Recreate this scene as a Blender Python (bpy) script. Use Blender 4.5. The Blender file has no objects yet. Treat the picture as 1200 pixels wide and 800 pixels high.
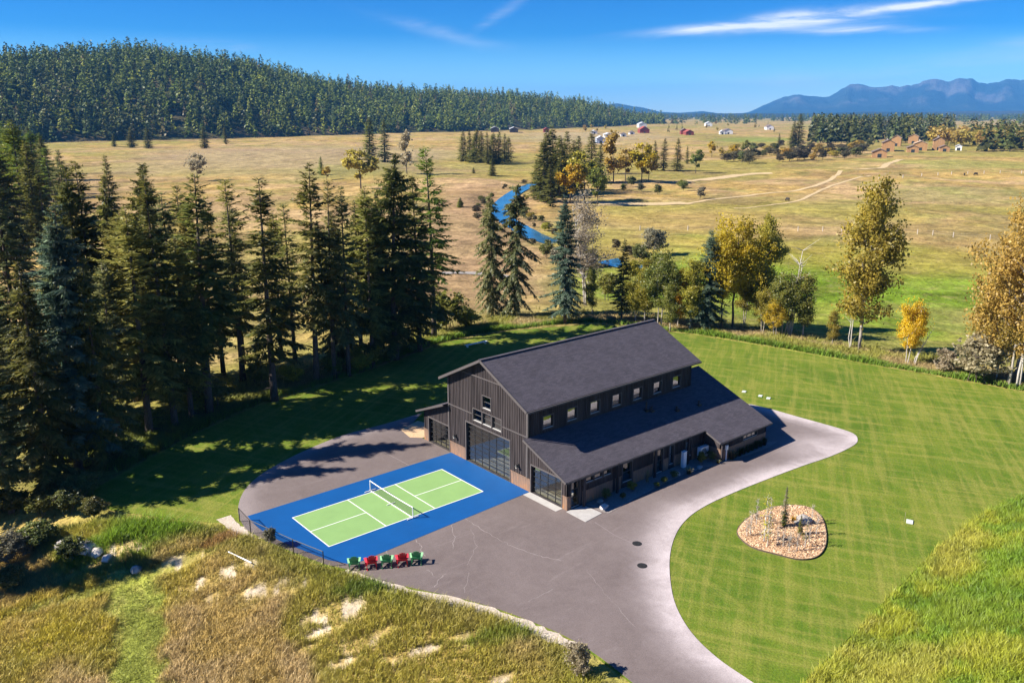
# Barn with a pickleball court on a lawn terrace above a river valley.
# World frame: x runs along the court towards the barn, y across it, z up, metres.
import bpy, bmesh, math, random
import numpy as np
from mathutils import Vector, Matrix
from mathutils.geometry import tessellate_polygon, delaunay_2d_cdt

SC = bpy.context.scene
COL = SC.collection
R = math.radians

# ------------------------------------------------------------------ camera
CAM_POS = (-30.24, -49.987, 28.478)
YAW, PITCH = 0.869708, 0.266038
cd = bpy.data.cameras.new("camera")
cd.sensor_width = 36.0
cd.lens = 36.0 * 980.46 / 1200.0
cd.clip_start = 0.5
cd.clip_end = 60000
co = bpy.data.objects.new("camera", cd)
COL.objects.link(co)
co.location = CAM_POS
co.rotation_euler = (math.pi / 2 - PITCH, 0, YAW - math.pi / 2)
SC.camera = co

# ------------------------------------------------------------------ sun, sky, exposure
SUN_AZ, SUN_EL = R(148.5), R(37.3)          # where the sun stands, from +x towards +y
SUN_STRENGTH = 5.0
SKY_STRENGTH = 0.051
sd = bpy.data.lights.new("sun", 'SUN')
sd.energy = SUN_STRENGTH
sd.angle = R(0.53)
sd.color = (1.0, 0.93, 0.82)
so = bpy.data.objects.new("sun", sd)
COL.objects.link(so)
so.location = (0, 0, 120)
sv = Vector((math.cos(SUN_AZ) * math.cos(SUN_EL), math.sin(SUN_AZ) * math.cos(SUN_EL), math.sin(SUN_EL)))
so.rotation_euler = sv.to_track_quat('Z', 'Y').to_euler()
SC.view_settings.view_transform = 'Standard'
SC.view_settings.look = 'None'
SC.view_settings.gamma = 1.0
SC.view_settings.exposure = 1.2
SC.cycles.max_bounces = 6
SC.cycles.transparent_max_bounces = 10
SC.cycles.volume_bounces = 0


class NT:
    """small helper for node trees"""
    def __init__(s, tree):
        s.t = tree
        s.n = tree.nodes
        s.l = tree.links

    def new(s, typ, ins=None, **props):
        n = s.n.new(typ)
        for k, v in props.items():
            setattr(n, k, v)
        if ins:
            for k, v in ins.items():
                s.put(n.inputs[k], v)
        return n

    def put(s, sock, v):
        if isinstance(v, bpy.types.NodeSocket):
            s.l.new(v, sock)
        elif isinstance(v, bpy.types.Node):
            s.l.new(v.outputs[0], sock)
        else:
            if sock.type == 'RGBA' and not isinstance(v, (int, float)) and len(v) == 3:
                v = (*v, 1.0)
            sock.default_value = v

    def math(s, op, a, b=0.0, c=None, clamp=False):
        n = s.n.new('ShaderNodeMath')
        n.operation = op
        n.use_clamp = clamp
        s.put(n.inputs[0], a)
        s.put(n.inputs[1], b)
        if c is not None:
            s.put(n.inputs[2], c)
        return n.outputs[0]

    def vmath(s, op, a, b=None):
        n = s.n.new('ShaderNodeVectorMath')
        n.operation = op
        s.put(n.inputs[0], a)
        if b is not None:
            s.put(n.inputs[1], b)
        return n.outputs['Value'] if op in ('DOT_PRODUCT', 'LENGTH') else n.outputs[0]

    def ramp(s, fac, stops, interp='LINEAR'):
        n = s.n.new('ShaderNodeValToRGB')
        cr = n.color_ramp
        cr.interpolation = interp
        while len(cr.elements) < len(stops):
            cr.elements.new(0.5)
        for e, (p, c) in zip(cr.elements, stops):
            e.position = p
            e.color = (*c, 1) if not isinstance(c, (int, float)) else (c, c, c, 1)
        s.put(n.inputs[0], fac)
        return n.outputs[0]

    def mix(s, fac, a, b, blend='MIX'):
        n = s.n.new('ShaderNodeMix')
        n.data_type = 'RGBA'
        n.blend_type = blend
        s.put(n.inputs[0], fac)
        s.put(n.inputs[6], a)
        s.put(n.inputs[7], b)
        return n.outputs[2]

    def noise(s, vec, scale, detail=3, rough=0.55, dist=0.0, out=0):
        n = s.n.new('ShaderNodeTexNoise')
        s.put(n.inputs['Vector'], vec)
        n.inputs['Scale'].default_value = scale
        n.inputs['Detail'].default_value = detail
        n.inputs['Roughness'].default_value = rough
        n.inputs['Distortion'].default_value = dist
        return n.outputs[out]


world = bpy.data.worlds.new("World")
SC.world = world
world.use_nodes = True
wt = NT(world.node_tree)
wt.n.clear()
sky = wt.new('ShaderNodeTexSky')
sky.sky_type = 'NISHITA'
sky.sun_disc = False
sky.sun_elevation = SUN_EL
sky.sun_rotation = math.pi / 2 - SUN_AZ
sky.altitude = 900
sky.air_density = 1.0
sky.dust_density = 0.0
sky.ozone_density = 1.0
hs = wt.new('ShaderNodeHueSaturation', {'Color': sky, 'Saturation': 1.1, 'Hue': 0.5, 'Value': 1.0})
# cirrus: streaks that live on the sky itself, given as directions
tc = wt.new('ShaderNodeTexCoord')
dirv = wt.vmath('NORMALIZE', tc.outputs['Generated'])
caz = YAW - math.atan((935 - 600) / 980.46)           # heading of the long streak
fx, fy = math.cos(caz), math.sin(caz)
df = wt.math('MAXIMUM', wt.vmath('DOT_PRODUCT', dirv, (fx, fy, 0)), 0.05)
ca = wt.math('DIVIDE', wt.vmath('DOT_PRODUCT', dirv, (fy, -fx, 0)), df)
ce = wt.math('DIVIDE', wt.vmath('DOT_PRODUCT', dirv, (0, 0, 1)), df)
cv = wt.new('ShaderNodeCombineXYZ', {0: ca, 1: ce, 2: 0.0})
warp = wt.noise(cv, 9.0, 3, 0.6)


def streak(a0, e0, slope, half, thick):
    """a wisp: centre (a0,e0) in tangent units, slope, half length, half thickness"""
    da = wt.math('SUBTRACT', ca, a0)
    de = wt.math('SUBTRACT', wt.math('SUBTRACT', ce, e0), wt.math('MULTIPLY', da, slope))
    de = wt.math('ADD', de, wt.math('MULTIPLY', wt.math('SUBTRACT', warp, 0.5), thick * 2.0))
    x = wt.math('POWER', wt.math('DIVIDE', da, half), 2.0)
    y = wt.math('POWER', wt.math('DIVIDE', de, thick), 2.0)
    return wt.math('POWER', 2.718, wt.math('MULTIPLY', wt.math('ADD', x, y), -1.0))


st = wt.vmath('MULTIPLY', cv, (1.0, 1.0, 1.0))
mp = wt.new('ShaderNodeMapping', {'Vector': cv})
mp.inputs['Rotation'].default_value = (0, 0, R(-6))
mp.inputs['Scale'].default_value = (5.0, 42.0, 1)
fib = wt.noise(mp.outputs[0], 1.0, 6, 0.62, 0.5)
fib = wt.ramp(fib, [(0.40, 0.0), (0.60, 1.0)])
mask = None
for args, amp in (((-0.105, 0.0925, 0.075, 0.075, 0.0042), 1.1), ((0.125, 0.1095, 0.095, 0.085, 0.0032), 1.5),
                  ((-0.005, 0.0985, 0.07, 0.060, 0.0066), 1.7), ((0.03, 0.0845, -0.01, 0.055, 0.0036), 1.3), ((-0.03, 0.0905, 0.03, 0.09, 0.0045), 0.8),
                  ((0.14, 0.046, 0.10, 0.17, 0.010), 0.26), ((-0.05, 0.034, -0.03, 0.09, 0.009), 0.30), ((0.22, 0.07, 0.12, 0.09, 0.006), 0.25),
                  ((-0.44, 0.098, -0.25, 0.07, 0.007), 0.26), ((-0.36, 0.112, 0.5, 0.03, 0.006), 0.3), ((-0.78, 0.088, -0.08, 0.08, 0.006), 0.28)):
    s_ = wt.math('MULTIPLY', streak(*args), amp)
    mask = s_ if mask is None else wt.math('ADD', mask, s_)
mask = wt.math('MULTIPLY', mask, wt.math('ADD', wt.math('MULTIPLY', fib, 0.85), 0.15), clamp=True)
# clear polarised autumn air: azure deepens quickly above the horizon
elv = wt.new('ShaderNodeSeparateXYZ', {0: dirv}).outputs[2]
tint = wt.ramp(elv, [(0.0, (1.05, 1.36, 1.68)), (0.035, (0.60, 1.12, 1.62)), (0.085, (0.05, 0.50, 1.14)), (0.14, (0.02, 0.42, 1.06)), (1.0, (0.08, 0.48, 1.10))])
azure = wt.mix(1.0, hs.outputs[0], tint, 'MULTIPLY')
skyc = wt.mix(mask, azure, (9.5, 9.8, 10.2))
bg = wt.new('ShaderNodeBackground', {'Color': skyc, 'Strength': SKY_STRENGTH})
wo = wt.new('ShaderNodeOutputWorld', {'Surface': bg})

# ------------------------------------------------------------------ terrain height
PLATEAU = np.array([(-17.12,16.95), (-13.62,19.25), (-6.82,23.61), (1.42,27.52), (14.85,30.42), (30.17,35.23), (40.88,34.26), (52.51,29.46), (58.19,16.08),
    (60.35,7.08), (62.19,-3.36), (64.13,-12.43), (65.56,-20.67), (66.19,-27.49), (54.92,-33.2), (38.62,-30.09), (32.29,-29.44), (25.14,-29.49),
    (17.7,-30.16), (11.33,-30.79), (5.25,-31.27), (1.32,-32.05), (-1.92,-28.7), (-1.51,-25.56), (-1.27,-21.21), (-2.29,-16.88), (-3.63,-13.64),
    (-5.38,-10.68), (-7.08,-6.62), (-8.16,-4.88), (-8.95,-2.07), (-10.01,2.37), (-10.02,4.71), (-11.34,5.82), (-13.9,9.02), (-16.4,12.74)])
VALLEY = -3.4
RISE = (107.03,93.67)
RIVER = [(310.9,280.69), (268.58,266.78), (242.63,252.94), (211.37,230.45), (180.16,202.35), (156.73,178.46), (139.41,154.33), (129.3,135.91), (120.22,118.24), (114.25,99.72), (109.69,84.94), (105.86,74.66), (105.83,62.49)]


def poly_dist(P, x, y):
    """signed distance (negative inside) of arrays x,y to polygon P"""
    x = np.asarray(x, float); y = np.asarray(y, float)
    best = np.full(x.shape, 1e18)
    inside = np.zeros(x.shape, bool)
    n = len(P)
    for i in range(n):
        ax, ay = P[i]; bx, by = P[(i + 1) % n]
        dx, dy = bx - ax, by - ay
        t = np.clip(((x - ax) * dx + (y - ay) * dy) / (dx * dx + dy * dy), 0, 1)
        d = (x - ax - t * dx) ** 2 + (y - ay - t * dy) ** 2
        best = np.minimum(best, d)
        if dy != 0:
            c = ((ay > y) != (by > y)) & (x < dx * (y - ay) / dy + ax)
            inside ^= c
    d = np.sqrt(best)
    return np.where(inside, -d, d)


def line_dist(P, x, y):
    x = np.asarray(x, float); y = np.asarray(y, float)
    best = np.full(x.shape, 1e18)
    for (ax, ay), (bx, by) in zip(P[:-1], P[1:]):
        dx, dy = bx - ax, by - ay
        t = np.clip(((x - ax) * dx + (y - ay) * dy) / (dx * dx + dy * dy), 0, 1)
        best = np.minimum(best, (x - ax - t * dx) ** 2 + (y - ay - t * dy) ** 2)
    return np.sqrt(best)


def sstep(a, b, x):
    t = np.clip((np.asarray(x, float) - a) / (b - a), 0, 1)
    return t * t * (3 - 2 * t)


def hash2(i, j, s):
    v = np.sin(i * 127.1 + j * 311.7 + s * 74.7) * 43758.5453
    return v - np.floor(v)


def vnoise(x, y, s=0):
    x = np.asarray(x, float); y = np.asarray(y, float)
    i = np.floor(x); j = np.floor(y)
    u = x - i; v = y - j
    u = u * u * (3 - 2 * u); v = v * v * (3 - 2 * v)
    a = hash2(i, j, s); b = hash2(i + 1, j, s); c = hash2(i, j + 1, s); d = hash2(i + 1, j + 1, s)
    return (a * (1 - u) + b * u) * (1 - v) + (c * (1 - u) + d * u) * v


def fbm(x, y, s=0, octv=4):
    t = 0.0; a = 0.5; n = 0.0
    for o in range(octv):
        t = t + a * vnoise(x * 2 ** o + 17.3 * o, y * 2 ** o - 9.1 * o, s + o); n += a; a *= 0.5
    return t / n


CAMX, CAMY = -30.24, -49.987
FWD = (math.cos(0.869708), math.sin(0.869708))


def height(x, y):
    x = np.asarray(x, float); y = np.asarray(y, float)
    d = poly_dist(PLATEAU, x, y)
    out = np.maximum(d, 0)
    h = VALLEY * sstep(1.0, 48.0, out)
    # bank and field in front of the fence, on the camera's left
    fr = (x - CAMX) * FWD[0] + (y - CAMY) * FWD[1]
    sd = (x - CAMX) * FWD[1] - (y - CAMY) * FWD[0]
    front = 1 - sstep(55, 75, fr + np.maximum(0, -sd) * 0.2)
    left = 1 - sstep(2, 12, sd)
    h = h - 1.4 * sstep(0.4, 7.0, out) * front * left
    # mound of tall grass on the camera's right
    h = h + (1.1 - VALLEY * 0.5) * sstep(0.3, 9.0, out) * front * sstep(8, 14, sd)
    r = np.hypot(x - CAMX, y - CAMY)
    rough = sstep(0.5, 8, out)
    h = h + rough * (fbm(x * 0.35, y * 0.35, 3, 3) - 0.5) * 0.35 * (1 - sstep(150, 260, r))
    h = h + sstep(60, 200, out) * (fbm(x / 42, y / 42, 8, 4) - 0.5) * 3.2 * (1 - sstep(2000, 4000, r))
    rv = 1 - sstep(6, 16, line_dist(RIVER, x, y))
    h = h * (1 - rv) + (VALLEY - 0.5) * rv
    # low rise of the near bank that hides a reach of the river
    h = h + 1.9 * np.exp(-(((x - RISE[0]) / 15.0) ** 2 + ((y - RISE[1]) / 10.0) ** 2))
    return np.where(d < 0, -0.06, h)

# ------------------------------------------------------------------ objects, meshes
def tag(o, label=None, cat=None, group=None, kind=None):
    if label: o['label'] = label
    if cat: o['category'] = cat
    if group: o['group'] = group
    if kind: o['kind'] = kind
    return o


def link(name, data, parent=None, loc=None, rz=0.0):
    o = bpy.data.objects.new(name, data)
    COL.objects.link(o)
    if loc is not None: o.location = loc
    if rz: o.rotation_euler = (0, 0, rz)
    if parent is not None: o.parent = parent
    return o


def thing(name, label, cat, loc=(0, 0, 0), rz=0.0, group=None):
    o = link(name, None, None, loc, rz)
    o.empty_display_size = 0.3
    return tag(o, label, cat, group)


def dup(root, loc, rz=0.0, scale=1.0, label=None, group=None):
    def cp(o, par):
        c = o.copy()
        COL.objects.link(c)
        if par is not None: c.parent = par
        for ch in o.children: cp(ch, c)
        return c
    r = cp(root, None)
    r.location = loc
    r.rotation_euler = (0, 0, rz)
    r.scale = (scale, scale, scale) if isinstance(scale, (int, float)) else scale
    if label: r['label'] = label
    if group: r['group'] = group
    return r


def mesh_np(name, verts, quads=None, tris=None, mats=(), col=None, smooth=False, midx=None):
    """mesh from numpy arrays; col = per vertex colour (N,3)"""
    verts = np.asarray(verts, np.float32)
    me = bpy.data.meshes.new(name)
    nq = 0 if quads is None else len(quads)
    nt = 0 if tris is None else len(tris)
    me.vertices.add(len(verts))
    me.vertices.foreach_set('co', verts.ravel())
    parts = []
    if nq: parts.append(np.asarray(quads, np.int32).ravel())
    if nt: parts.append(np.asarray(tris, np.int32).ravel())
    loops = np.concatenate(parts)
    me.loops.add(len(loops))
    me.loops.foreach_set('vertex_index', loops)
    me.polygons.add(nq + nt)
    st = np.concatenate([np.arange(nq) * 4, nq * 4 + np.arange(nt) * 3]).astype(np.int32)
    me.polygons.foreach_set('loop_start', st)
    if midx is not None: me.polygons.foreach_set('material_index', np.asarray(midx, np.int32))
    me.polygons.foreach_set('use_smooth', np.full(nq + nt, bool(smooth)))
    me.update(calc_edges=True)
    if col is not None:
        a = me.color_attributes.new('Col', 'FLOAT_COLOR', 'POINT')
        c = np.ones((len(verts), 4), np.float32)
        c[:, :3] = col
        a.data.foreach_set('color', c.ravel())
    for m in (mats if isinstance(mats, (list, tuple)) else [mats]): me.materials.append(m)
    me.validate()
    return me


class MB:
    """collects simple solids, then becomes one mesh"""
    def __init__(s):
        s.v = []; s.f = []

    def quad(s, a, b, c, d):
        n = len(s.v); s.v += [tuple(a), tuple(b), tuple(c), tuple(d)]; s.f.append((n, n + 1, n + 2, n + 3))

    def poly(s, pts):
        n = len(s.v); s.v += [tuple(p) for p in pts]; s.f.append(tuple(range(n, n + len(pts))))

    def hexa(s, p):
        """8 corners: bottom ring 0-3, top ring 4-7"""
        n = len(s.v); s.v += [tuple(q) for q in p]
        for f in ((3, 2, 1, 0), (4, 5, 6, 7), (0, 1, 5, 4), (1, 2, 6, 5), (2, 3, 7, 6), (3, 0, 4, 7)):
            s.f.append(tuple(n + i for i in f))
        return s

    def box(s, x0, x1, y0, y1, z0, z1):
        return s.hexa([(x0, y0, z0), (x1, y0, z0), (x1, y1, z0), (x0, y1, z0), (x0, y0, z1), (x1, y0, z1), (x1, y1, z1), (x0, y1, z1)])

    def bar(s, a, b, w, h, up=(0, 0, 1)):
        a = Vector(a); b = Vector(b); d = (b - a).normalized(); u = Vector(up)
        r = d.cross(u)
        if r.length < 1e-4: r = d.cross(Vector((1, 0, 0)))
        r.normalize(); u = r.cross(d).normalized()
        r *= w / 2; u *= h / 2
        return s.hexa([a - r - u, a + r - u, a + r + u, a - r + u, b - r - u, b + r - u, b + r + u, b - r + u])

    def tube(s, pts, rad, n=6, cap=True):
        pts = [Vector(p) for p in pts]
        if not hasattr(rad, '__len__'): rad = [rad] * len(pts)
        base = len(s.v)
        for i, p in enumerate(pts):
            d = (pts[min(i + 1, len(pts) - 1)] - pts[max(i - 1, 0)])
            d = d.normalized() if d.length > 1e-9 else Vector((0, 0, 1))
            r = d.cross(Vector((0.31, 0.87, 0.2)))
            if r.length < 1e-3: r = d.cross(Vector((1, 0, 0)))
            r.normalize(); u = r.cross(d)
            for k in range(n):
                a = 2 * math.pi * k / n
                s.v.append(tuple(p + r * (math.cos(a) * rad[i]) + u * (math.sin(a) * rad[i])))
        for i in range(len(pts) - 1):
            for k in range(n):
                a = base + i * n + k; b = base + i * n + (k + 1) % n
                s.f.append((a, b, b + n, a + n))
        if cap:
            s.f.append(tuple(base + k for k in range(n))[::-1])
            e = base + (len(pts) - 1) * n
            s.f.append(tuple(e + k for k in range(n)))
        return s

    def mesh(s, name, mat, smooth=False):
        me = bpy.data.meshes.new(name)
        me.from_pydata(s.v, [], s.f)
        for m in (mat if isinstance(mat, (list, tuple)) else [mat]): me.materials.append(m)
        if smooth:
            for p in me.polygons: p.use_smooth = True
        me.update()
        return me

    def obj(s, name, mat, parent=None, loc=None, rz=0.0, smooth=False, kind=None, label=None):
        o = link(name, s.mesh(name, mat, smooth), parent, loc, rz)
        if kind: o['kind'] = kind
        if label: o['label'] = label
        return o


def bevel(o, w=0.01, seg=2):
    bm = bmesh.new(); bm.from_mesh(o.data)
    bmesh.ops.bevel(bm, geom=bm.edges[:], offset=w, segments=seg, affect='EDGES', profile=0.5)
    bm.to_mesh(o.data); bm.free()
    return o


# ------------------------------------------------------------------ materials
def mat(name):
    m = bpy.data.materials.new(name)
    m.use_nodes = True
    t = NT(m.node_tree)
    t.n.clear()
    o = t.new('ShaderNodeOutputMaterial')
    return m, t, o


def plain(name, color, rough=0.6, metal=0.0, var=0.12, scale=6.0, bump=0.0, spec=0.4, obj_var=0.0):
    """painted / moulded surface with fine mottling and wear"""
    m, t, o = mat(name)
    tcd = t.new('ShaderNodeTexCoord')
    n = t.noise(tcd.outputs['Object'], scale, 4, 0.6)
    c = t.mix(t.ramp(n, [(0.25, 0.0), (0.75, 1.0)]), tuple(v * (1 - var) for v in color), tuple(min(1, v * (1 + var)) for v in color))
    if obj_var:
        oi = t.new('ShaderNodeObjectInfo')
        hv = t.new('ShaderNodeHueSaturation', {'Color': c, 'Value': t.math('ADD', t.math('MULTIPLY', oi.outputs['Random'], obj_var * 2), 1 - obj_var)})
        c = hv.outputs[0]
    b = t.new('ShaderNodeBsdfPrincipled', {'Base Color': c, 'Roughness': rough, 'Metallic': metal, 'Specular IOR Level': spec})
    if bump:
        bn = t.new('ShaderNodeBump', {'Height': t.noise(tcd.outputs['Object'], scale * 6, 3), 'Strength': bump, 'Distance': 0.02})
        t.put(b.inputs['Normal'], bn)
    t.put(o.inputs[0], b)
    return m


def foliage(name, stops, attr=False, sward=0.0, crown=0.0, rough=0.75, trans=0.5, scale=0.9, vary=0.35, hue=0.02):
    """leaf / needle material: clump-scale colour noise and per-plant variation"""
    m, t, o = mat(name)
    tcd = t.new('ShaderNodeTexCoord')
    geo = t.new('ShaderNodeNewGeometry')
    oi = t.new('ShaderNodeObjectInfo')
    off = t.vmath('ADD', tcd.outputs['Object'], t.vmath('MULTIPLY', oi.outputs['Location'], (0.37, 0.53, 0.11)))
    n = t.noise(off, scale, 3, 0.65)
    n2 = t.math('ADD', t.math('MULTIPLY', n, 0.7), t.math('MULTIPLY', geo.outputs['Random Per Island'], 0.3))
    if attr:
        at = t.new('ShaderNodeAttribute', attribute_name='Col')
        c = t.mix(1.0, at.outputs['Color'], t.ramp(n2, [(0.25, 0.62), (0.75, 1.35)]), 'MULTIPLY')
    else:
        c = t.ramp(n2, stops)
    hv = t.new('ShaderNodeHueSaturation', {'Color': c,
               'Hue': t.math('ADD', t.math('MULTIPLY', oi.outputs['Random'], hue * 2), 0.5 - hue),
               'Value': t.math('ADD', t.math('MULTIPLY', t.math('FRACT', t.math('MULTIPLY', oi.outputs['Random'], 7.13)), vary * 2), 1 - vary)})
    d = t.new('ShaderNodeBsdfDiffuse', {'Color': hv.outputs[0]})
    if crown:
        # boughs present their faces outward: bend the shading normal away from the stem
        so_ = t.new('ShaderNodeSeparateXYZ', {0: tcd.outputs['Object']})
        rad = t.vmath('NORMALIZE', t.new('ShaderNodeCombineXYZ', {0: so_.outputs[0], 1: so_.outputs[1], 2: 0.0}))
        vt = t.new('ShaderNodeVectorTransform', {0: rad})
        vt.vector_type = 'VECTOR'; vt.convert_from = 'OBJECT'; vt.convert_to = 'WORLD'
        out_ = t.vmath('ADD', t.vmath('NORMALIZE', vt.outputs[0]), (0, 0, 0.45))
        up = t.vmath('NORMALIZE', t.vmath('ADD', t.vmath('MULTIPLY', geo.outputs['Normal'], (1 - crown,) * 3), t.vmath('MULTIPLY', out_, (crown,) * 3)))
        t.put(d.inputs['Normal'], up)
    if sward:
        up = t.vmath('NORMALIZE', t.vmath('ADD', t.vmath('MULTIPLY', geo.outputs['Normal'], (1 - sward,) * 3), (0, 0, sward)))
        t.put(d.inputs['Normal'], up)
    tr = t.new('ShaderNodeBsdfTranslucent', {'Color': hv.outputs[0]})
    gl = t.new('ShaderNodeBsdfGlossy', {'Color': (0.9, 0.95, 0.9), 'Roughness': 0.5})
    mx = t.new('ShaderNodeMixShader', {0: trans, 1: d.outputs[0], 2: tr.outputs[0]})
    mx2 = t.new('ShaderNodeMixShader', {0: 0.025, 1: mx.outputs[0], 2: gl.outputs[0]})
    t.put(o.inputs[0], mx2)
    return m


M = {}


def bark_mat(name, a, b, scale=3.0):
    m, t, o = mat(name)
    tcd = t.new('ShaderNodeTexCoord')
    mp = t.new('ShaderNodeMapping', {'Vector': tcd.outputs['Object']})
    mp.inputs['Scale'].default_value = (scale * 2, scale * 2, scale * 0.5)
    n = t.noise(mp.outputs[0], 2.0, 5, 0.65)
    c = t.ramp(n, [(0.3, a), (0.7, b)])
    bn = t.new('ShaderNodeBump', {'Height': n, 'Strength': 0.6, 'Distance': 0.05})
    p = t.new('ShaderNodeBsdfPrincipled', {'Base Color': c, 'Roughness': 0.9, 'Normal': bn})
    t.put(o.inputs[0], p)
    return m


M['bark'] = bark_mat('bark_brown', (0.045, 0.033, 0.026), (0.15, 0.115, 0.09))
M['bark_pale'] = bark_mat('bark_pale', (0.2, 0.17, 0.14), (0.5, 0.45, 0.39))
M['deadwood'] = bark_mat('dead_wood', (0.30, 0.26, 0.22), (0.62, 0.58, 0.52))
M['spruce'] = foliage('spruce_needles', crown=0.62, stops=[(0.25, (0.052, 0.066, 0.018)), (0.5, (0.140, 0.150, 0.034)), (0.75, (0.280, 0.245, 0.056))], vary=0.22, hue=0.015)
M['blue_spruce'] = foliage('blue_spruce_needles', crown=0.62, stops=[(0.25, (0.046, 0.086, 0.056)), (0.5, (0.105, 0.161, 0.105)), (0.75, (0.210, 0.270, 0.178))], vary=0.15, hue=0.01)
M['spruce_dry'] = foliage('old_spruce_needles', crown=0.62, stops=[(0.25, (0.066, 0.086, 0.033)), (0.5, (0.174, 0.193, 0.066)), (0.75, (0.345, 0.321, 0.128))], vary=0.15)
M['larch'] = foliage('larch_needles', crown=0.45, stops=[(0.25, (0.103, 0.115, 0.029)), (0.5, (0.244, 0.234, 0.057)), (0.75, (0.444, 0.377, 0.091))], vary=0.15)
M['larch_green'] = foliage('green_larch_needles', crown=0.45, stops=[(0.25, (0.060, 0.102, 0.017)), (0.5, (0.156, 0.216, 0.029)), (0.75, (0.300, 0.336, 0.050))], vary=0.12)
M['leaf_green'] = foliage('cottonwood_leaves', crown=0.35, stops=[(0.25, (0.085, 0.115, 0.018)), (0.5, (0.185, 0.205, 0.034)), (0.75, (0.330, 0.300, 0.060))], vary=0.15)
M['leaf_yellow'] = foliage('yellow_leaves', crown=0.35, stops=[(0.22, (0.260, 0.220, 0.020)), (0.5, (0.540, 0.410, 0.028)), (0.78, (0.780, 0.570, 0.040))], vary=0.12)
M['leaf_orange'] = foliage('orange_leaves', crown=0.35, stops=[(0.25, (0.440, 0.240, 0.016)), (0.5, (0.740, 0.430, 0.024)), (0.75, (0.850, 0.560, 0.040))], vary=0.08)
M['leaf_olive'] = foliage('olive_leaves', crown=0.35, stops=[(0.25, (0.150, 0.145, 0.022)), (0.5, (0.340, 0.295, 0.040)), (0.75, (0.540, 0.440, 0.065))], vary=0.15)
M['leaf_bronze'] = foliage('bronze_leaves', crown=0.35, stops=[(0.25, (0.200, 0.150, 0.030)), (0.5, (0.420, 0.310, 0.060)), (0.75, (0.620, 0.460, 0.095))], vary=0.15)
M['leaf_dry'] = foliage('sparse_dry_leaves', [(0.25, (0.240, 0.190, 0.110)), (0.5, (0.420, 0.340, 0.220)), (0.75, (0.580, 0.490, 0.350))], vary=0.1)
M['leaf_bush'] = foliage('bush_leaves', crown=0.35, stops=[(0.25, (0.065, 0.078, 0.022)), (0.5, (0.135, 0.150, 0.040)), (0.75, (0.240, 0.235, 0.075))], vary=0.3)
M['leaf_willow'] = foliage('willow_leaves', crown=0.35, stops=[(0.25, (0.110, 0.105, 0.058)), (0.5, (0.200, 0.185, 0.115)), (0.75, (0.310, 0.285, 0.190))], vary=0.25)
M['leaf_scrub'] = foliage('scrub_leaves', [(0.25, (0.070, 0.058, 0.032)), (0.5, (0.125, 0.105, 0.055)), (0.75, (0.19, 0.165, 0.085))], vary=0.3)
M['leaf_fresh'] = foliage('fresh_leaves', [(0.25, (0.030, 0.070, 0.008)), (0.5, (0.075, 0.150, 0.012)), (0.75, (0.16, 0.26, 0.03))], vary=0.2)
M['far_conifer'] = foliage('far_conifer_needles', sward=0.45, stops=[(0.2, (0.034, 0.046, 0.013)), (0.5, (0.064, 0.074, 0.017)), (0.8, (0.115, 0.115, 0.026))], vary=0.4, hue=0.03, scale=0.12, trans=0.1)
M['far_attr'] = foliage('far_wood_needles', [], attr=True, sward=0.45, scale=0.1, vary=0.0, hue=0.0, trans=0.1)
M['blades'] = foliage('grass_blades', [], attr=True, sward=0.88, scale=1.5, vary=0.0, hue=0.0, trans=0.2)


def ground_mat():
    m, t, o = mat('valley_ground')
    tcd = t.new('ShaderNodeTexCoord')
    P = tcd.outputs['Object']
    at = t.new('ShaderNodeAttribute', attribute_name='Col')
    n1 = t.noise(P, 0.9, 6, 0.7)
    n2 = t.noise(P, 0.09, 5, 0.65, 0.6)
    n3 = t.noise(P, 0.017, 4, 0.6, 0.4)
    k = t.math('MULTIPLY', t.math('MULTIPLY', t.ramp(n1, [(0.3, 0.62), (0.7, 1.3)]), t.ramp(n2, [(0.3, 0.62), (0.7, 1.28)])), t.ramp(n3, [(0.3, 0.86), (0.7, 1.12)]))
    n5 = t.noise(P, 0.24, 5, 0.72, 0.3)
    k = t.math('MULTIPLY', k, t.ramp(n5, [(0.34, 0.60), (0.66, 1.22)]))
    kk = t.new('ShaderNodeCombineColor', {0: k, 1: k, 2: k})
    c = t.mix(1.0, at.outputs['Color'], kk, 'MULTIPLY')
    # hummocks dry out to a paler straw
    c = t.mix(t.math('MULTIPLY', t.ramp(t.noise(P, 0.31, 5, 0.7), [(0.52, 0.0), (0.70, 1.0)]), 0.35), c, (0.42, 0.31, 0.14))
    bn = t.new('ShaderNodeBump', {'Height': t.math('ADD', n1, t.math('MULTIPLY', n2, 3.0)), 'Strength': 0.8, 'Distance': 0.45})
    p = t.new('ShaderNodeBsdfPrincipled', {'Base Color': c, 'Roughness': 1.0, 'Specular IOR Level': 0.05, 'Normal': bn})
    t.put(o.inputs[0], p)
    return m


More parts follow.
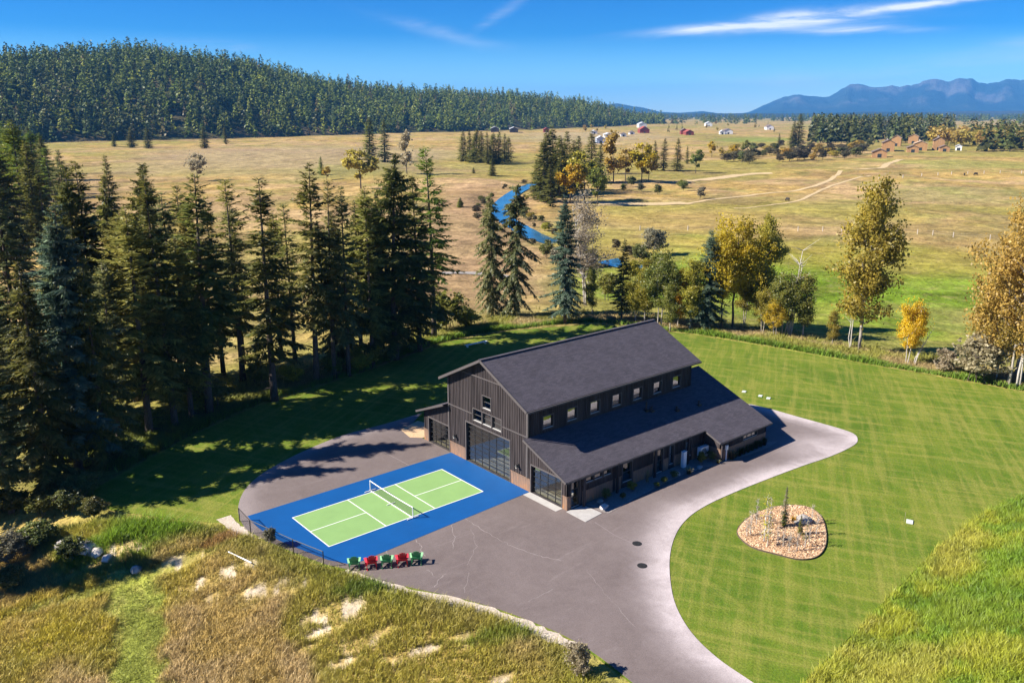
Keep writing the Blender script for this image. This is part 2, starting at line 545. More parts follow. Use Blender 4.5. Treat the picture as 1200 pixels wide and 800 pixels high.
def lawn_mat():
    m, t, o = mat('mown_lawn')
    tcd = t.new('ShaderNodeTexCoord')
    P = tcd.outputs['Object']

    def streaks(ang, sx_, sy_, seed, lo, hi):
        """long thin passes of the mower, running one way"""
        mp = t.new('ShaderNodeMapping', {'Vector': P})
        mp.inputs['Rotation'].default_value = (0, 0, R(ang))
        mp.inputs['Location'].default_value = (seed, seed * 2.3, 0)
        mp2 = t.new('ShaderNodeMapping', {'Vector': mp.outputs[0]})
        mp2.inputs['Scale'].default_value = (sx_, sy_, 1)
        return t.ramp(t.noise(mp2.outputs[0], 1.0, 4, 0.62, 0.15), [(lo, 0.0), (hi, 1.0)])
    a = streaks(58, 1.5, 0.085, 3.1, 0.47, 0.66)
    b = streaks(-30, 1.3, 0.075, 9.7, 0.48, 0.67)
    c2 = streaks(14, 1.0, 0.06, 21.0, 0.50, 0.70)
    dk = streaks(58, 0.9, 0.10, 40.0, 0.50, 0.68)
    lines = t.math('ADD', t.math('MULTIPLY', a, 0.75), t.math('ADD', t.math('MULTIPLY', b, 0.75), t.math('MULTIPLY', c2, 0.45)), clamp=True)
    big = t.noise(P, 0.085, 4, 0.6, 0.5)
    mid = t.noise(P, 0.7, 4, 0.65)
    fine = t.noise(P, 7.0, 3, 0.7)
    c = t.ramp(big, [(0.30, (0.058, 0.122, 0.009)), (0.5, (0.096, 0.158, 0.013)), (0.70, (0.150, 0.190, 0.021))])
    c = t.mix(t.math('MULTIPLY', dk, 0.6), c, (0.052, 0.105, 0.008))
    c = t.mix(t.ramp(mid, [(0.42, 0.0), (0.72, 0.5)]), c, (0.185, 0.20, 0.028))
    c = t.mix(t.math('MULTIPLY', lines, 0.60), c, (0.265, 0.25, 0.055))
    c = t.mix(1.0, c, t.ramp(fine, [(0.3, 0.70), (0.7, 1.22)]), 'MULTIPLY')
    bn = t.new('ShaderNodeBump', {'Height': t.math('ADD', fine, mid), 'Strength': 0.7, 'Distance': 0.07})
    p = t.new('ShaderNodeBsdfPrincipled', {'Base Color': c, 'Roughness': 0.9, 'Specular IOR Level': 0.12, 'Normal': bn})
    t.put(o.inputs[0], p)
    return m


def asphalt_mat():
    m, t, o = mat('asphalt')
    tcd = t.new('ShaderNodeTexCoord')
    P = tcd.outputs['Object']
    at = t.new('ShaderNodeAttribute', attribute_name='Col')
    sp = t.new('ShaderNodeSeparateColor', {0: at.outputs['Color']})
    big = t.noise(P, 0.16, 5, 0.62, 0.8)
    mid = t.noise(P, 1.3, 5, 0.7, 0.4)
    fine = t.noise(P, 22.0, 2, 0.6)
    c = t.ramp(big, [(0.3, (0.128, 0.101, 0.095)), (0.7, (0.172, 0.139, 0.131))])
    c = t.mix(t.ramp(mid, [(0.40, 0.0), (0.75, 0.35)]), c, (0.205, 0.170, 0.160))
    # tyre scuffs, long and thin
    mp = t.new('ShaderNodeMapping', {'Vector': P})
    mp.inputs['Rotation'].default_value = (0, 0, R(20))
    mp.inputs['Scale'].default_value = (0.25, 2.6, 1)
    sc = t.ramp(t.noise(mp.outputs[0], 1.0, 4, 0.6, 1.2), [(0.60, 0.0), (0.74, 1.0)])
    c = t.mix(t.math('MULTIPLY', sc, 0.22), c, (0.30, 0.26, 0.25))
    dust = t.math('MULTIPLY', sp.outputs[0], t.ramp(t.noise(P, 0.55, 5, 0.65, 0.6), [(0.25, 0.45), (0.6, 1.0)]), clamp=True)
    c = t.mix(dust, c, (0.52, 0.455, 0.45))
    c = t.mix(1.0, c, t.ramp(fine, [(0.3, 0.80), (0.7, 1.18)]), 'MULTIPLY')
    bn = t.new('ShaderNodeBump', {'Height': fine, 'Strength': 0.35, 'Distance': 0.01})
    p = t.new('ShaderNodeBsdfPrincipled', {'Base Color': c, 'Roughness': 0.88, 'Specular IOR Level': 0.25, 'Normal': bn})
    t.put(o.inputs[0], p)
    return m


def gravel_mat(name, a, b, scale=9.0):
    m, t, o = mat(name)
    tcd = t.new('ShaderNodeTexCoord')
    P = tcd.outputs['Object']
    v = t.new('ShaderNodeTexVoronoi', {'Vector': P, 'Scale': scale})
    n = t.noise(P, scale * 0.12, 4, 0.7)
    c = t.mix(t.math('MULTIPLY', t.math('ADD', t.new('ShaderNodeSeparateColor', {0: v.outputs['Color']}).outputs[0], n), 0.5), a, b)
    bn = t.new('ShaderNodeBump', {'Height': v.outputs['Distance'], 'Strength': 0.6, 'Distance': 0.05})
    p = t.new('ShaderNodeBsdfPrincipled', {'Base Color': c, 'Roughness': 0.95, 'Normal': bn})
    t.put(o.inputs[0], p)
    return m


M['ground'] = ground_mat()
M['lawn'] = lawn_mat()
M['asphalt'] = asphalt_mat()
M['gravel'] = gravel_mat('gravel', (0.36, 0.29, 0.22), (0.62, 0.54, 0.44))
M['grey_gravel'] = gravel_mat('bed_gravel', (0.14, 0.12, 0.11), (0.32, 0.28, 0.26), 14)
M['mulch'] = gravel_mat('bark_mulch', (0.46, 0.29, 0.15), (0.68, 0.48, 0.29), 9)
M['sand'] = gravel_mat('sandy_track', (0.46, 0.33, 0.15), (0.56, 0.42, 0.23), 1.2)
M['rock'] = plain('rock', (0.34, 0.31, 0.28), 0.9, var=0.35, scale=2.5, bump=0.6)
M['white'] = plain('white_paint', (0.78, 0.77, 0.75), 0.55, var=0.05)
M['black_metal'] = plain('black_metal', (0.018, 0.018, 0.02), 0.45, var=0.2)
M['concrete'] = plain('concrete', (0.40, 0.38, 0.36), 0.85, var=0.12, scale=2.5, bump=0.15)
M['court_blue'] = plain('court_blue_paint', (0.0015, 0.074, 0.255), 0.62, var=0.10, scale=0.45, spec=0.3)
M['court_green'] = plain('court_green_paint', (0.215, 0.36, 0.125), 0.65, var=0.07, scale=0.6, spec=0.3)

# ------------------------------------------------------------------ ground, lawn, drive
def ell(x, y, cx, cy, rt, rr, th, soft=1.0):
    """soft world-space patch: radius rt across, rr along heading th"""
    c, s = math.cos(th), math.sin(th)
    u = (x - cx) * c + (y - cy) * s
    v = -(x - cx) * s + (y - cy) * c
    q = np.sqrt((u / rr) ** 2 + (v / rt) ** 2)
    q = q + (fbm(x * 1.6 / min(rt, rr), y * 1.6 / min(rt, rr), 5, 3) - 0.5) * 0.9
    return 1 - sstep(1 - 0.5 * soft, 1 + 0.3 * soft, q)


def lerp(c, col, k):
    return c * (1 - k[:, None]) + np.array(col) * k[:, None]


SLOPE_PATCHES = [(-9.61,-9.15,2.16,0.91,1.103), (-11.15,-4.85,2.66,0.75,1.171), (-15.04,3.3,2.07,0.77,1.293), (-13.38,-0.41,2.52,0.72,1.243), (-9.92,-12.18,1.44,0.53,1.078), (-14.4,-1.78,0.71,0.45,1.253),
                 (-17.75,7.18,2.79,1,1.356), (-8.68,-14.75,1.08,0.39,1.022), (-5.63,-20.12,0.94,0.31,0.882), (-12.26,-3.47,1.8,0.6,1.202), (-5.34,-16.33,1.1,0.3,0.934), (-10.61,-9.89,1.82,0.36,1.115), (-11.22,-12.67,1.1,0.39,1.099), (-8.44,-12.59,1.02,0.3,1.043), (-7.4,-15.44,0.89,0.28,0.987), (-12.12,-10.09,0.71,0.34,1.144)]
STRIP = [(-18.54,5.92), (-17.55,5.12), (-16.52,1.85), (-19.35,-7.8), (-21.48,-8.02), (-22.23,-7.28)]


def ground_colour(x, y):
    r = np.hypot(x - CAMX, y - CAMY)
    n1 = fbm(x / 38, y / 38, 1, 5); n2 = fbm(x / 11 + 5, y / 11, 2, 4); n3 = fbm(x / 120, y / 120, 4, 4)
    c = np.tile(np.array((0.45, 0.305, 0.098)), (len(x), 1))
    c = lerp(c, (0.48, 0.325, 0.155), sstep(0.42, 0.62, n1))
    c = lerp(c, (0.31, 0.27, 0.062), sstep(0.46, 0.64, n3) * 0.85)
    c = lerp(c, (0.30, 0.26, 0.075), sstep(0.50, 0.66, n2) * 0.8)
    c = lerp(c, (0.26, 0.17, 0.085), sstep(0.54, 0.66, fbm(x / 24 + 9, y / 24, 14, 4)) * 0.5)
    # pinkish cut field on the near side of the river
    c = lerp(c, (0.37, 0.24, 0.135), ell(x, y, 120.4,143.97,18.89,183.73,0.910) * 0.8)
    c = lerp(c, (0.40, 0.29, 0.19), ell(x, y, 270.59,591.79,133,238.69,1.132) * 0.6)
    c = lerp(c, (0.20, 0.22, 0.035), ell(x, y, 221.53,386.96,29.41,72.63,1.048) * 0.45)
    # watered grass below the lawn
    for e, k in (((116.9,24.11,30.03,59.56,0.467), 1.0), ((113.59,49.88,24.39,51.82,0.607), 1.0), ((120.92,9.05,13.32,24.28,0.372), 0.6), ((83.58,59.56,9.86,28.31,0.766), 0.6)):
        c = lerp(c, (0.165, 0.255, 0.020), ell(x, y, *e, 1.6) * k * (0.72 + 0.28 * sstep(0.3, 0.6, n2)))
    c = lerp(c, (0.33, 0.27, 0.05), ell(x, y, 155.42,44.47,50.9,23.54,0.471) * 0.7)
    c = lerp(c, (0.42, 0.29, 0.095), ell(x, y, 187.68,109.01,32.31,39.53,0.630) * 0.6)
    c = lerp(c, (0.24, 0.235, 0.075), ell(x, y, 336.27,95.93,39.41,35,0.379) * 0.6)
    c = lerp(c, (0.30, 0.29, 0.075), ell(x, y, 553.8,185.06,70.42,55.61,0.383) * 0.8)
    c = lerp(c, (0.23, 0.27, 0.06), ell(x, y, 893.94,580.6,51.77,132.31,0.599) * 0.9)
    c = lerp(c, (0.42, 0.33, 0.20), ell(x, y, 830.48,802.78,132.84,284.65,0.781) * 0.6)
    # strip of rank grass between lawn and trees
    d = poly_dist(PLATEAU, x, y)
    near = (d > 0) & (r < 230)
    c = lerp(c, (0.26, 0.25, 0.06), np.where(near, 1 - sstep(6, 26, d), 0) * (0.55 + 0.4 * n2))
    # bank, meadow, bare patches in front
    fr = (x - CAMX) * FWD[0] + (y - CAMY) * FWD[1]
    sd = (x - CAMX) * FWD[1] - (y - CAMY) * FWD[0]
    fg = (1 - sstep(52, 62, fr)) * (1 - sstep(3, 6, sd))
    m = lerp(np.tile(np.array((0.48, 0.34, 0.11)), (len(x), 1)), (0.40, 0.34, 0.05), sstep(0.45, 0.62, n2))
    m = lerp(m, (0.14, 0.19, 0.02), (1 - sstep(0.0, 4.5, d)) * 0.55)
    m = lerp(m, (0.29, 0.32, 0.06), sstep(0.8, -0.8, poly_dist(np.array(STRIP), x, y) + (fbm(x, y, 77, 3) - .5) * 2.4))
    m = lerp(m, (0.27, 0.30, 0.045), ell(x, y, -19.41,4.36,7.47,0.82,1.374) * 0.8)
    pm = np.zeros(len(x))
    for e in SLOPE_PATCHES: pm = np.maximum(pm, ell(x, y, *e))
    pm = pm * sstep(0.49, 0.59, fbm(x * 1.4, y * 1.4, 12, 4))
    m = lerp(m, (0.66, 0.55, 0.41), pm)
    c = c * (1 - fg[:, None]) + m * fg[:, None]
    rg = (1 - sstep(60, 70, fr)) * sstep(7, 10, sd)
    c = lerp(c, (0.20, 0.25, 0.025), rg)
    return c


def build_ground():
    a0 = YAW
    fine = np.radians(np.linspace(-44, 44, 400))
    coarse = np.radians(np.linspace(44, 316, 46)[1:-1])
    ang = np.concatenate([fine, coarse]) + a0
    rad = 7.0 * 1.0152 ** np.arange(0, 530)
    na, nr = len(ang), len(rad)
    A, Rr = np.meshgrid(ang, rad)
    x = (CAMX + np.cos(A) * Rr).ravel(); y = (CAMY + np.sin(A) * Rr).ravel()
    z = height(x, y)
    V = np.stack([x, y, z], 1)
    i = np.arange((nr - 1) * na); ir, ia = i // na, i % na
    Q = np.stack([ir * na + ia, ir * na + (ia + 1) % na, (ir + 1) * na + (ia + 1) % na, (ir + 1) * na + ia], 1)
    Q = Q[:, ::-1]
    # close the middle, under the camera
    V = np.vstack([V, [[CAMX, CAMY, float(z[:na].mean())]]])
    T = np.stack([np.full(na, len(V) - 1), np.arange(na), (np.arange(na) + 1) % na], 1)
    col = ground_colour(V[:, 0], V[:, 1])
    o = link('ground', mesh_np('ground', V, Q, T, M['ground'], col, smooth=True))
    tag(o, 'dry golden valley floor with green and straw coloured grass', kind='structure')


build_ground()


def sheet(name, poly, z, m, drape=False, step=None, dust=None, kind='structure', label=None, parent=None, thick=0.0, holes=()):
    """flat paved or planted area: a polygon filled with a grid so it can carry wear or follow the ground"""
    poly = [tuple(p) for p in poly]
    # resample the outline
    pts = []
    st = step or 3.0
    for (ax, ay), (bx, by) in zip(poly, poly[1:] + poly[:1]):
        k = max(1, int(math.hypot(bx - ax, by - ay) / st))
        pts += [(ax + (bx - ax) * i / k, ay + (by - ay) * i / k) for i in range(k)]
    nb = len(pts)
    edges = [(i, (i + 1) % nb) for i in range(nb)]
    if step:
        xs = [p[0] for p in pts]; ys = [p[1] for p in pts]
        gx, gy = np.meshgrid(np.arange(min(xs), max(xs), step), np.arange(min(ys), max(ys), step))
        gx, gy = gx.ravel(), gy.ravel()
        k = poly_dist(np.array(pts), gx, gy) < -step * 0.35
        pts = pts + list(zip(gx[k], gy[k]))
    vs, _, fs, _, _, _ = delaunay_2d_cdt([Vector(p) for p in pts], edges, [], 1, 1e-4)
    x = np.array([v.x for v in vs]); y = np.array([v.y for v in vs])
    zz = height(x, y) + z if drape else np.full(len(x), z)
    V = np.stack([x, y, zz], 1)
    F = np.array([tuple(f) for f in fs if len(f) == 3])
    col = None
    if dust is not None:
        col = np.repeat(dust(x, y)[:, None], 3, 1)
    if thick:
        n = len(V)
        oi = [int(np.argmin((x - p[0]) ** 2 + (y - p[1]) ** 2)) for p in pts[:nb]]
        low = V[oi].copy(); low[:, 2] -= thick
        V = np.vstack([V, low])
        Q = [(oi[i], n + i, n + (i + 1) % nb, oi[(i + 1) % nb]) for i in range(nb)]
        if col is not None: col = np.vstack([col, col[oi]])
    else:
        Q = None
    me = mesh_np(name, V, Q, F, m, col)
    # make the top face up
    if len(me.polygons) and me.polygons[len(me.polygons) - 1].normal.z < 0: me.flip_normals()
    o = link(name, me, parent)
    tag(o, label, kind=kind)
    return o


def smooth_line(P, k=6, closed=False):
    """Catmull-Rom through the points"""
    P = [np.array(p, float) for p in P]
    n = len(P); out = []
    rng = range(n if closed else n - 1)
    for i in rng:
        p0 = P[(i - 1) % n] if closed or i > 0 else P[0]
        p1 = P[i]; p2 = P[(i + 1) % n]
        p3 = P[(i + 2) % n] if closed or i + 2 < n else P[-1]
        for j in range(k):
            t = j / k
            out.append(tuple(0.5 * ((2 * p1) + (-p0 + p2) * t + (2 * p0 - 5 * p1 + 4 * p2 - p3) * t * t + (-p0 + 3 * p1 - 3 * p2 + p3) * t ** 3)))
    if not closed: out.append(tuple(P[-1]))
    return out


# lawn over the terrace
LAWN = [tuple(p) for p in PLATEAU]
sheet('lawn', LAWN, 0.0, M['lawn'], thick=0.05, label='striped green mown lawn round the barn')

# drive: left apron behind the court, front yard, lane along the barn, turning head
LEFT_CURVE = smooth_line([(-9.98,3.32), (-9.33,6.23), (-7.68,9.19), (-5.49,11.29), (-2.71,12.78), (0.31,13.9), (4.21,14.85), (8.59,14.86), (13.04,15.1)], 5)
RIGHT_EDGE = smooth_line([(40.04,-4.42), (40.32,-6.32), (40.42,-9.58), (40.59,-13.31), (40.37,-15.12), (39.28,-16.12), (37.65,-16.59), (34.07,-16.58), (30.14,-16.11),
                          (25.75,-15.73), (21.52,-15.46), (18.09,-15.45), (15.36,-15.85), (12.77,-16.85), (10.06,-18.55), (7.47,-20.76), (5.68,-22.69),
                          (4.33,-24.89), (3.59,-27.19), (3.34,-29.47), (3.07,-32.12)], 5)
BOTTOM = smooth_line([(-1.98,-29.27), (-1.43,-25.54), (-1.23,-21.24), (-2.24,-16.82), (-3.57,-13.57), (-5.27,-10.52), (-6.38,-8.29), (-7.02,-6.4), (-7.92,-4.66), (-8.69,-2.29), (-9.43,0.31), (-9.87,2.41)], 5)
DRIVE = LEFT_CURVE + [(9.4, 12.2), (9.4, -3.0), (30.5, -3.0), (36.0, 3.0)] + RIGHT_EDGE + BOTTOM
DRIVE = [p for p in DRIVE]


def drive_dust(x, y):
    d = line_dist(RIGHT_EDGE, x, y)
    w = 1.0 + 0.9 * vnoise(x * 0.2, y * 0.2, 4)
    k = np.exp(-(d / w) ** 2) * 0.95
    head = np.exp(-(((x - 36.5) / 4.5) ** 2 + ((y + 16) / 3.5) ** 2))
    k = np.maximum(k, 0.75 * head * (0.5 + vnoise(x * 0.4, y * 0.4, 6)))
    d2 = line_dist(LEFT_CURVE, x, y)
    k = np.maximum(k, 0.30 * np.exp(-(d2 / 1.2) ** 2))
    return np.clip(k, 0, 1)


drive = sheet('driveway', DRIVE, 0.03, M['asphalt'], step=0.7, dust=drive_dust, thick=0.06,
              label='grey asphalt driveway sweeping past the barn with dusty pale edges')


def ribbon(name, pts, w, z, m, parent=None, kind=None, drape=False, jit=0.0, label=None):
    pts = [Vector((p[0], p[1])) for p in pts]
    V = []; rnd = random.Random(len(pts) * 7 + int(abs(pts[0].x) * 10))
    for i, p in enumerate(pts):
        d = (pts[min(i + 1, len(pts) - 1)] - pts[max(i - 1, 0)]).normalized()
        n = Vector((-d.y, d.x)); ww = w * (1 + jit * rnd.uniform(-1, 1)) * 0.5
        for s in (1, -1):
            q = p + n * ww * s
            V.append((q.x, q.y, (float(height(q.x, q.y)) if drape else 0.0) + z))
    F = [(2 * i, 2 * i + 1, 2 * i + 3, 2 * i + 2) for i in range(len(pts) - 1)]
    me = bpy.data.meshes.new(name); me.from_pydata(V, [], F); me.materials.append(m)
    o = link(name, me, parent)
    tag(o, label, kind=kind)
    return o


M['crack'] = plain('crack_filler', (0.28, 0.24, 0.225), 0.9, var=0.2)
M['seam'] = plain('asphalt_seam', (0.23, 0.19, 0.185), 0.9, var=0.15)
for i, (pts, w) in enumerate((
        ([(2.99,-4.89), (2.74,-8.23), (2.9,-10.72), (3.3,-12.56), (4.12,-14.26)], 0.06),
        ([(-1.66,-5.79), (-1.81,-6.75), (-2.18,-7.19), (-2.41,-8.03)], 0.07),
        ([(1.51,-5.54), (0.63,-7.25), (-0.37,-8.42)], 0.06), ([(-3.8,-5.37), (-4.36,-6.38)], 0.06),
        ([(2.25,-6.99), (1.04,-9.15), (-0.9,-10.73)], 0.035), ([(-3.25,-9.44), (-3.36,-10.57)], 0.05),
        ([(-2.67,-10.62), (-4.09,-11.51)], 0.06), ([(-1.39,-11.56), (-3.08,-13.25)], 0.04),
        ([(4.4,-16.58), (3.73,-18.37), (2.32,-22.44)], 0.03), ([(-0.64,-16.52), (1.42,-16.42)], 0.04))):
    rnd = random.Random(i)
    P = []
    for (ax, ay), (bx, by) in zip(pts[:-1], pts[1:]):
        for k in range(8):
            P.append((ax + (bx - ax) * k / 8 + rnd.gauss(0, 0.05), ay + (by - ay) * k / 8 + rnd.gauss(0, 0.05)))
    P.append(pts[-1])
    ribbon('crack', P, w * 0.6, 0.034, M['crack'], drive, jit=0.5)
ribbon('seam', [(9.7,-11.94), (9.38,-14.16), (9.49,-16.59)], 0.05, 0.034, M['seam'], drive)
ribbon('seam', [(4.92,10.78), (5.05,5.77), (4.96,2.47)], 0.05, 0.034, M['seam'], drive)

# pale gravel shoulder along the bottom of the yard
GS = smooth_line([(-7.39,-5.95), (-6.53,-8.55), (-5.48,-10.84), (-3.8,-13.86), (-2.52,-17.15), (-2,-19.54), (-1.45,-21.46)], 6)
ribbon('gravel_shoulder', [(x - 0.05, y - 0.25) for x, y in GS], 0.85, 0.02, M['gravel'], kind='structure', jit=0.3, label='pale gravel shoulder below the driveway edge')
ribbon('gravel_shoulder', smooth_line([(-10.47,6.12), (-10.47,4.41), (-10.47,2.76), (-10.23,1.29)], 5), 0.9, 0.015, M['gravel'], kind='structure', jit=0.35, label='pale gravel patch by the fence end')

# court
court = thing('pickleball_court', 'blue and green painted pickleball court in front of the barn', 'court', (0, 0, 0))
cb = [(9.38, 5.35), (9.38, -5.35)] + [(5, -5.35), (-2, -5.35), (-6.61,-5.91)] + smooth_line([(-7.58,-4.25), (-8.32,-1.55), (-8.94,0.83), (-9.21,3.34), (-9.08,4.96)], 4) + [(-6.5, 5.35)]
CB = [(9.38, 5.15), (9.38, -5.15), (-6.65,-5.88)] + smooth_line([(-7.58,-4.25), (-8.37,-1.66), (-8.99,0.72), (-9.22,3.02), (-9.08,5.13)], 4)
sheet('blue_surround', CB, 0.042, M['court_blue'], step=1.5, kind=None, parent=court)
W2, L2, K2 = 2.79, 6.705, 2.134
sheet('playing_area', [(-L2, -W2), (L2, -W2), (L2, W2), (-L2, W2)], 0.047, M['court_green'], step=1.5, kind=None, parent=court)


def line(x0, x1, y0, y1):
    MB().box(x0, x1, y0, y1, 0.047, 0.052).obj('court_line', M['white'], court)


lw = 0.07
line(-L2, L2, W2 - lw, W2); line(-L2, L2, -W2, -W2 + lw)
for sx in (-1, 1):
    line(sx * L2 - (lw if sx > 0 else 0), sx * L2 + (0 if sx > 0 else lw), -W2 + lw + 0.002, W2 - lw - 0.002)
    line(sx * K2 - lw / 2, sx * K2 + lw / 2, -W2 + lw + 0.002, W2 - lw - 0.002)
    a, b = sorted((sx * (K2 + lw / 2 + 0.002), sx * (L2 - lw - 0.002)))
    line(a, b, -lw / 2, lw / 2)

# sandy tracks, river and gravel bar
def track(pts, w, name='dirt_track', m='sand', z=0.10, label=None, jit=0.08):
    P = []
    for (ax, ay), (bx, by) in zip(pts[:-1], pts[1:]):
        k = max(2, int(math.hypot(bx - ax, by - ay) / 6))
        P += [(ax + (bx - ax) * i / k, ay + (by - ay) * i / k) for i in range(k)]
    P.append(pts[-1])
    ribbon(name, P, w, z, M[m], kind='structure', drape=True, jit=jit, label=label)


track(smooth_line([(184.44,161.89), (208.87,155.19), (221.09,149.15), (246.12,151.08), (280.7,153.13), (308.58,151.79), (352.94,164.98), (425,199.72)], 5), 2.3, label='sandy track curving across the dry field')
track(smooth_line([(194.25,167.2), (205.58,160.63), (214.13,153.53), (224.6,149.94)], 5), 9.0, z=0.14, label='wide sandy patch by the river trees')
track(smooth_line([(224.71,129.01), (230.43,124.75), (258.61,125.11), (305.9,143.22), (344.57,154.15), (398.81,168.49)], 5), 1.6, label='narrow dirt track climbing the field')
track(smooth_line([(434.93,202.63), (451.26,198.25), (466.5,196.64), (520.94,218.32), (577.76,235.74)], 5), 4.0, label='pale lane below the timber lodges')
track(smooth_line([(298.35,211.07), (336.75,219.45), (376.71,226.07), (387.71,219.7)], 5), 7.0, label='pale bare band in the far field')
M['gravelbar'] = gravel_mat('river_gravel', (0.20, 0.175, 0.15), (0.36, 0.33, 0.29), 2)
track(smooth_line([(63.3,96.75), (68.23,89.88), (72.38,86.62), (75.35,81.87), (76.61,76.59)], 5), 2.4, 'gravel_bar', 'gravelbar', 0.12, 'pale gravel bar seen between the trees')


def water_mat():
    m, t, o = mat('river_water')
    tcd = t.new('ShaderNodeTexCoord')
    n = t.noise(tcd.outputs['Object'], 0.8, 4, 0.6)
    n2 = t.noise(tcd.outputs['Object'], 0.07, 2)
    c = t.ramp(n2, [(0.3, (0.014, 0.080, 0.17)), (0.7, (0.035, 0.17, 0.30))])
    bn = t.new('ShaderNodeBump', {'Height': n, 'Strength': 0.25, 'Distance': 0.05})
    p = t.new('ShaderNodeBsdfPrincipled', {'Base Color': c, 'Roughness': 0.12, 'IOR': 1.33, 'Normal': bn})
    t.put(o.inputs[0], p)
    return m


M['water'] = water_mat()
RIV = smooth_line(RIVER, 8)
rv_o = ribbon('river', RIV, 6.2, VALLEY - 0.22, M['water'], kind='structure', jit=0.06, label='blue river winding between the dry fields')

# ------------------------------------------------------------------ the barn
def wood_mat(name, dark, light, bumpk=0.3):
    """stained boards, grain runs up the wall, each board its own tone"""
    m, t, o = mat(name)
    tcd = t.new('ShaderNodeTexCoord')
    P = tcd.outputs['Object']
    mp = t.new('ShaderNodeMapping', {'Vector': P})
    mp.inputs['Scale'].default_value = (9.0, 9.0, 0.35)
    n = t.noise(mp.outputs[0], 1.0, 5, 0.7)
    mp2 = t.new('ShaderNodeMapping', {'Vector': P})
    mp2.inputs['Scale'].default_value = (1.7, 1.7, 0.12)
    n2 = t.noise(mp2.outputs[0], 1.0, 3, 0.6)
    k = t.math('ADD', t.math('MULTIPLY', n, 0.65), t.math('MULTIPLY', n2, 0.35))
    c = t.ramp(k, [(0.32, dark), (0.68, light)])
    bn = t.new('ShaderNodeBump', {'Height': n, 'Strength': bumpk, 'Distance': 0.01})
    p = t.new('ShaderNodeBsdfPrincipled', {'Base Color': c, 'Roughness': 0.8, 'Specular IOR Level': 0.12, 'Normal': bn})
    t.put(o.inputs[0], p)
    return m


def roof_mat():
    m, t, o = mat('roof_shingle')
    tcd = t.new('ShaderNodeTexCoord')
    P = tcd.outputs['Object']
    br = t.new('ShaderNodeTexBrick', {'Vector': P, 'Scale': 1.0, 'Color1': (0.066, 0.058, 0.069), 'Color2': (0.094, 0.083, 0.097), 'Mortar': (0.06, 0.055, 0.065)})
    br.inputs['Brick Width'].default_value = 0.42
    br.inputs['Row Height'].default_value = 0.15
    br.inputs['Mortar Size'].default_value = 0.012
    br.inputs['Bias'].default_value = -0.1
    br.offset_frequency = 2
    mp = t.new('ShaderNodeMapping', {'Vector': P})
    mp.inputs['Scale'].default_value = (0.9, 0.5, 0.5)
    big = t.noise(mp.outputs[0], 1.0, 5, 0.7)
    fine = t.noise(P, 14.0, 3, 0.7)
    c = t.mix(1.0, br.outputs['Color'], t.ramp(big, [(0.3, 0.86), (0.7, 1.15)]), 'MULTIPLY')
    c = t.mix(1.0, c, t.ramp(fine, [(0.3, 0.65), (0.7, 1.35)]), 'MULTIPLY')
    bn = t.new('ShaderNodeBump', {'Height': br.outputs['Fac'], 'Strength': 0.5, 'Distance': 0.02})
    p = t.new('ShaderNodeBsdfPrincipled', {'Base Color': c, 'Roughness': 0.85, 'Specular IOR Level': 0.3, 'Normal': bn})
    t.put(o.inputs[0], p)
    return m


def rust_mat():
    m, t, o = mat('rusty_steel')
    tcd = t.new('ShaderNodeTexCoord')
    P = tcd.outputs['Object']
    mp = t.new('ShaderNodeMapping', {'Vector': P})
    mp.inputs['Scale'].default_value = (3.0, 3.0, 0.8)
    n = t.noise(mp.outputs[0], 1.5, 5, 0.7)
    sx = t.new('ShaderNodeSeparateXYZ', {0: P})
    # runs of stronger rust near the foot of the sheet
    k = t.math('ADD', n, t.math('MULTIPLY', sx.outputs[2], -0.18))
    c = t.ramp(k, [(0.18, (0.17, 0.115, 0.085)), (0.45, (0.27, 0.165, 0.11)), (0.62, (0.42, 0.19, 0.075))])
    p = t.new('ShaderNodeBsdfPrincipled', {'Base Color': c, 'Roughness': 0.7, 'Metallic': 0.15})
    t.put(o.inputs[0], p)
    return m


def glass_mat(name, refl=0.12, tint=(0.35, 0.37, 0.36)):
    m, t, o = mat(name)
    lwt = t.new('ShaderNodeLayerWeight', {'Blend': 0.5})
    k = t.math('ADD', t.math('MULTIPLY', t.math('POWER', lwt.outputs['Facing'], 3.0), 0.8), refl, clamp=True)
    tcd = t.new('ShaderNodeTexCoord')
    bn = t.new('ShaderNodeBump', {'Height': t.noise(tcd.outputs['Object'], 0.9, 2), 'Strength': 0.06, 'Distance': 0.05})
    g_ = t.new('ShaderNodeBsdfGlossy', {'Color': (0.72, 0.75, 0.76), 'Roughness': 0.012, 'Normal': bn})
    tr = t.new('ShaderNodeBsdfTransparent', {'Color': tint})
    mx = t.new('ShaderNodeMixShader', {0: k, 1: tr, 2: g_})
    t.put(o.inputs[0], mx)
    return m


M['board'] = wood_mat('charred_boards', (0.016, 0.0135, 0.0145), (0.090, 0.075, 0.076))
M['trim'] = plain('dark_trim', (0.085, 0.074, 0.074), 0.7, var=0.2)
M['soffit'] = plain('soffit', (0.018, 0.016, 0.016), 0.8, var=0.2)
M['roof'] = roof_mat()
M['rust'] = rust_mat()
M['glass'] = glass_mat('window_glass', 0.34, (0.22, 0.23, 0.22))
M['door_glass'] = glass_mat('garage_door_glass', 0.13, (0.74, 0.76, 0.74))
M['sash'] = plain('dark_sash', (0.05, 0.048, 0.048), 0.5)
M['sill'] = plain('pale_sill', (0.55, 0.54, 0.52), 0.5)
M['floor'] = plain('shop_floor', (0.62, 0.52, 0.33), 0.6, var=0.12, scale=1.2)
M['inner'] = plain('inner_lining', (0.20, 0.17, 0.14), 0.9, var=0.2)

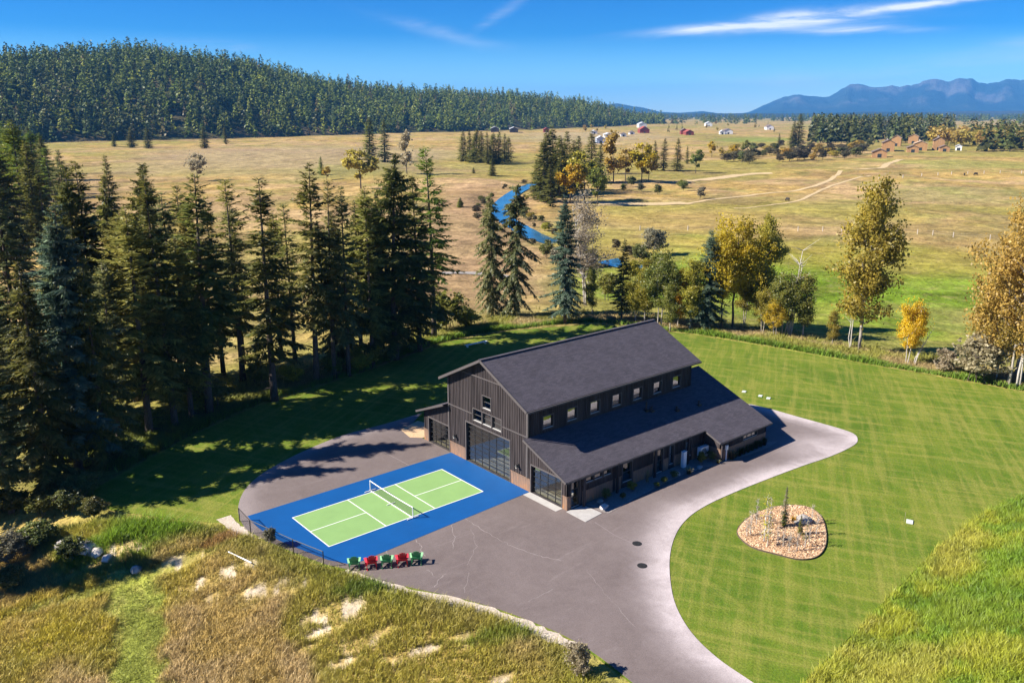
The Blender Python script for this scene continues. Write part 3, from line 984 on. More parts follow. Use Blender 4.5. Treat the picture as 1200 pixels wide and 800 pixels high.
GX = 9.45                     # gable wall
YC, RZ, SL = 0.3, 9.6, 0.491  # ridge line, height, slope
YL, YR = 5.5, -4.9            # main side walls
XE = 29.2
EAVE_R, EAVE_L = -5.4, 6.0
WZ, WS = 4.46, 0.40            # lean-to roof at the main wall, slope
barn = thing('barn', 'long black board clad barn with grey shingle roof and lean-to wings', 'barn', (19, 0, 0))
BO = Vector((-19, 0, 0))


def bpart(mb, name, m, parent=barn, **kw):
    if parent is barn:
        mb.v = [(v[0] - 19, v[1], v[2]) for v in mb.v]
        return mb.obj(name, m, barn, **kw)
    p = parent.matrix_world.translation
    mb.v = [(v[0] - 19 - parent.location.x, v[1] - parent.location.y, v[2] - parent.location.z) for v in mb.v]
    return mb.obj(name, m, parent, **kw)


def main_z(y): return RZ - SL * abs(y - YC)
def wing_z(y): return WZ - WS * (YR - y) if y < 0 else WZ - WS * (y - YL)


class Wall:
    """a plane wall: u along, z up; knows its openings"""
    def __init__(s, org, ud, nrm):
        s.o = Vector(org); s.u = Vector(ud); s.n = Vector(nrm); s.holes = []

    def p(s, u, z, out=0.0):
        q = s.o + s.u * u + s.n * out
        return (q.x, q.y, z)

    def build(s, outline, depth=0.22, name='wall'):
        mb = MB()
        loops = [[Vector((a, b, 0)) for a, b in outline]] + [[Vector((h[0], h[2], 0)), Vector((h[0], h[3], 0)), Vector((h[1], h[3], 0)), Vector((h[1], h[2], 0))] for h in s.holes]
        flat = [q for l in loops for q in l]
        tr = tessellate_polygon(loops)
        for out in (0.0, -depth):
            n = len(mb.v)
            mb.v += [s.p(q.x, q.y, out) for q in flat]
            mb.f += [tuple(n + i for i in t) for t in tr]
        for u0, u1, z0, z1 in s.holes:
            for (a, b), (c, d) in (((u0, z0), (u1, z0)), ((u1, z0), (u1, z1)), ((u1, z1), (u0, z1)), ((u0, z1), (u0, z0))):
                mb.quad(s.p(a, b), s.p(c, d), s.p(c, d, -depth), s.p(a, b, -depth))
        for (a, b), (c, d) in zip(outline, outline[1:] + outline[:1]):
            mb.quad(s.p(a, b), s.p(c, d), s.p(c, d, -depth), s.p(a, b, -depth))
        w = bpart(mb, name, M['board'])
        bm = bmesh.new(); bm.from_mesh(w.data); bmesh.ops.recalc_face_normals(bm, faces=bm.faces[:]); bm.to_mesh(w.data); bm.free()
        return w

    def battens(s, u0, u1, zlo, ztop, step=0.21, w=0.055, t=0.035):
        mb = MB(); u = u0 + step * 0.5; rnd = random.Random(int(u0 * 100))
        while u < u1:
            segs = [(zlo, ztop(u) - 0.02)]
            for h in s.holes:
                if h[0] - 0.09 < u < h[1] + 0.09:
                    new = []
                    for a, b in segs:
                        if h[3] + 0.09 <= a or h[2] - 0.09 >= b: new.append((a, b)); continue
                        if h[2] - 0.09 > a: new.append((a, h[2] - 0.09))
                        if h[3] + 0.09 < b: new.append((h[3] + 0.09, b))
                    segs = new
            tt = t * rnd.uniform(0.7, 1.3); ww = w * rnd.uniform(0.75, 1.25)
            for a, b in segs:
                if b - a > 0.05:
                    mb.hexa([s.p(u - ww / 2, a, 0.001), s.p(u + ww / 2, a, 0.001), s.p(u + ww / 2, a, tt), s.p(u - ww / 2, a, tt),
                             s.p(u - ww / 2, b, 0.001), s.p(u + ww / 2, b, 0.001), s.p(u + ww / 2, b, tt), s.p(u - ww / 2, b, tt)])
            u += step
        return bpart(mb, 'batten', M['board'], kind='stuff')

    def slab(s, mb, u0, u1, z0, z1, o0, o1):
        mb.hexa([s.p(u0, z0, o0), s.p(u1, z0, o0), s.p(u1, z0, o1), s.p(u0, z0, o1), s.p(u0, z1, o0), s.p(u1, z1, o0), s.p(u1, z1, o1), s.p(u0, z1, o1)])
        return mb

    def wainscot(s, u0, u1, h=1.05, z0=0.0):
        """corrugated rusty sheet standing proud of the wall"""
        mb = MB(); n = max(2, int(abs(u1 - u0) / 0.10)); N = []
        for i in range(n + 1):
            u = u0 + (u1 - u0) * i / n; o = 0.05 if i % 2 else 0.02
            N.append((u, o))
        for (a, oa), (b, ob) in zip(N[:-1], N[1:]):
            mb.quad(s.p(a, z0, oa), s.p(b, z0, ob), s.p(b, h, ob), s.p(a, h, oa))
        s.slab(mb, u0, u1, h, h + 0.05, 0.002, 0.075)
        return bpart(mb, 'wainscot', M['rust'])

    def window(s, h, sashes=2, trim=True, cols=1):
        u0, u1, z0, z1 = h
        mb = MB(); f = 0.05
        for a, b, c, d in ((u0, u1, z0, z0 + f), (u0, u1, z1 - f, z1), (u0, u0 + f, z0 + f, z1 - f), (u1 - f, u1, z0 + f, z1 - f)):
            s.slab(mb, min(a, b), max(a, b), c, d, -0.14, -0.06)
        fr = bpart(mb, 'window', M['sash'])
        zs = [z0 + f + (z1 - z0 - 2 * f) * i / sashes for i in range(sashes + 1)]
        us = [u0 + f + (u1 - u0 - 2 * f) * i / cols for i in range(cols + 1)]
        for i in range(sashes):
            for j in range(cols):
                pm = s.slab(MB(), us[j] + 0.012, us[j + 1] - 0.012, zs[i] + 0.012, zs[i + 1] - 0.012, -0.115, -0.105)
                bpart(pm, 'pane', M['glass'], fr)
        bars = MB()
        for z in zs[1:-1]: s.slab(bars, u0 + f, u1 - f, z - 0.022, z + 0.022, -0.13, -0.075)
        for u in us[1:-1]: s.slab(bars, u - 0.022, u + 0.022, z0 + f, z1 - f, -0.128, -0.077)
        if bars.v: bpart(bars, 'glazing_bar', M['sash'], fr, kind='stuff')
        sill = s.slab(MB(), u0, u1, z0 - 0.001, z0 + 0.03, -0.055, 0.012)
        bpart(sill, 'sill', M['sill'], fr)
        if trim:
            tm = MB(); w = 0.08
            for a, b, c, d in ((u0 - w, u1 + w, z1 + 0.002, z1 + w), (u0 - w, u0 - 0.002, z0, z1), (u1 + 0.002, u1 + w, z0, z1), (u0 - w, u1 + w, z0 - w, z0 - 0.002)):
                s.slab(tm, a, b, c, d, 0.003, 0.045)
            bpart(tm, 'window_trim', M['trim'], fr)
        return fr

    def garage(s, h, cols, rows, label=None):
        u0, u1, z0, z1 = h
        mb = MB(); b = 0.05
        us = [u0 + (u1 - u0) * i / cols for i in range(cols + 1)]
        zs = [z0 + (z1 - z0) * i / rows for i in range(rows + 1)]
        for i, u in enumerate(us):
            a, c = (u, u + b) if i == 0 else ((u - b, u) if i == cols else (u - b / 2, u + b / 2))
            s.slab(mb, a, c, z0, z1, -0.20, -0.14)
        for i, z in enumerate(zs):
            a, c = (z, z + b) if i == 0 else ((z - b, z) if i == rows else (z - b / 2, z + b / 2))
            s.slab(mb, u0 + b + 0.001, u1 - b - 0.001, a, c, -0.197, -0.143)
        d = bpart(mb, 'garage_door', M['black_metal'], label=label)
        me = None
        for i in range(cols):
            for j in range(rows):
                cu, cz = (us[i] + us[i + 1]) / 2, (zs[j] + zs[j + 1]) / 2
                if me is None:
                    du, dz = (us[1] - us[0]) / 2 - b / 2 - 0.001, (zs[1] - zs[0]) / 2 - b / 2 - 0.001
                    pm = MB()
                    uu, nn = s.u, s.n
                    c0 = [uu * a + nn * o + Vector((0, 0, zz)) for zz in (-dz, dz) for a, o in ((-du, -.006), (du, -.006), (du, .006), (-du, .006))]
                    pm.hexa(c0); me = pm.mesh('pane', M['door_glass'])
                q = Vector(s.p(cu, cz, -0.17)) + BO
                link('pane', me, d, q)
        fr = MB()
        for a, c, e, f in ((u0 - 0.10, u0 - 0.002, z0, z1), (u1 + 0.002, u1 + 0.10, z0, z1), (u0 - 0.10, u1 + 0.10, z1 + 0.002, z1 + 0.12)):
            s.slab(fr, a, c, e, f, 0.004, 0.055)
        bpart(fr, 'door_trim', M['trim'], d)
        return d


# --- gable wall (faces -x); u runs along -y so that u = -y
gable = Wall((GX, 0, 0), (0, -1, 0), (-1, 0, 0))
BIG = (-2.98, 2.73, 0.05, 3.5); LD = (-8.5, -5.42, 0.05, 2.3); RD = (5.3, 8.72, 0.05, 2.3)
GW1 = (-0.72, 0.34, 5.36, 6.4)
GW = [(-1.98 + 1.25 * i, -1.98 + 1.25 * i + 1.12, 3.95, 4.95) for i in range(3)]
gable.holes = [BIG, LD, RD, GW1] + GW
OUT = 9.3
outline = [(-OUT, 0), (OUT, 0), (OUT, wing_z(-OUT) - 0.12), (4.9, wing_z(-4.9) - 0.12), (4.9, main_z(-4.9) - 0.15), (-YC, RZ - 0.15), (-5.5, main_z(5.5) - 0.15), (-5.5, wing_z(5.5) - 0.12), (-OUT, wing_z(OUT) - 0.12)]
gable.build(outline)


def top(u):
    y = -u
    return (main_z(y) - 0.15) if YR < y < YL else wing_z(y) - 0.12


gable.battens(-5.48, 4.9, 1.12, top)
gable.battens(-9.3, -5.5, 1.12, top)
gable.battens(4.92, 9.3, 1.12, top)
for u0, u1 in ((-5.3, -3.1), (2.85, 5.18)): gable.wainscot(u0, u1)
gable.wainscot(-9.3, -8.62); gable.wainscot(8.84, 9.32)
for fr, nm in ((GW1, 1),): gable.window(fr)
for h in GW: gable.window(h)
gable.garage(BIG, 6, 8, 'tall black framed glass garage door in the gable')
gable.garage(LD, 4, 5, 'low glass garage door in the far wing')
gable.garage(RD, 4, 5, 'low glass garage door in the near wing')
for z, segs in ((4.42, ((-5.5, -2.12), (1.86, 4.9))), (7.82, ((-3.75, 3.15),))):
    for a, b in segs:
        bpart(gable.slab(MB(), a, b, z, z + 0.09, 0.002, 0.075), 'trim_board', M['trim'])
bpart(gable.slab(MB(), 4.72, 4.91, 1.12, main_z(-4.9) - 0.2, 0.038, 0.07), 'corner_board', M['trim'])
bpart(gable.slab(MB(), -5.51, -5.34, 1.12, main_z(5.5) - 0.2, 0.038, 0.07), 'corner_board', M['trim'])

# --- clerestory wall (faces -y)
cler = Wall((0, YR, 0), (1, 0, 0), (0, -1, 0))
CW = [(10.98 + 2.602 * i, 12.02 + 2.602 * i, 4.78, 5.78) for i in range(7)]
cler.holes = CW
ez = main_z(EAVE_R)
cler.build([(GX, 0.0), (XE, 0.0), (XE, main_z(YR) - 0.15), (GX, main_z(YR) - 0.15)], name='clerestory_wall')
cler.battens(GX, XE, WZ - 0.02, lambda u: main_z(YR) - 0.17)
for h in CW: cler.window(h, 1)
# --- far and back walls
back = Wall((0, YL, 0), (1, 0, 0), (0, 1, 0))
back.build([(GX, 0), (XE, 0), (XE, main_z(YL) - 0.15), (GX, main_z(YL) - 0.15)], name='rear_wall')
far = Wall((XE, 0, 0), (0, 1, 0), (1, 0, 0))
far.build([(-9.3, 0), (9.3, 0), (9.3, wing_z(9.3) - .12), (5.5, wing_z(5.5) - .12), (5.5, main_z(5.5) - .15), (YC, RZ - .15), (-4.9, main_z(-4.9) - .15), (-4.9, wing_z(-4.9) - .12), (-9.3, wing_z(-9.3) - .12)], name='end_wall')

# --- lean-to side wall (faces -y)
side = Wall((0, -9.3, 0), (1, 0, 0), (0, -1, 0))
zt = wing_z(-9.3) - 0.12
SG = (9.85, 10.72, 0.08, 2.2)
HW = [(11.08, 12.15, 1.66, 2.08), (12.28, 13.15, 1.66, 2.08), (13.28, 14.1, 1.66, 2.08)]
WA = (15.45, 16.5, 0.45, 2.05); WB = (19.1, 20.25, 0.06, 2.1); NW = (21.1, 21.62, 0.4, 2.05); WW = (23.2, 23.95, 0.5, 1.95)
side.holes = [SG] + HW + [WA, WB, NW, WW]
side.build([(GX, 0), (25.6, 0), (25.6, zt), (GX, zt)])
side.battens(GX, 25.6, 1.12, lambda u: zt - 0.02)
side.window(SG, 3)
for h in HW: side.window(h, 1)
for h in (WA, NW, WW): side.window(h, 2)
dfr = side.window(WB, 2, cols=2)
dfr.name = 'glazed_door'
for u0, u1 in ((9.42, 9.75), (11.0, 14.3), (14.62, 15.3), (16.65, 19.0), (20.35, 21.0), (21.75, 23.05), (24.1, 25.5)):
    side.wainscot(u0, u1)
for u in (10.85, 14.46, 18.9, 23.12):
    bpart(side.slab(MB(), u - 0.09, u + 0.09, 0, zt - 0.05, 0.3, 0.46), 'post', M['board'])
# --- outer bay at the far end
bay = Wall((0, -11.15, 0), (1, 0, 0), (0, -1, 0))
bz = wing_z(-11.15) - 0.12
BW = (28.75, 30.8, 1.12, 1.55)
bay.holes = [BW]
bay.build([(25.7, 0), (32.2, 0), (32.2, bz), (25.7, bz)], name='bay_wall')
bay.battens(25.7, 32.2, 1.12, lambda u: bz - 0.02)
bay.window(BW, 1, cols=3)
bay.wainscot(25.85, 32.15, 1.05)
jog = Wall((25.7, 0, 0), (0, 1, 0), (-1, 0, 0))
jog.build([(-11.15, 0), (-9.32, 0), (-9.32, wing_z(-9.32) - .12), (-11.15, bz)], name='bay_side_wall')
jog.wainscot(-11.1, -9.4)
end = Wall((32.2, 0, 0), (0, 1, 0), (1, 0, 0))
end.build([(-11.15, 0), (-3.2, 0), (-3.2, 5.14 - .12), (-11.15, bz)], name='bay_end_wall')
bpart(bay.slab(MB(), 25.62, 25.82, 0, bz, 0.01, 0.12), 'corner_post', M['board'])
bpart(MB().box(29.2, 32.2, -3.4, -3.2, 0, 4.9), 'bay_rear_wall', M['board'])
# inner bits: floor, lining of the roof
bpart(MB().box(GX + .23, XE - .23, -9.05, 9.05, 0.0, 0.06), 'floor', M['floor'])
bpart(MB().box(29.25, 32.0, -10.9, -3.4, 0.0, 0.05), 'floor', M['floor'])
# left wing outer wall
lw_ = Wall((0, 9.3, 0), (1, 0, 0), (0, 1, 0))
lw_.build([(GX, 0), (XE, 0), (XE, wing_z(9.3) - .12), (GX, wing_z(9.3) - .12)])
lw_.battens(GX, XE, 0.1, lambda u: wing_z(9.3) - .14)


def roof_slab(x0, x1, y0, z0, y1, z1, name='roof', th=0.16):
    """(y0,z0) ridge side, (y1,z1) eave side; local x along the slope so shingles follow it"""
    d = Vector((0, y1 - y0, z1 - z0)); L = d.length; ey = d.normalized()
    n = Vector((1, 0, 0)).cross(ey)
    if n.z < 0: n = -n
    mb = MB()
    X = x1 - x0
    mb.hexa([(0, 0, -th), (X, 0, -th), (X, L, -th), (0, L, -th), (0, 0, 0), (X, 0, 0), (X, L, 0), (0, L, 0)])
    o = mb.obj(name, [M['roof'], M['soffit']], barn)
    for p in o.data.polygons:
        p.material_index = 0 if p.normal.z > 0.5 else 1
    mx = Matrix(((1, 0, 0), tuple(ey), tuple(n))).transposed()
    if mx.determinant() < 0:
        # keep a right handed frame: run local x the other way
        mx = Matrix(((-1, 0, 0), tuple(ey), tuple(n))).transposed()
        o.rotation_euler = mx.to_euler(); o.location = Vector((x1, y0, z0)) + BO
    else:
        o.rotation_euler = mx.to_euler(); o.location = Vector((x0, y0, z0)) + BO
    return o


RX0, RX1 = 8.85, 29.85
r1 = roof_slab(RX0, RX1, YC, RZ, EAVE_R, main_z(EAVE_R))
r2 = roof_slab(RX0, RX1, YC, RZ, EAVE_L, main_z(EAVE_L))
rw = roof_slab(8.9, 25.2, YR - 0.0, WZ, -9.72, wing_z(-9.72), th=0.13)
rw2 = roof_slab(25.2, 32.75, YR - 0.0, WZ, -11.38, wing_z(-11.38), th=0.13)
rw3 = roof_slab(29.21, 32.75, -3.0, WZ + WS * 1.9, YR, WZ, th=0.13)
rl = roof_slab(8.9, XE + 0.4, YL, WZ, 9.75, wing_z(9.75), th=0.13)
# metal edge trim along rakes and eaves
ft = 0.20


def fascia(a, b, w=0.05, h=0.22):
    mb = MB(); mb.bar(a, b, w, h); bpart(mb, 'fascia', M['trim'])


for x in (RX0 - 0.026,):
    fascia((x, YC, RZ - 0.07), (x, EAVE_R, main_z(EAVE_R) - 0.07)); fascia((x, YC + 0.01, RZ - 0.07), (x, EAVE_L, main_z(EAVE_L) - 0.07))
    fascia((x + .05, YR - 0.03, WZ - 0.06), (x + .05, -9.72, wing_z(-9.72) - 0.06), h=0.18)
    fascia((x + .05, YL + 0.03, WZ - 0.06), (x + .05, 9.75, wing_z(9.75) - 0.06), h=0.18)
fascia((RX0, EAVE_R - 0.06, main_z(EAVE_R) - 0.10), (RX1, EAVE_R - 0.06, main_z(EAVE_R) - 0.10), 0.10, 0.13)
bpart(MB().bar((RX0 - .02, YC, RZ + .015), (RX1, YC, RZ + .015), 0.30, 0.035), 'ridge_cap', M['roof'])
fascia((8.9, -9.74, wing_z(-9.72) - 0.09), (25.2, -9.74, wing_z(-9.72) - 0.07), 0.05, 0.11)
fascia((25.2, -11.40, wing_z(-11.38) - 0.09), (32.75, -11.40, wing_z(-11.38) - 0.07), 0.05, 0.11)
fascia((25.17, -9.9, wing_z(-9.9) - 0.06), (25.17, -11.38, wing_z(-11.38) - 0.06), 0.05, 0.16)
# rafter tails under the low eave
rt = MB()
for i in range(27):
    x = 9.3 + i * 0.6
    y0, y1 = (-9.25, -9.71)
    rt.bar((x, y0, wing_z(y0) - 0.17), (x, y1, wing_z(y1) - 0.16), 0.06, 0.07)
for i in range(12):
    x = 25.5 + i * 0.6
    rt.bar((x, -11.17, wing_z(-11.17) - 0.17), (x, -11.37, wing_z(-11.37) - 0.16), 0.06, 0.07)
bpart(rt, 'rafter_tail', M['soffit'], kind='stuff')
# downpipe, plumbing vents
bpart(MB().tube([(GX - 0.08, YR - 0.12, main_z(YR) - 0.3), (GX - 0.08, YR - 0.12, WZ + 0.1)], 0.05, 8), 'downpipe', M['black_metal'])
for x, y, h in ((21.9, -5.95, 0.75), (22.35, -6.15, 0.35), (27.6, -7.1, 0.35), (24.8, -6.9, 0.3)):
    z = wing_z(y)
    mb = MB().tube([(x, y, z - 0.05), (x, y, z + h)], 0.06, 10)
    mb.tube([(x, y, z + h), (x, y, z + h + 0.08)], 0.10, 10)
    mb.box(x - .2, x + .2, y - .2, y + .2, z - 0.08, z + 0.09)
    bpart(mb, 'roof_vent', M['black_metal'])


# wall lanterns beside the big door
def lantern(y, z):
    mb = MB(); x = GX - 0.06
    mb.box(x - 0.02, x + 0.02, y - 0.07, y + 0.07, z + 0.02, z + 0.34)
    mb.bar((x - 0.02, y, z + 0.28), (x - 0.22, y, z + 0.28), 0.04, 0.04)
    mb.tube([(x - 0.20, y, z + 0.30), (x - 0.20, y, z + 0.24), (x - 0.20, y, z + 0.17)], [0.05, 0.10, 0.16], 10)
    l = bpart(mb, 'wall_lantern', M['black_metal'])
    g_ = MB().tube([(x - 0.20, y, z + 0.169), (x - 0.20, y, z + 0.05), (x - 0.20, y, z)], [0.085, 0.085, 0.05], 10)
    bpart(g_, 'lamp_glass', M['lamp'], l)


M['lamp'] = plain('frosted_lamp', (0.75, 0.66, 0.5), 0.35)
lantern(4.42, 1.62); lantern(-3.82, 1.62)
M['drain'] = plain('drain_black', (0.02, 0.02, 0.02), 0.6, var=0.3)


def heat_pump():
    x, y = 26.2, -9.95
    t = thing('heat_pump', 'white outdoor heat pump unit standing by the bay wall', 'heat pump', (x - 1.3, y + 0.1, 0))
    o = bevel(MB().box(-.55, .55, -.19, .19, 0.28, 1.22).obj('casing', M['white'], t), 0.03)
    g_ = MB()
    for k in range(6):
        r0 = 0.08 + 0.055 * k
        P = [(-0.12 + r0 * math.cos(a), -0.215, 0.75 + r0 * math.sin(a)) for a in np.linspace(0, 2 * math.pi, 24)]
        g_.tube(P, 0.008, 4)
    for a in np.linspace(0, math.pi, 5)[:-1]:
        g_.bar((-0.12 - .36 * math.cos(a), -0.222, 0.75 - .36 * math.sin(a)), (-0.12 + .36 * math.cos(a), -0.222, 0.75 + .36 * math.sin(a)), 0.012, 0.012)
    g_.obj('fan_grille', M['grille'], t)
    f_ = MB().tube([(-0.12, -0.197, 0.75), (-0.12, -0.193, 0.75)], 0.38, 20); f_.obj('fan_opening', M['grille_dark'], t)
    for sx in (-0.42, 0.42): MB().box(sx - .04, sx + .04, -.19, .19, 0.0, 0.279).obj('foot', M['black_metal'], t)
    MB().box(.551, .59, -.12, .12, .4, .62).obj('valve_cover', M['grille'], t)
    return t


M['grille'] = plain('grille_grey', (0.40, 0.42, 0.44), 0.5)
M['grille_dark'] = plain('fan_dark', (0.10, 0.12, 0.14), 0.5)
heat_pump()


def utility(x, y, h, w, name, label, m='white'):
    t = thing(name, label, 'utility box', (x, y, 0))
    bevel(MB().box(-w / 2, w / 2, -.14, .14, 0, h).obj('cabinet', M[m], t), 0.02)
    MB().box(-w / 2 - .02, w / 2 + .02, -.16, .16, h + 0.001, h + .04).obj('lid', M[m], t)
    MB().box(-w / 2 + .05, w / 2 - .05, -.158, -.142, .1, h - .12).obj('door', M[m], t)


utility(22.35, -9.85, 1.4, 0.42, 'utility_cabinet', 'tall pale utility cabinet standing against the low barn wall')
pm = thing('meter_pipe', 'white meter box with conduit on the bay corner', 'meter', (26.2, -11.30, 0))
MB().tube([(0, 0, 0), (0, 0, 1.0)], 0.06, 8).obj('conduit', M['white'], pm)
bevel(MB().box(-.13, .13, -.09, .09, 1.001, 1.42).obj('meter_box', M['white'], pm), 0.02)

# ------------------------------------------------------------------ plant builders
def norm(v):
    return v / np.maximum(np.linalg.norm(v, axis=-1, keepdims=True), 1e-9)


def diamonds(base, dirs, length, width, rng, twist=True, up=None):
    """leaf/twig shaped quads: base points, directions, lengths, widths"""
    n = len(base)
    r = rng.normal(size=(n, 3)) if up is None else up + rng.normal(size=(n, 3)) * 0.45
    side = norm(np.cross(dirs, r))
    L = length[:, None]; W = width[:, None] * 0.5
    mid = base + dirs * L * 0.45
    V = np.stack([base, mid + side * W, base + dirs * L, mid - side * W], 1).reshape(-1, 3)
    Q = np.arange(n * 4).reshape(n, 4)
    return V, Q


def conifer(seed, H=24.0, Rm=3.4, dens=1.0, droop=0.25, clear=0.06, ragged=0.25, peak=0.18, gap=0.0, tw=0.30, taper=0.85, step=0.42):
    """returns (trunk MB, crown verts, crown quads): whorls of boughs that carry flat sprays of twigs"""
    rng = np.random.default_rng(seed)
    tb = MB()
    lean = rng.normal(0, 0.012, 2)
    tp = [(lean[0] * z * z / H, lean[1] * z * z / H, z) for z in np.linspace(-0.3, H * 0.985, 9)]
    r0 = 0.012 * H + 0.05
    tb.tube(tp, [r0 * (1 - 0.93 * (i / 8)) + (0.12 * r0 if i == 0 else 0) for i in range(9)], 7)
    # dead sticks on the bare lower stem
    for i in range(int(30 * clear / 0.2)):
        zz = rng.uniform(0.04, clear + 0.22) * H; a = rng.uniform(0, 6.28); l = rng.uniform(0.5, 1.9)
        tb.tube([(0, 0, zz), (math.cos(a) * l * .55, math.sin(a) * l * .55, zz - l * .06), (math.cos(a) * l, math.sin(a) * l, zz - l * rng.uniform(.1, .4))], [.035, .022, .008], 3, cap=False)
    B, D, Ln, Wd = [], [], [], []
    z = H * clear
    while z < H * 0.985:
        t = (z - H * clear) / (H * (1 - clear))
        prof = (1 - t) ** taper * (0.55 + 0.45 * min(1, t / peak + 0.15)) + 0.035
        nb = rng.integers(4, 8) if t < 0.9 else 4
        a0 = rng.uniform(0, 6.28)
        for k in range(nb):
            if rng.random() < gap: continue
            a = a0 + 6.283 * k / nb + rng.normal(0, 0.22)
            L = Rm * prof * rng.uniform(1 - ragged * 1.6, 1 + ragged * 0.55)
            L = max(L, 0.0104 * H)
            e0 = -0.20 + 0.95 * t ** 1.4 + rng.normal(0, 0.08)
            m = max(4, int(L / (0.145 / dens)))
            s = (np.arange(m) + rng.uniform(0, 1, m)) / m
            s = s[s > 0.12] if t < 0.8 else s
            m = len(s)
            if m == 0: continue
            out = s * L * math.cos(e0)
            zz = z + rng.uniform(-0.15, 0.15) + s * L * math.sin(e0) - droop * L * s ** 1.6 + 0.10 * L * s ** 4
            ca, sa = math.cos(a), math.sin(a)
            cx, cy = lean[0] * z * z / H, lean[1] * z * z / H
            P = np.stack([cx + out * ca, cy + out * sa, zz], 1)
            slope = math.sin(e0) - droop * 1.6 * s ** 0.6
            fw = norm(np.stack([np.full(m, ca), np.full(m, sa), slope], 1))
            lat = np.array([-sa, ca, 0.0])
            base_len = np.clip((0.42 * L * (1.05 - s) + 0.22 * min(1, H / 12)), 0.2 * min(1, H / 12), 1.0) * rng.uniform(0.6, 1.15, m)
            for sg in (1, -1):
                d = fw * 0.65 + lat * sg * 0.85 + np.array([0, 0, -1.0]) * (0.18 + droop * 0.5) + rng.normal(0, 0.16, (m, 3))
                B.append(P); D.append(norm(d)); Ln.append(base_len); Wd.append(base_len * tw * rng.uniform(0.7, 1.3, m))
            d = fw + rng.normal(0, 0.22, (m, 3)) + np.array([0, 0, 0.12])
            B.append(P); D.append(norm(d)); Ln.append(base_len * 0.8); Wd.append(base_len * tw)
            if droop > 0.3:
                d = fw * 0.25 + np.array([0, 0, -1.0]) + rng.normal(0, 0.2, (m, 3))
                B.append(P); D.append(norm(d)); Ln.append(base_len * 0.9); Wd.append(base_len * tw * 0.9)
        z += step * rng.uniform(0.7, 1.3) * (1 - 0.35 * t)
    B = np.concatenate(B); D = np.concatenate(D); Ln = np.concatenate(Ln); Wd = np.concatenate(Wd)
    V, Q = diamonds(B, D, Ln, Wd, rng, up=np.array([0, 0, 1.0]))
    return tb, V, Q


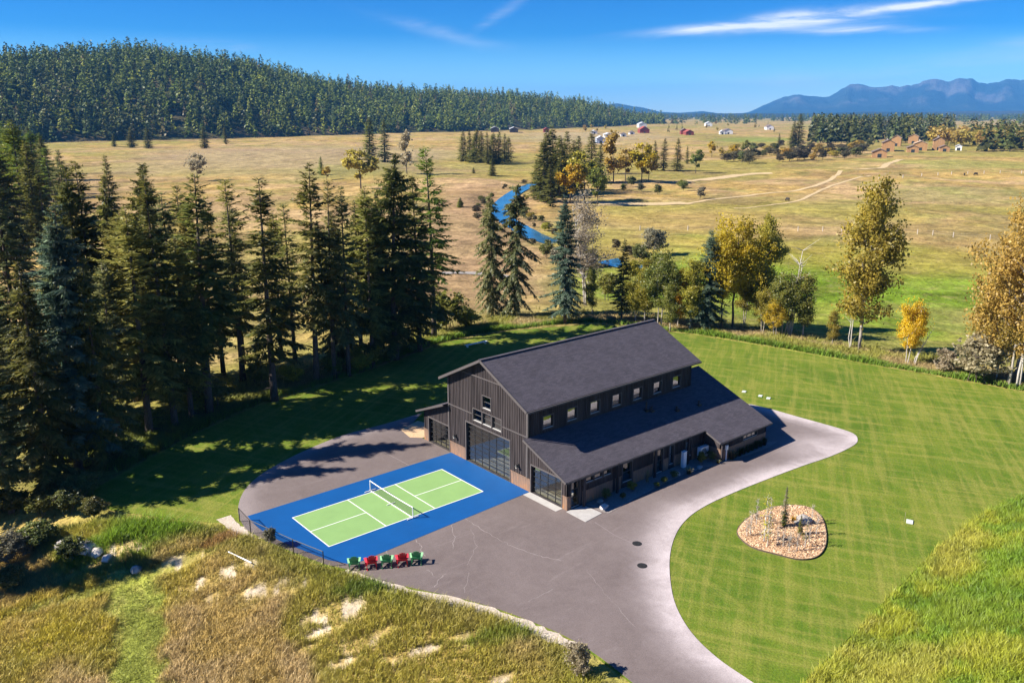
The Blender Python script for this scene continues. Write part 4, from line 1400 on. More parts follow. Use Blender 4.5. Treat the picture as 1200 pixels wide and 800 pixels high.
def broadleaf(seed, H=15.0, lobes=(), leaf=0.26, n_leaf=9000, n_limb=26, twig=True, bare=0.0, trunks=1, spread=0.25, lw=0.75):
    """returns (trunk MB, verts, quads). lobes: (x, y, z, rx, ry, rz, weight) in units of H"""
    rng = np.random.default_rng(seed)
    tb = MB(); tips = []
    L = np.array(lobes, float)
    w = L[:, 6] / L[:, 6].sum()
    for tr in range(trunks):
        a = rng.uniform(0, 6.28); b = spread * (0.3 if trunks == 1 else 1.0)
        topz = H * (0.82 if tr == 0 else rng.uniform(0.5, 0.8))
        bx, by = (0, 0) if trunks == 1 else (rng.normal(0, 0.25), rng.normal(0, 0.25))
        tp = []
        for i in range(8):
            s = i / 7
            tp.append((bx + math.cos(a) * b * H * 0.18 * s ** 1.5 + rng.normal(0, 0.012 * H) * s, by + math.sin(a) * b * H * 0.18 * s ** 1.5 + rng.normal(0, 0.012 * H) * s, -0.3 + (topz + .3) * s))
        r0 = (0.0105 * H + 0.02) / math.sqrt(trunks)
        tb.tube(tp, [r0 * (1 - 0.88 * i / 7) for i in range(8)], 7)
        tp = np.array(tp)
        for k in range(max(3, n_limb // trunks)):
            i = rng.choice(len(L), p=w)
            c = L[i, :3] * H; r = L[i, 3:6] * H
            q = norm(rng.normal(size=3)) * rng.uniform(0.35, 0.95)
            tip = c + q * r
            # root on the trunk somewhat below the tip
            zr = np.clip(tip[2] - rng.uniform(0.15, 0.45) * np.hypot(tip[0], tip[1]) - 0.05 * H, 0.12 * H, topz * 0.97)
            s = np.interp(zr, tp[:, 2], np.arange(8))
            p0 = tp[int(s)] + (tp[min(int(s) + 1, 7)] - tp[int(s)]) * (s - int(s))
            mid = (p0 + tip) / 2 + rng.normal(0, 0.02 * H, 3) + np.array([0, 0, 0.02 * H])
            q1 = p0 * .5 + mid * .5 + rng.normal(0, 0.012 * H, 3)
            q2 = mid * .5 + tip * .5 + rng.normal(0, 0.015 * H, 3)
            rr = r0 * (1 - 0.8 * zr / topz) * 0.55 + 0.015
            tb.tube([p0, q1, mid, q2, tip], [rr, rr * .75, rr * .55, rr * .35, rr * .12], 5, cap=False)
            tips.append(mid * .4 + tip * .6); tips.append(tip)
            if twig:
                for j in range(4 if bare < 0.5 else 9):
                    f = rng.uniform(0.25, 1.0)
                    b0 = p0 + (tip - p0) * f + rng.normal(0, 0.004 * H, 3)
                    e = b0 + norm(rng.normal(size=3) * np.array([1, 1, 0.5]) + norm(tip - p0) + np.array([0, 0, 0.35])) * H * rng.uniform(0.04, 0.10)
                    tb.tube([b0, (b0 + e) / 2 + rng.normal(0, 0.006 * H, 3), e], [rr * .3 + .006, rr * .2 + .005, 0.006], 3, cap=False)
                    tips.append(e)
    tips = np.array(tips)
    if n_leaf <= 0: return tb, None, None
    # leaves gather in clumps round the twig ends and fill the lobes loosely
    n1 = int(n_leaf * 0.90); n2 = n_leaf - n1
    idx = rng.integers(0, len(tips), n1)
    sig = 0.026 * H * rng.uniform(0.5, 1.3, len(tips))
    P1 = tips[idx] + rng.normal(size=(n1, 3)) * sig[idx][:, None]
    i = rng.choice(len(L), n2, p=w)
    q = norm(rng.normal(size=(n2, 3))) * (rng.uniform(0.25, 1.0, n2) ** 0.5)[:, None]
    P2 = (L[i, :3] + q * L[i, 3:6]) * H
    # open gaps in the loose fill
    keep = fbm(P2[:, 0] * 6 / H + seed, P2[:, 2] * 6 / H + P2[:, 1] * 5 / H, seed % 7, 3) > 0.47
    P2 = P2[keep]
    P = np.vstack([P1, P2])
    P = P[P[:, 2] > 0.3]
    n = len(P)
    D = norm(rng.normal(size=(n, 3)) + np.array([0, 0, -0.25]))
    ln = leaf * rng.uniform(0.6, 1.35, n)
    V, Q = diamonds(P, D, ln, ln * lw, rng)
    return tb, V, Q


PROTO = {}


def proto_tree(key, name, trunk, V, Q, leafmat, barkmat='bark', crown='crown'):
    """store shared mesh data for one kind of tree"""
    tm = trunk.mesh('trunk', M[barkmat], smooth=True)
    cm = mesh_np(crown, V, Q, None, M[leafmat]) if V is not None else None
    PROTO[key] = (name, tm, cm, crown, leafmat)


def plant(key, x, y, z, h, H0, label, cat='tree', rz=0.0, group=None, wide=1.0, leafmat=None, name=None, barkmat=None):
    """a tree of its own: Empty at the base, trunk and crown as parts sharing mesh data"""
    nm, tm, cm, crown, lm = PROTO[key]
    s = h / H0
    t = thing(name or nm, label, cat, (x, y, z), rz, group)
    rl_ = random.Random(int(x * 91 + y * 53))
    k_ = rl_.uniform(0.9, 1.12)
    t.scale = (s * wide * k_, s * wide / k_, s)
    if h > 4: t.rotation_euler = (rl_.gauss(0, 0.018), rl_.gauss(0, 0.018), rz)
    o = link('trunk', tm, t)
    if barkmat:
        o.material_slots[0].link = 'OBJECT'; o.material_slots[0].material = M[barkmat]
    if cm is not None:
        c = link(crown, cm, t)
        if leafmat:
            c.material_slots[0].link = 'OBJECT'; c.material_slots[0].material = M[leafmat]
    return t


for k, a in {
    's1': dict(seed=1, Rm=4.3, taper=0.62, clear=0.16, gap=0.24, ragged=0.4, dens=0.9), 's2': dict(seed=2, Rm=3.8, ragged=0.45, clear=0.20, taper=0.6, gap=0.27, dens=0.9),
    's3': dict(seed=3, Rm=4.9, ragged=0.4, droop=0.34, taper=0.62, clear=0.12, gap=0.24, dens=0.9), 's4': dict(seed=4, Rm=3.5, ragged=0.5, clear=0.28, gap=0.28, dens=0.9, taper=0.55),
    's5': dict(seed=14, Rm=4.5, ragged=0.5, clear=0.05, droop=0.36, taper=0.62, gap=0.24, dens=0.9)}.items():
    proto_tree(k, 'spruce_tree', *conifer(H=24.0, **a), 'spruce')
proto_tree('d1', 'spruce_tree', *conifer(5, 24.0, 5.4, 0.9, 0.66, 0.06, 0.5, 0.35, 0.26, 0.28, taper=0.38, step=0.45), 'spruce_dry')
proto_tree('d2', 'spruce_tree', *conifer(6, 24.0, 5.6, 0.9, 0.62, 0.08, 0.55, 0.4, 0.30, 0.28, taper=0.36, step=0.45), 'spruce_dry')
proto_tree('l1', 'larch_tree', *conifer(7, 24.0, 4.4, 0.95, 0.14, 0.20, 0.55, 0.4, 0.18, 0.27, taper=0.5, step=0.46), 'larch')
proto_tree('l2', 'larch_tree', *conifer(8, 24.0, 3.8, 0.9, 0.20, 0.28, 0.6, 0.4, 0.24, 0.27, taper=0.5, step=0.48), 'larch')
# middle distance conifers, a few thousand faces
for k, a in {'m1': dict(seed=21, Rm=4.2, taper=0.62), 'm2': dict(seed=22, Rm=3.6, ragged=0.4, taper=0.62), 'm3': dict(seed=23, Rm=4.8, ragged=0.35, taper=0.6)}.items():
    proto_tree(k, 'conifer_tree', *conifer(H=24.0, dens=0.5, tw=0.5, step=0.7, clear=0.03, **a), 'spruce')

TALL = [(0, .01, .86, .09, .09, .14, .8), (.05, -.04, .70, .13, .12, .10, 1.0), (-.07, .05, .60, .13, .12, .10, .9), (.07, .06, .46, .14, .14, .09, .9), (-.06, -.07, .40, .14, .13, .09, .8), (.02, .03, .28, .15, .15, .07, .5)]
ROUND = [(0, 0, .70, .22, .22, .26, 1.2), (.16, .04, .55, .18, .18, .18, .9), (-.15, -.05, .56, .18, .18, .18, .9), (.03, -.15, .60, .17, .17, .2, .8), (-.02, .14, .5, .18, .18, .18, .7), (.0, .0, .35, .2, .2, .12, .5)]
WIDE = [(0, 0, .74, .26, .26, .2, 1.2), (.24, .05, .62, .2, .2, .2, 1), (-.24, -.06, .58, .2, .2, .2, 1), (.06, -.22, .5, .2, .2, .2, .8), (-.05, .2, .48, .22, .2, .2, .8), (.15, .1, .36, .22, .2, .14, .6), (-.16, .0, .34, .2, .2, .14, .6)]
SLIM = [(0, 0, .78, .10, .10, .2, 1), (.02, 0, .5, .13, .13, .2, 1.2), (-.02, .02, .3, .14, .14, .12, .7)]
proto_tree('c1', 'cottonwood_tree', *broadleaf(31, 15, TALL, 0.25, 20000, 56), 'leaf_olive', 'bark_pale')
proto_tree('c2', 'cottonwood_tree', *broadleaf(32, 15, ROUND, 0.25, 20000, 56), 'leaf_yellow', 'bark')
proto_tree('c3', 'cottonwood_tree', *broadleaf(33, 15, WIDE, 0.25, 22000, 64, trunks=2, spread=0.6), 'leaf_bronze', 'bark_pale')
proto_tree('c4', 'aspen_tree', *broadleaf(34, 10, SLIM, 0.20, 10500, 36), 'leaf_green', 'bark_pale')
proto_tree('c5', 'aspen_tree', *broadleaf(35, 10, ROUND, 0.20, 14000, 44, trunks=2, spread=0.5), 'leaf_green', 'bark_pale')
proto_tree('b1', 'bare_tree', *broadleaf(36, 15, TALL, 0.20, 5200, 76, bare=1.0, trunks=2, spread=0.5), 'leaf_dry', 'deadwood')
proto_tree('w1', 'willow_shrub', *broadleaf(37, 4, WIDE, 0.20, 4200, 30, trunks=4, spread=1.2), 'leaf_willow', 'bark')
proto_tree('w2', 'leafy_shrub', *broadleaf(38, 4, WIDE, 0.22, 4500, 26, trunks=4, spread=1.0), 'leaf_bush', 'bark')
proto_tree('mc1', 'broadleaf_tree', *broadleaf(41, 15, ROUND, 0.70, 3200, 18, twig=False), 'leaf_olive', 'bark')
proto_tree('mc2', 'broadleaf_tree', *broadleaf(42, 15, TALL, 0.70, 3200, 18, twig=False), 'leaf_olive', 'bark')
H0 = {'c1': 15, 'c2': 15, 'c3': 15, 'c4': 10, 'c5': 10, 'b1': 15, 'w1': 3.3, 'w2': 3.3, 'mc1': 14.5, 'mc2': 15}


def far_conifer(seed, n=62, full=0.62):
    """small conifer for the far woods: drooping sprays round a stem, unit height"""
    rng = np.random.default_rng(seed)
    u = (np.arange(n) + rng.uniform(0, 1, n)) / n
    z = 0.06 + 0.92 * u ** 1.15
    r = (0.190 * (1 - z) ** full + 0.008) * rng.uniform(0.25, 1.15, n)
    a = rng.uniform(0, 6.28, n)
    P = np.stack([r * 0.55 * np.cos(a), r * 0.55 * np.sin(a), z + 0.05], 1)
    D = norm(np.stack([np.cos(a), np.sin(a), -0.75 + rng.normal(0, 0.25, n)], 1))
    ln = (0.070 + 0.130 * (1 - z)) * rng.uniform(0.7, 1.25, n)
    V, Q = diamonds(P, D, ln, ln * 0.75, rng, up=np.array([0, 0, 1.0]))
    b = len(V)
    top = [(0.02, 0, 0.90), (-0.012, 0.018, 0.90), (-0.01, -0.018, 0.90), (0, 0, 1.0)]
    st_ = [(0.016, 0, -0.05), (-0.008, 0.014, -0.05), (-0.008, -0.014, -0.05), (0, 0, 0.5)]
    V = np.vstack([V, top, st_])
    T = np.vstack([Q[:, [0, 1, 2]], Q[:, [0, 2, 3]], [(b, b + 1, b + 3), (b + 1, b + 2, b + 3), (b + 2, b, b + 3), (b + 4, b + 5, b + 7), (b + 5, b + 6, b + 7), (b + 6, b + 4, b + 7)]])
    return V, T


FARC = [far_conifer(100 + i, 42 + 3 * (i % 3), (0.85, 1.0, 0.75, 0.95, 1.1)[i % 5]) for i in range(7)]


def far_broad(seed, n=170, slim=1.0):
    rng = np.random.default_rng(seed)
    lob = np.array(ROUND)[:, :6]; i = rng.integers(0, len(lob), n)
    P = lob[i, :3] + norm(rng.normal(size=(n, 3))) * lob[i, 3:6] * rng.uniform(0.6, 1, n)[:, None]
    P[:, :2] *= slim
    D = norm(rng.normal(size=(n, 3)))
    ln = rng.uniform(0.10, 0.20, n)
    V, Q = diamonds(P, D, ln, ln * 0.9, rng)
    b = len(V)
    tv = [(0.018 * math.cos(a), 0.018 * math.sin(a), -0.05) for a in (0, 2.1, 4.2)] + [(0, 0, .6)]
    V = np.vstack([V, tv])
    T = np.vstack([np.concatenate([Q[:, [0, 1, 2]], Q[:, [0, 2, 3]]]), [(b, b + 1, b + 3), (b + 1, b + 2, b + 3), (b + 2, b, b + 3)]])
    return V, T


FARB = [far_broad(200 + i) for i in range(3)]


def joined(name, kinds, spots, m, label, cols):
    """a mass of far trees too many to pick apart, one mesh; spots: x,y,z,h,width"""
    VV, TT, CC = [], [], []; off = 0
    rng = np.random.default_rng(len(spots))
    for i, (x, y, z, h, w) in enumerate(spots):
        V, T = kinds[rng.integers(len(kinds))]
        a = rng.uniform(0, 6.28); c, s = math.cos(a), math.sin(a)
        q = np.stack([(V[:, 0] * c - V[:, 1] * s) * h * w + x, (V[:, 0] * s + V[:, 1] * c) * h * w + y, V[:, 2] * h + z], 1)
        VV.append(q); TT.append(T + off); off += len(V)
        CC.append(np.tile(cols[i], (len(V), 1)))
    me = mesh_np(name, np.concatenate(VV), None, np.concatenate(TT), m, np.concatenate(CC))
    return tag(link(name, me), label, kind='stuff')

# ------------------------------------------------------------------ the tree belt at the edge of the lawn
CONS = 24.0
rt_ = random.Random(77)
for key, wide, args, label, mat_ in (
    # front row along the lawn, from the left of the frame
    ('l1', 1.25, (-21.95,18.48,-0.62,13.43), 'bushy olive tree at the left frame edge above the dark undergrowth', 'spruce_dry'),
    ('s5', 1.10, (-18.86,19.51,-0.18,18.43), 'wide dark spruce left of the blue tinted spruce by the lawn', None),
    ('s3', 1.05, (-16.3,22.39,-0.07,21.95), 'blue tinted spruce nearest the lower lawn corner', 'blue_spruce'),
    ('s5', 1.00, (-14.12,22.32,-0.05,18.03), 'low dark spruce beside the blue tinted spruce at the lawn corner', None),
    ('l1', 1.20, (-9.43,25.85,-0.01,21.07), 'broad yellowish larch in front of the dark spruces', None),
    ('s1', 0.95, (-6.98,26.28,-0,23.96), 'dark spruce just right of the broad yellowish larch', None),
    ('s4', 1.25, (-3.16,27.82,0,23.51), 'tall nearly black spruce left of the slender pines', None),
    ('l2', 1.10, (4.28,37.51,-0.36,22.4), 'slender yellow tipped pine with bare lower trunk', None),
    ('s2', 1.15, (3.61,27.92,-0.06,22.82), 'slim spruce standing out on the lawn edge with dark lower trunk', None),
    ('s4', 1.15, (9.75,30.64,0,23.99), 'tall pointed spruce in the middle of the tree belt', None),
    ('l2', 0.90, (12.01,30.74,0,21.9), 'thin yellow green larch behind the tall pointed spruce', None),
    ('s2', 0.95, (13.72,30.54,-0,21.21), 'narrow spruce with a yellowish top between two larches', 'spruce_dry'),
    ('l1', 1.00, (17.49,31.65,-0,21.04), 'yellow green larch in front of the biggest dark spruce', None),
    ('s3', 1.25, (21.25,32.61,-0,24.48), 'biggest dark spruce at the right end of the tree belt', None),
    ('s1', 1.10, (25.45,33.73,-0.06,21.56), 'dense spruce right of the biggest dark spruce', None),
    ('l2', 1.10, (29.98,37.06,-0,24.72), 'airy bright green larch rising at the right end of the belt', 'larch_green'),
    # second row
    ('s1', 1.05, (-16.73,38.81,-1.01,25.33), 'grey green spruce near the left frame edge behind the front row', 'spruce_dry'),
    ('s3', 1.00, (-10.12,43.26,-1.06,24.91), 'left one of two twin topped dark spruces', None),
    ('s1', 1.00, (-8.93,42.55,-0.95,24.96), 'right one of two twin topped dark spruces', None),
    ('s5', 1.00, (-6.68,42.86,-0.95,23.25), 'dark spruce behind the broad yellowish larch', None),
    ('s3', 1.05, (-2.69,43.98,-0.91,24.57), 'heavy boughed spruce behind the second row with a blunt top', None),
    ('s2', 1.00, (3.65,41.6,-0.62,20.54), 'mid green spruce hidden between the black spruce and the pine', None),
    ('s5', 1.10, (-19.8,35.23,-0.88,22.4), 'dark spruce cut by the left frame edge', None),
    ('s4', 1.10, (1.2,44.94,-0.93,22.22), 'thin dark spruce in the second row left of the black spruce', None),
    ('l1', 1.00, (0.57,39.17,-0.39,19.59), 'yellow green larch glimpsed behind the nearly black spruce', None),
    ('l1', 1.00, (11.66,43.44,-0.51,18.15), 'olive larch between the pine and the slim lawn edge spruce', None),
    ('s5', 1.00, (15.26,36.1,-0.07,18.09), 'spruce behind the tall pointed one on its right', 'spruce_dry'),
    ('s1', 1.00, (-13.61,34.3,-0.46,19.81), 'spruce between the blue tinted one and the twin tops', 'spruce_dry'),
    ('l1', 1.00, (-12.05,25.98,-0.03,16.79), 'low olive larch left of the broad yellowish one', 'spruce_dry'),
    ('s2', 1.05, (7.5,44.95,-0.7,19.77), 'green spruce with bare stem behind the slender pine', 'spruce_dry'),
    ('l2', 1.00, (11.83,40.05,-0.21,19), 'thin larch between the slim lawn edge spruce and the tall pointed one', None),
    ('s4', 1.10, (16.87,33.1,-0.01,19.4), 'small thin spruce behind the yellow topped one', None),
    ('s3', 0.90, (21.41,36.16,-0.07,19.94), 'spruce behind the larch before the biggest spruce', None),
    ('s2', 1.10, (-2.55,36.91,-0.31,21.42), 'spruce with bare stem in the second row right of the heavy boughed one', 'spruce_dry'),
    ('l1', 1.00, (-20.49,24.26,-0.26,16.08), 'yellow green larch near the left edge behind the olive tree', 'spruce_dry'),
    ('l1', 1.05, (-6.79,38.81,-0.62,19.48), 'olive larch just behind the broad yellowish one', None),
    ('l1', 1.05, (-4.91,27.81,-0.01,17.78), 'yellow green larch on the lawn edge left of the nearly black spruce', None),
    # spruces standing further back on the left
    ('s1', 1.35, (29.83,226.17,-3.21,21.53), 'lone full spruce on the field edge behind the belt', 'spruce_dry'),
    ('s1', 1.20, (-1.91,136.78,-3.28,29.4), 'tall background spruce at the far left edge', None),
    ('l1', 1.10, (8.62,171.2,-3.72,31.05), 'light green larch top showing above the far left spruces', 'larch_green'),
    ('s3', 1.10, (1.56,146.07,-3.33,27.67), 'dark background spruce below the light green larch top', None),
    ('s1', 1.10, (7.93,153.83,-3.32,26.37), 'background spruce right of the light green larch top', None),
    ('s2', 1.10, (4.95,130.82,-3.25,21.84), 'background spruce just left of the lone full spruce', None),
    ('s3', 1.10, (-13.52,89.34,-3.47,28.27), 'background spruce reaching in from outside the left edge', None),
    ('s1', 1.10, (-26.28,20.81,-0.94,13.65), 'low spruce just outside the left edge shading the bank', None),
    ('s3', 1.10, (-31.01,13.84,-1.99,15.77), 'spruce outside the left edge throwing shade on the meadow', None),
    ('s5', 1.10, (-23.83,20.22,-0.82,13.89), 'low dark spruce at the very edge of the frame above the bank', None),
    ('s1', 1.00, (27.15,168.49,-3.25,22.23), 'far small spruce top between the twin tops and the heavy spruce', None),
    # trees between barn and river
    ('d1', 0.80, (44.93,43.54,-0.3,18.14), 'left of two drooping shaggy spruces beyond the lawn', None),
    ('d2', 0.85, (46.42,40.25,-0.18,19.22), 'taller drooping shaggy spruce beside its lower left twin', None),
    ('s3', 0.95, (49.04,32.4,-0,18.02), 'full dark spruce with a short bare trunk beyond the barn', 'blue_spruce'),
    ('s1', 1.05, (56.3,28.41,-0.03,11.69), 'small dark spruce behind the barn ridge', None),
    ('s3', 1.15, (60.58,17.06,-0.01,13.86), 'dark blue green spruce beside the yellow cottonwood', 'blue_spruce')):
    x, y, z, h = args
    plant(key, x, y, z, h, CONS, label, 'tree', rt_.uniform(0, 6.28), wide=wide * 24.0 / CONS, leafmat=mat_)

for key, wide, args, label, mat_, bark in (
    ('b1', 1.15, (61.79,41.45,-0.72,18.77), 'leafless grey cottonwood standing by the river', None, None),
    ('c4', 0.85, (55.62,33.52,-0.12,7.45), 'small round crowned aspen on a white stem behind the ridge', None, None),
    ('c5', 0.85, (57.6,22.61,0,12.17), 'loose green aspen clump behind the barn roof', 'leaf_green', None),
    ('c4', 0.95, (57.16,24.86,0,9.62), 'yellow green aspen between the small spruce and the orange tree', 'leaf_olive', None),
    ('c4', 1.00, (59.24,20.66,-0.01,8.43), 'small bright orange tree left of the dark blue green spruce', 'leaf_orange', None),
    ('c2', 0.95, (65.27,16,-0.1,16.37), 'tall yellow cottonwood with bare leaning stems', None, None),
    ('c1', 0.85, (70.5,14.69,-0.45,15.76), 'olive cottonwood touching the tall yellow one', None, None),
    ('c5', 1.05, (67.41,9.34,-0.21,10), 'bushy green and yellow tree with a dead white top', 'leaf_green', None),
    ('c5', 0.85, (65.07,11.1,-0.05,7.16), 'low yellow green thicket tree left of the dead white top', 'leaf_olive', None),
    ('c1', 0.82, (67.54,-1.15,-0.09,21.5), 'tall slim olive cottonwood above two dead trunks', None, None),
    ('c5', 0.85, (65.62,-8.06,-0,8.78), 'small golden orange tree on a pale crooked stem', 'leaf_orange', 'deadwood'),
    ('c3', 0.80, (66.26,-19,-0,20.56), 'big bronze cottonwood at the right frame edge', None, None),
    ('c5', 0.9, (56.92,26.39,0,7.31), 'low olive tree between the small dark spruce and the aspen', 'leaf_olive', None),
    ('c4', 1.1, (56.93,20.1,-0,6.81), 'green aspen at the left foot of the orange tree', 'leaf_green', None),
    ('c4', 1.1, (58.97,18.39,-0,10.25), 'yellow green aspen between the orange tree and the dark spruce', 'leaf_olive', None),
    ('c2', 0.8, (63.15,16.3,-0.05,14.42), 'yellow cottonwood leaning out behind the dark spruce', 'leaf_yellow', None),
    ('c5', 0.9, (69.55,17,-0.49,9.77), 'olive tree filling the foot of the tall yellow cottonwood', 'leaf_olive', None),
    ('c4', 1.0, (68.05,6.95,-0.19,8.88), 'green tree right of the dead white top', 'leaf_green', None),
    ('c5', 0.9, (64.96,9.08,-0.09,5.83), 'yellowish bush like tree under the dead white top', 'leaf_yellow', None),
    ('c1', 0.8, (71.47,-17.74,-0.11,19.01), 'second bronze cottonwood half outside the right edge', 'leaf_bronze', None),
    ('c3', 0.8, (67.15,-17.37,-0.01,13.78), 'lower bronze tree at the left of the big bronze cottonwood', 'leaf_bronze', None),
    ('c4', 1.00, (67.27,2.25,-0.1,4.76), 'low green sapling left of the two dead trunks', 'leaf_olive', None)):
    x, y, z, h = args
    plant(key, x, y, z, h, H0[key], label, 'tree', rt_.uniform(0, 6.28), wide=wide, leafmat=mat_, barkmat=bark)


def snag(seed, x, y, z, h, label, n=3, spread=0.25, branchy=0.3):
    rng = np.random.default_rng(seed)
    t = thing('dead_tree', label, 'dead tree', (x, y, z))
    for k in range(n):
        mb = MB(); hh = h * (1 if k == 0 else rng.uniform(0.55, 0.9))
        b = rng.normal(0, 0.25, 2) * (k > 0); a = rng.uniform(0, 6.28)
        P = [(b[0] + math.cos(a) * spread * hh * 0.2 * s ** 1.4 + rng.normal(0, .05), b[1] + math.sin(a) * spread * hh * 0.2 * s ** 1.4 + rng.normal(0, .05), -0.2 + hh * s) for s in np.linspace(0, 1, 7)]
        r = 0.014 * hh ** 0.8 + 0.03
        mb.tube(P, [r * (1 - 0.72 * i / 6) for i in range(7)], 6)
        for j in range(int(branchy * 20)):
            i = rng.integers(3, 7); p = np.array(P[i]); a = rng.uniform(0, 6.28)
            e = p + np.array([math.cos(a), math.sin(a), rng.uniform(.2, 1.0)]) * hh * rng.uniform(.08, .2)
            mb.tube([p, (p + e) / 2 + rng.normal(0, .06, 3), e], [r * .35, r * .2, 0.012], 4, cap=False)
        mb.obj('trunk', M['deadwood'], t, smooth=True)
    return t


for sd_, args, label, n, sp, br in ((1, (66.55,-0.56,-0.04,6.57), 'two bare bleached trunks below the slim olive cottonwood', 2, 0.15, 0.05),
                               (2, (68.19,8.93,-0.26,11.7), 'bleached dead crown rising out of the bushy green tree', 5, 0.32, 0.8),
                               (3, (65.89,-8.74,-0,4.47), 'pale crooked dead branches beside the golden orange tree', 3, 1.6, 0.5),
                               (4, (66.11,-19.64,-0,11.48), 'pale dead stem inside the big bronze cottonwood', 2, 0.3, 0.3)):
    snag(sd_, *args, label, n, sp, br)

# shrubs near the belt and by the river
for key, wide, args, label, mat_ in (
    ('w1', 1.3, (120.16,76.86,-3.49,5.78), 'grey willow shrub standing behind the green aspen clump', None),
    ('w2', 1.2, (112.14,74.22,-3.86,3.86), 'round dark green shrub behind the small spruce', None),
    ('w2', 1.2, (95.14,86.71,-2.84,3.45), 'riverside shrub left of the full dark spruce', 'leaf_bush'),
    ('w1', 1.3, (93.86,81.17,-3.3,3.74), 'grey riverside shrub behind the full dark spruce', 'leaf_willow'),
    ('w2', 1.3, (99.25,77.37,-3.78,3.75), 'riverside shrub behind the leafless cottonwood', 'leaf_olive'),
    ('w2', 1.3, (91.58,58.5,-3.38,4.22), 'olive shrub on the river bank beyond the small spruce', 'leaf_olive'),
    ('w2', 1.0, (69.76,43.81,-1.56,4.32), 'green shrub beside the leafless cottonwood', 'leaf_green'),
    ('w1', 1.4, (66.15,-16.17,-0,4.89), 'grey brush thicket at the foot of the bronze cottonwood', 'leaf_dry'),
    ('w1', 1.1, (65.82,-12.17,-0,2.68), 'low pale brush left of the bronze cottonwood', 'leaf_dry'),
    ('w2', 1.3, (33.62,39.05,-0.09,5.29), 'green shrub at the right end of the tree belt', 'leaf_green'),
    ('w2', 1.4, (36.7,38.73,-0.07,2.88), 'low olive shrub left of the drooping spruces', 'leaf_olive'),
    ('w2', 1.5, (16.61,31.51,0,2.76), 'yellow green shrub under the yellow green larch', 'leaf_olive'),
    ('w2', 1.5, (-2.24,29.32,-0.01,3.09), 'leafy shrub at the foot of the nearly black spruce', None),
    ('w2', 1.6, (-12.65,21.43,-0,1.9), 'dark leafy shrub at the lawn corner under the spruces', None),
    ('w2', 1.7, (-17.2,16.63,-0,1.88), 'dark shrub at the foot of the blue tinted spruce', None),
    ('w2', 1.8, (-21.48,12.26,-1.02,1.67), 'large shaded shrub on the bank at the left', None),
    ('w1', 1.8, (-23.13,12.23,-1.4,1.89), 'twiggy half bare shrub at the left frame edge', 'leaf_willow'),
    ('w2', 1.5, (-21.76,18.23,-0.58,1.9), 'dark shrub under the olive tree at the left edge', None),
    ('w2', 1.6, (-20.26,15.82,-0.35,1.81), 'dark green shrub between the left edge and the lawn corner', 'spruce'),
    ('w2', 1.6, (-18.78,14.57,-0.14,1.75), 'shaded shrub just outside the lower lawn corner', None),
    ('w2', 1.5, (-17.59,12.27,-0.05,1.46), 'low dark shrub on the bank below the lawn corner', 'spruce'),
    ('w2', 1.6, (-20.04,9.04,-1.15,1.45), 'low dark shrub above the stones on the bank', None),
    ('w2', 1.6, (-23.98,8.47,-1.63,1.44), 'dark shrub lowest at the left frame edge', None),
    ('w1', 0.9, (-3.18,-23.17,-0.15,1.91), 'brownish twiggy shrub at the bottom by the driveway', 'leaf_dry'),
    ('w2', 0.8, (-9.68,-0.1,-0,1.4), 'pale leafed young shrub against the chain link fence', 'leaf_willow')):
    x, y, z, h = args
    plant(key, x, y, z, h, H0[key], label, 'shrub', rt_.uniform(0, 6.28), wide=wide, leafmat=mat_)

rb_rng = random.Random(31)
RL = smooth_line(RIVER, 5)
for i in range(2, len(RL) - 3):
    (ax, ay), (bx_, by_) = RL[i], RL[i + 1]
    L_ = math.hypot(bx_ - ax, by_ - ay); nx, ny = -(by_ - ay) / L_, (bx_ - ax) / L_
    for sd_ in (1, -1):
        if rb_rng.random() < (0.25 if sd_ > 0 else 0.55): continue
        o_ = 5.6 + rb_rng.uniform(0, 3.0)
        qx, qy = ax + nx * o_ * sd_ + rb_rng.gauss(0, 1), ay + ny * o_ * sd_ + rb_rng.gauss(0, 1)
        plant('w1' if i % 2 else 'w2', qx, qy, float(height(qx, qy)) - .1, rb_rng.uniform(1.2, 2.8), 3.3, 'low brush on the river bank between water and dry field', 'shrub', rb_rng.uniform(0, 6.28), 'brush along the river banks',
              wide=rb_rng.uniform(1.1, 1.7), leafmat=('leaf_bush', 'leaf_scrub', 'leaf_olive', 'leaf_scrub')[rb_rng.randrange(4)])
for i, (args, lb) in enumerate((((0.43,33.42,-0.05,2.05), 'yellow green undergrowth between the black spruce and the slender pine'), ((5.01,35.04,-0.1,2.24), 'yellow green undergrowth right of the slender pine'), ((7.49,31.8,-0.01,2.13), 'sunlit undergrowth left of the tall pointed spruce'),
        ((12.39,31.65,0,2.19), 'sunlit undergrowth right of the tall pointed spruce'), ((15.26,30.93,-0,2.02), 'yellow green undergrowth left of the larch before the biggest spruce'), ((-4.67,32.55,-0.15,2.06), 'sunlit undergrowth behind the spruces near the lawn corner'),
        ((-4.22,29.02,0,2.09), 'bushy undergrowth left of the nearly black spruce'), ((-8.82,27.31,-0.02,2.07), 'undergrowth at the foot of the broad yellowish larch'))):
    x, y, z, h = args
    plant('w2', x, y, z, h, 3.3, lb, 'shrub', i * 0.9, wide=1.5, leafmat=('leaf_olive', 'leaf_green')[i % 2])

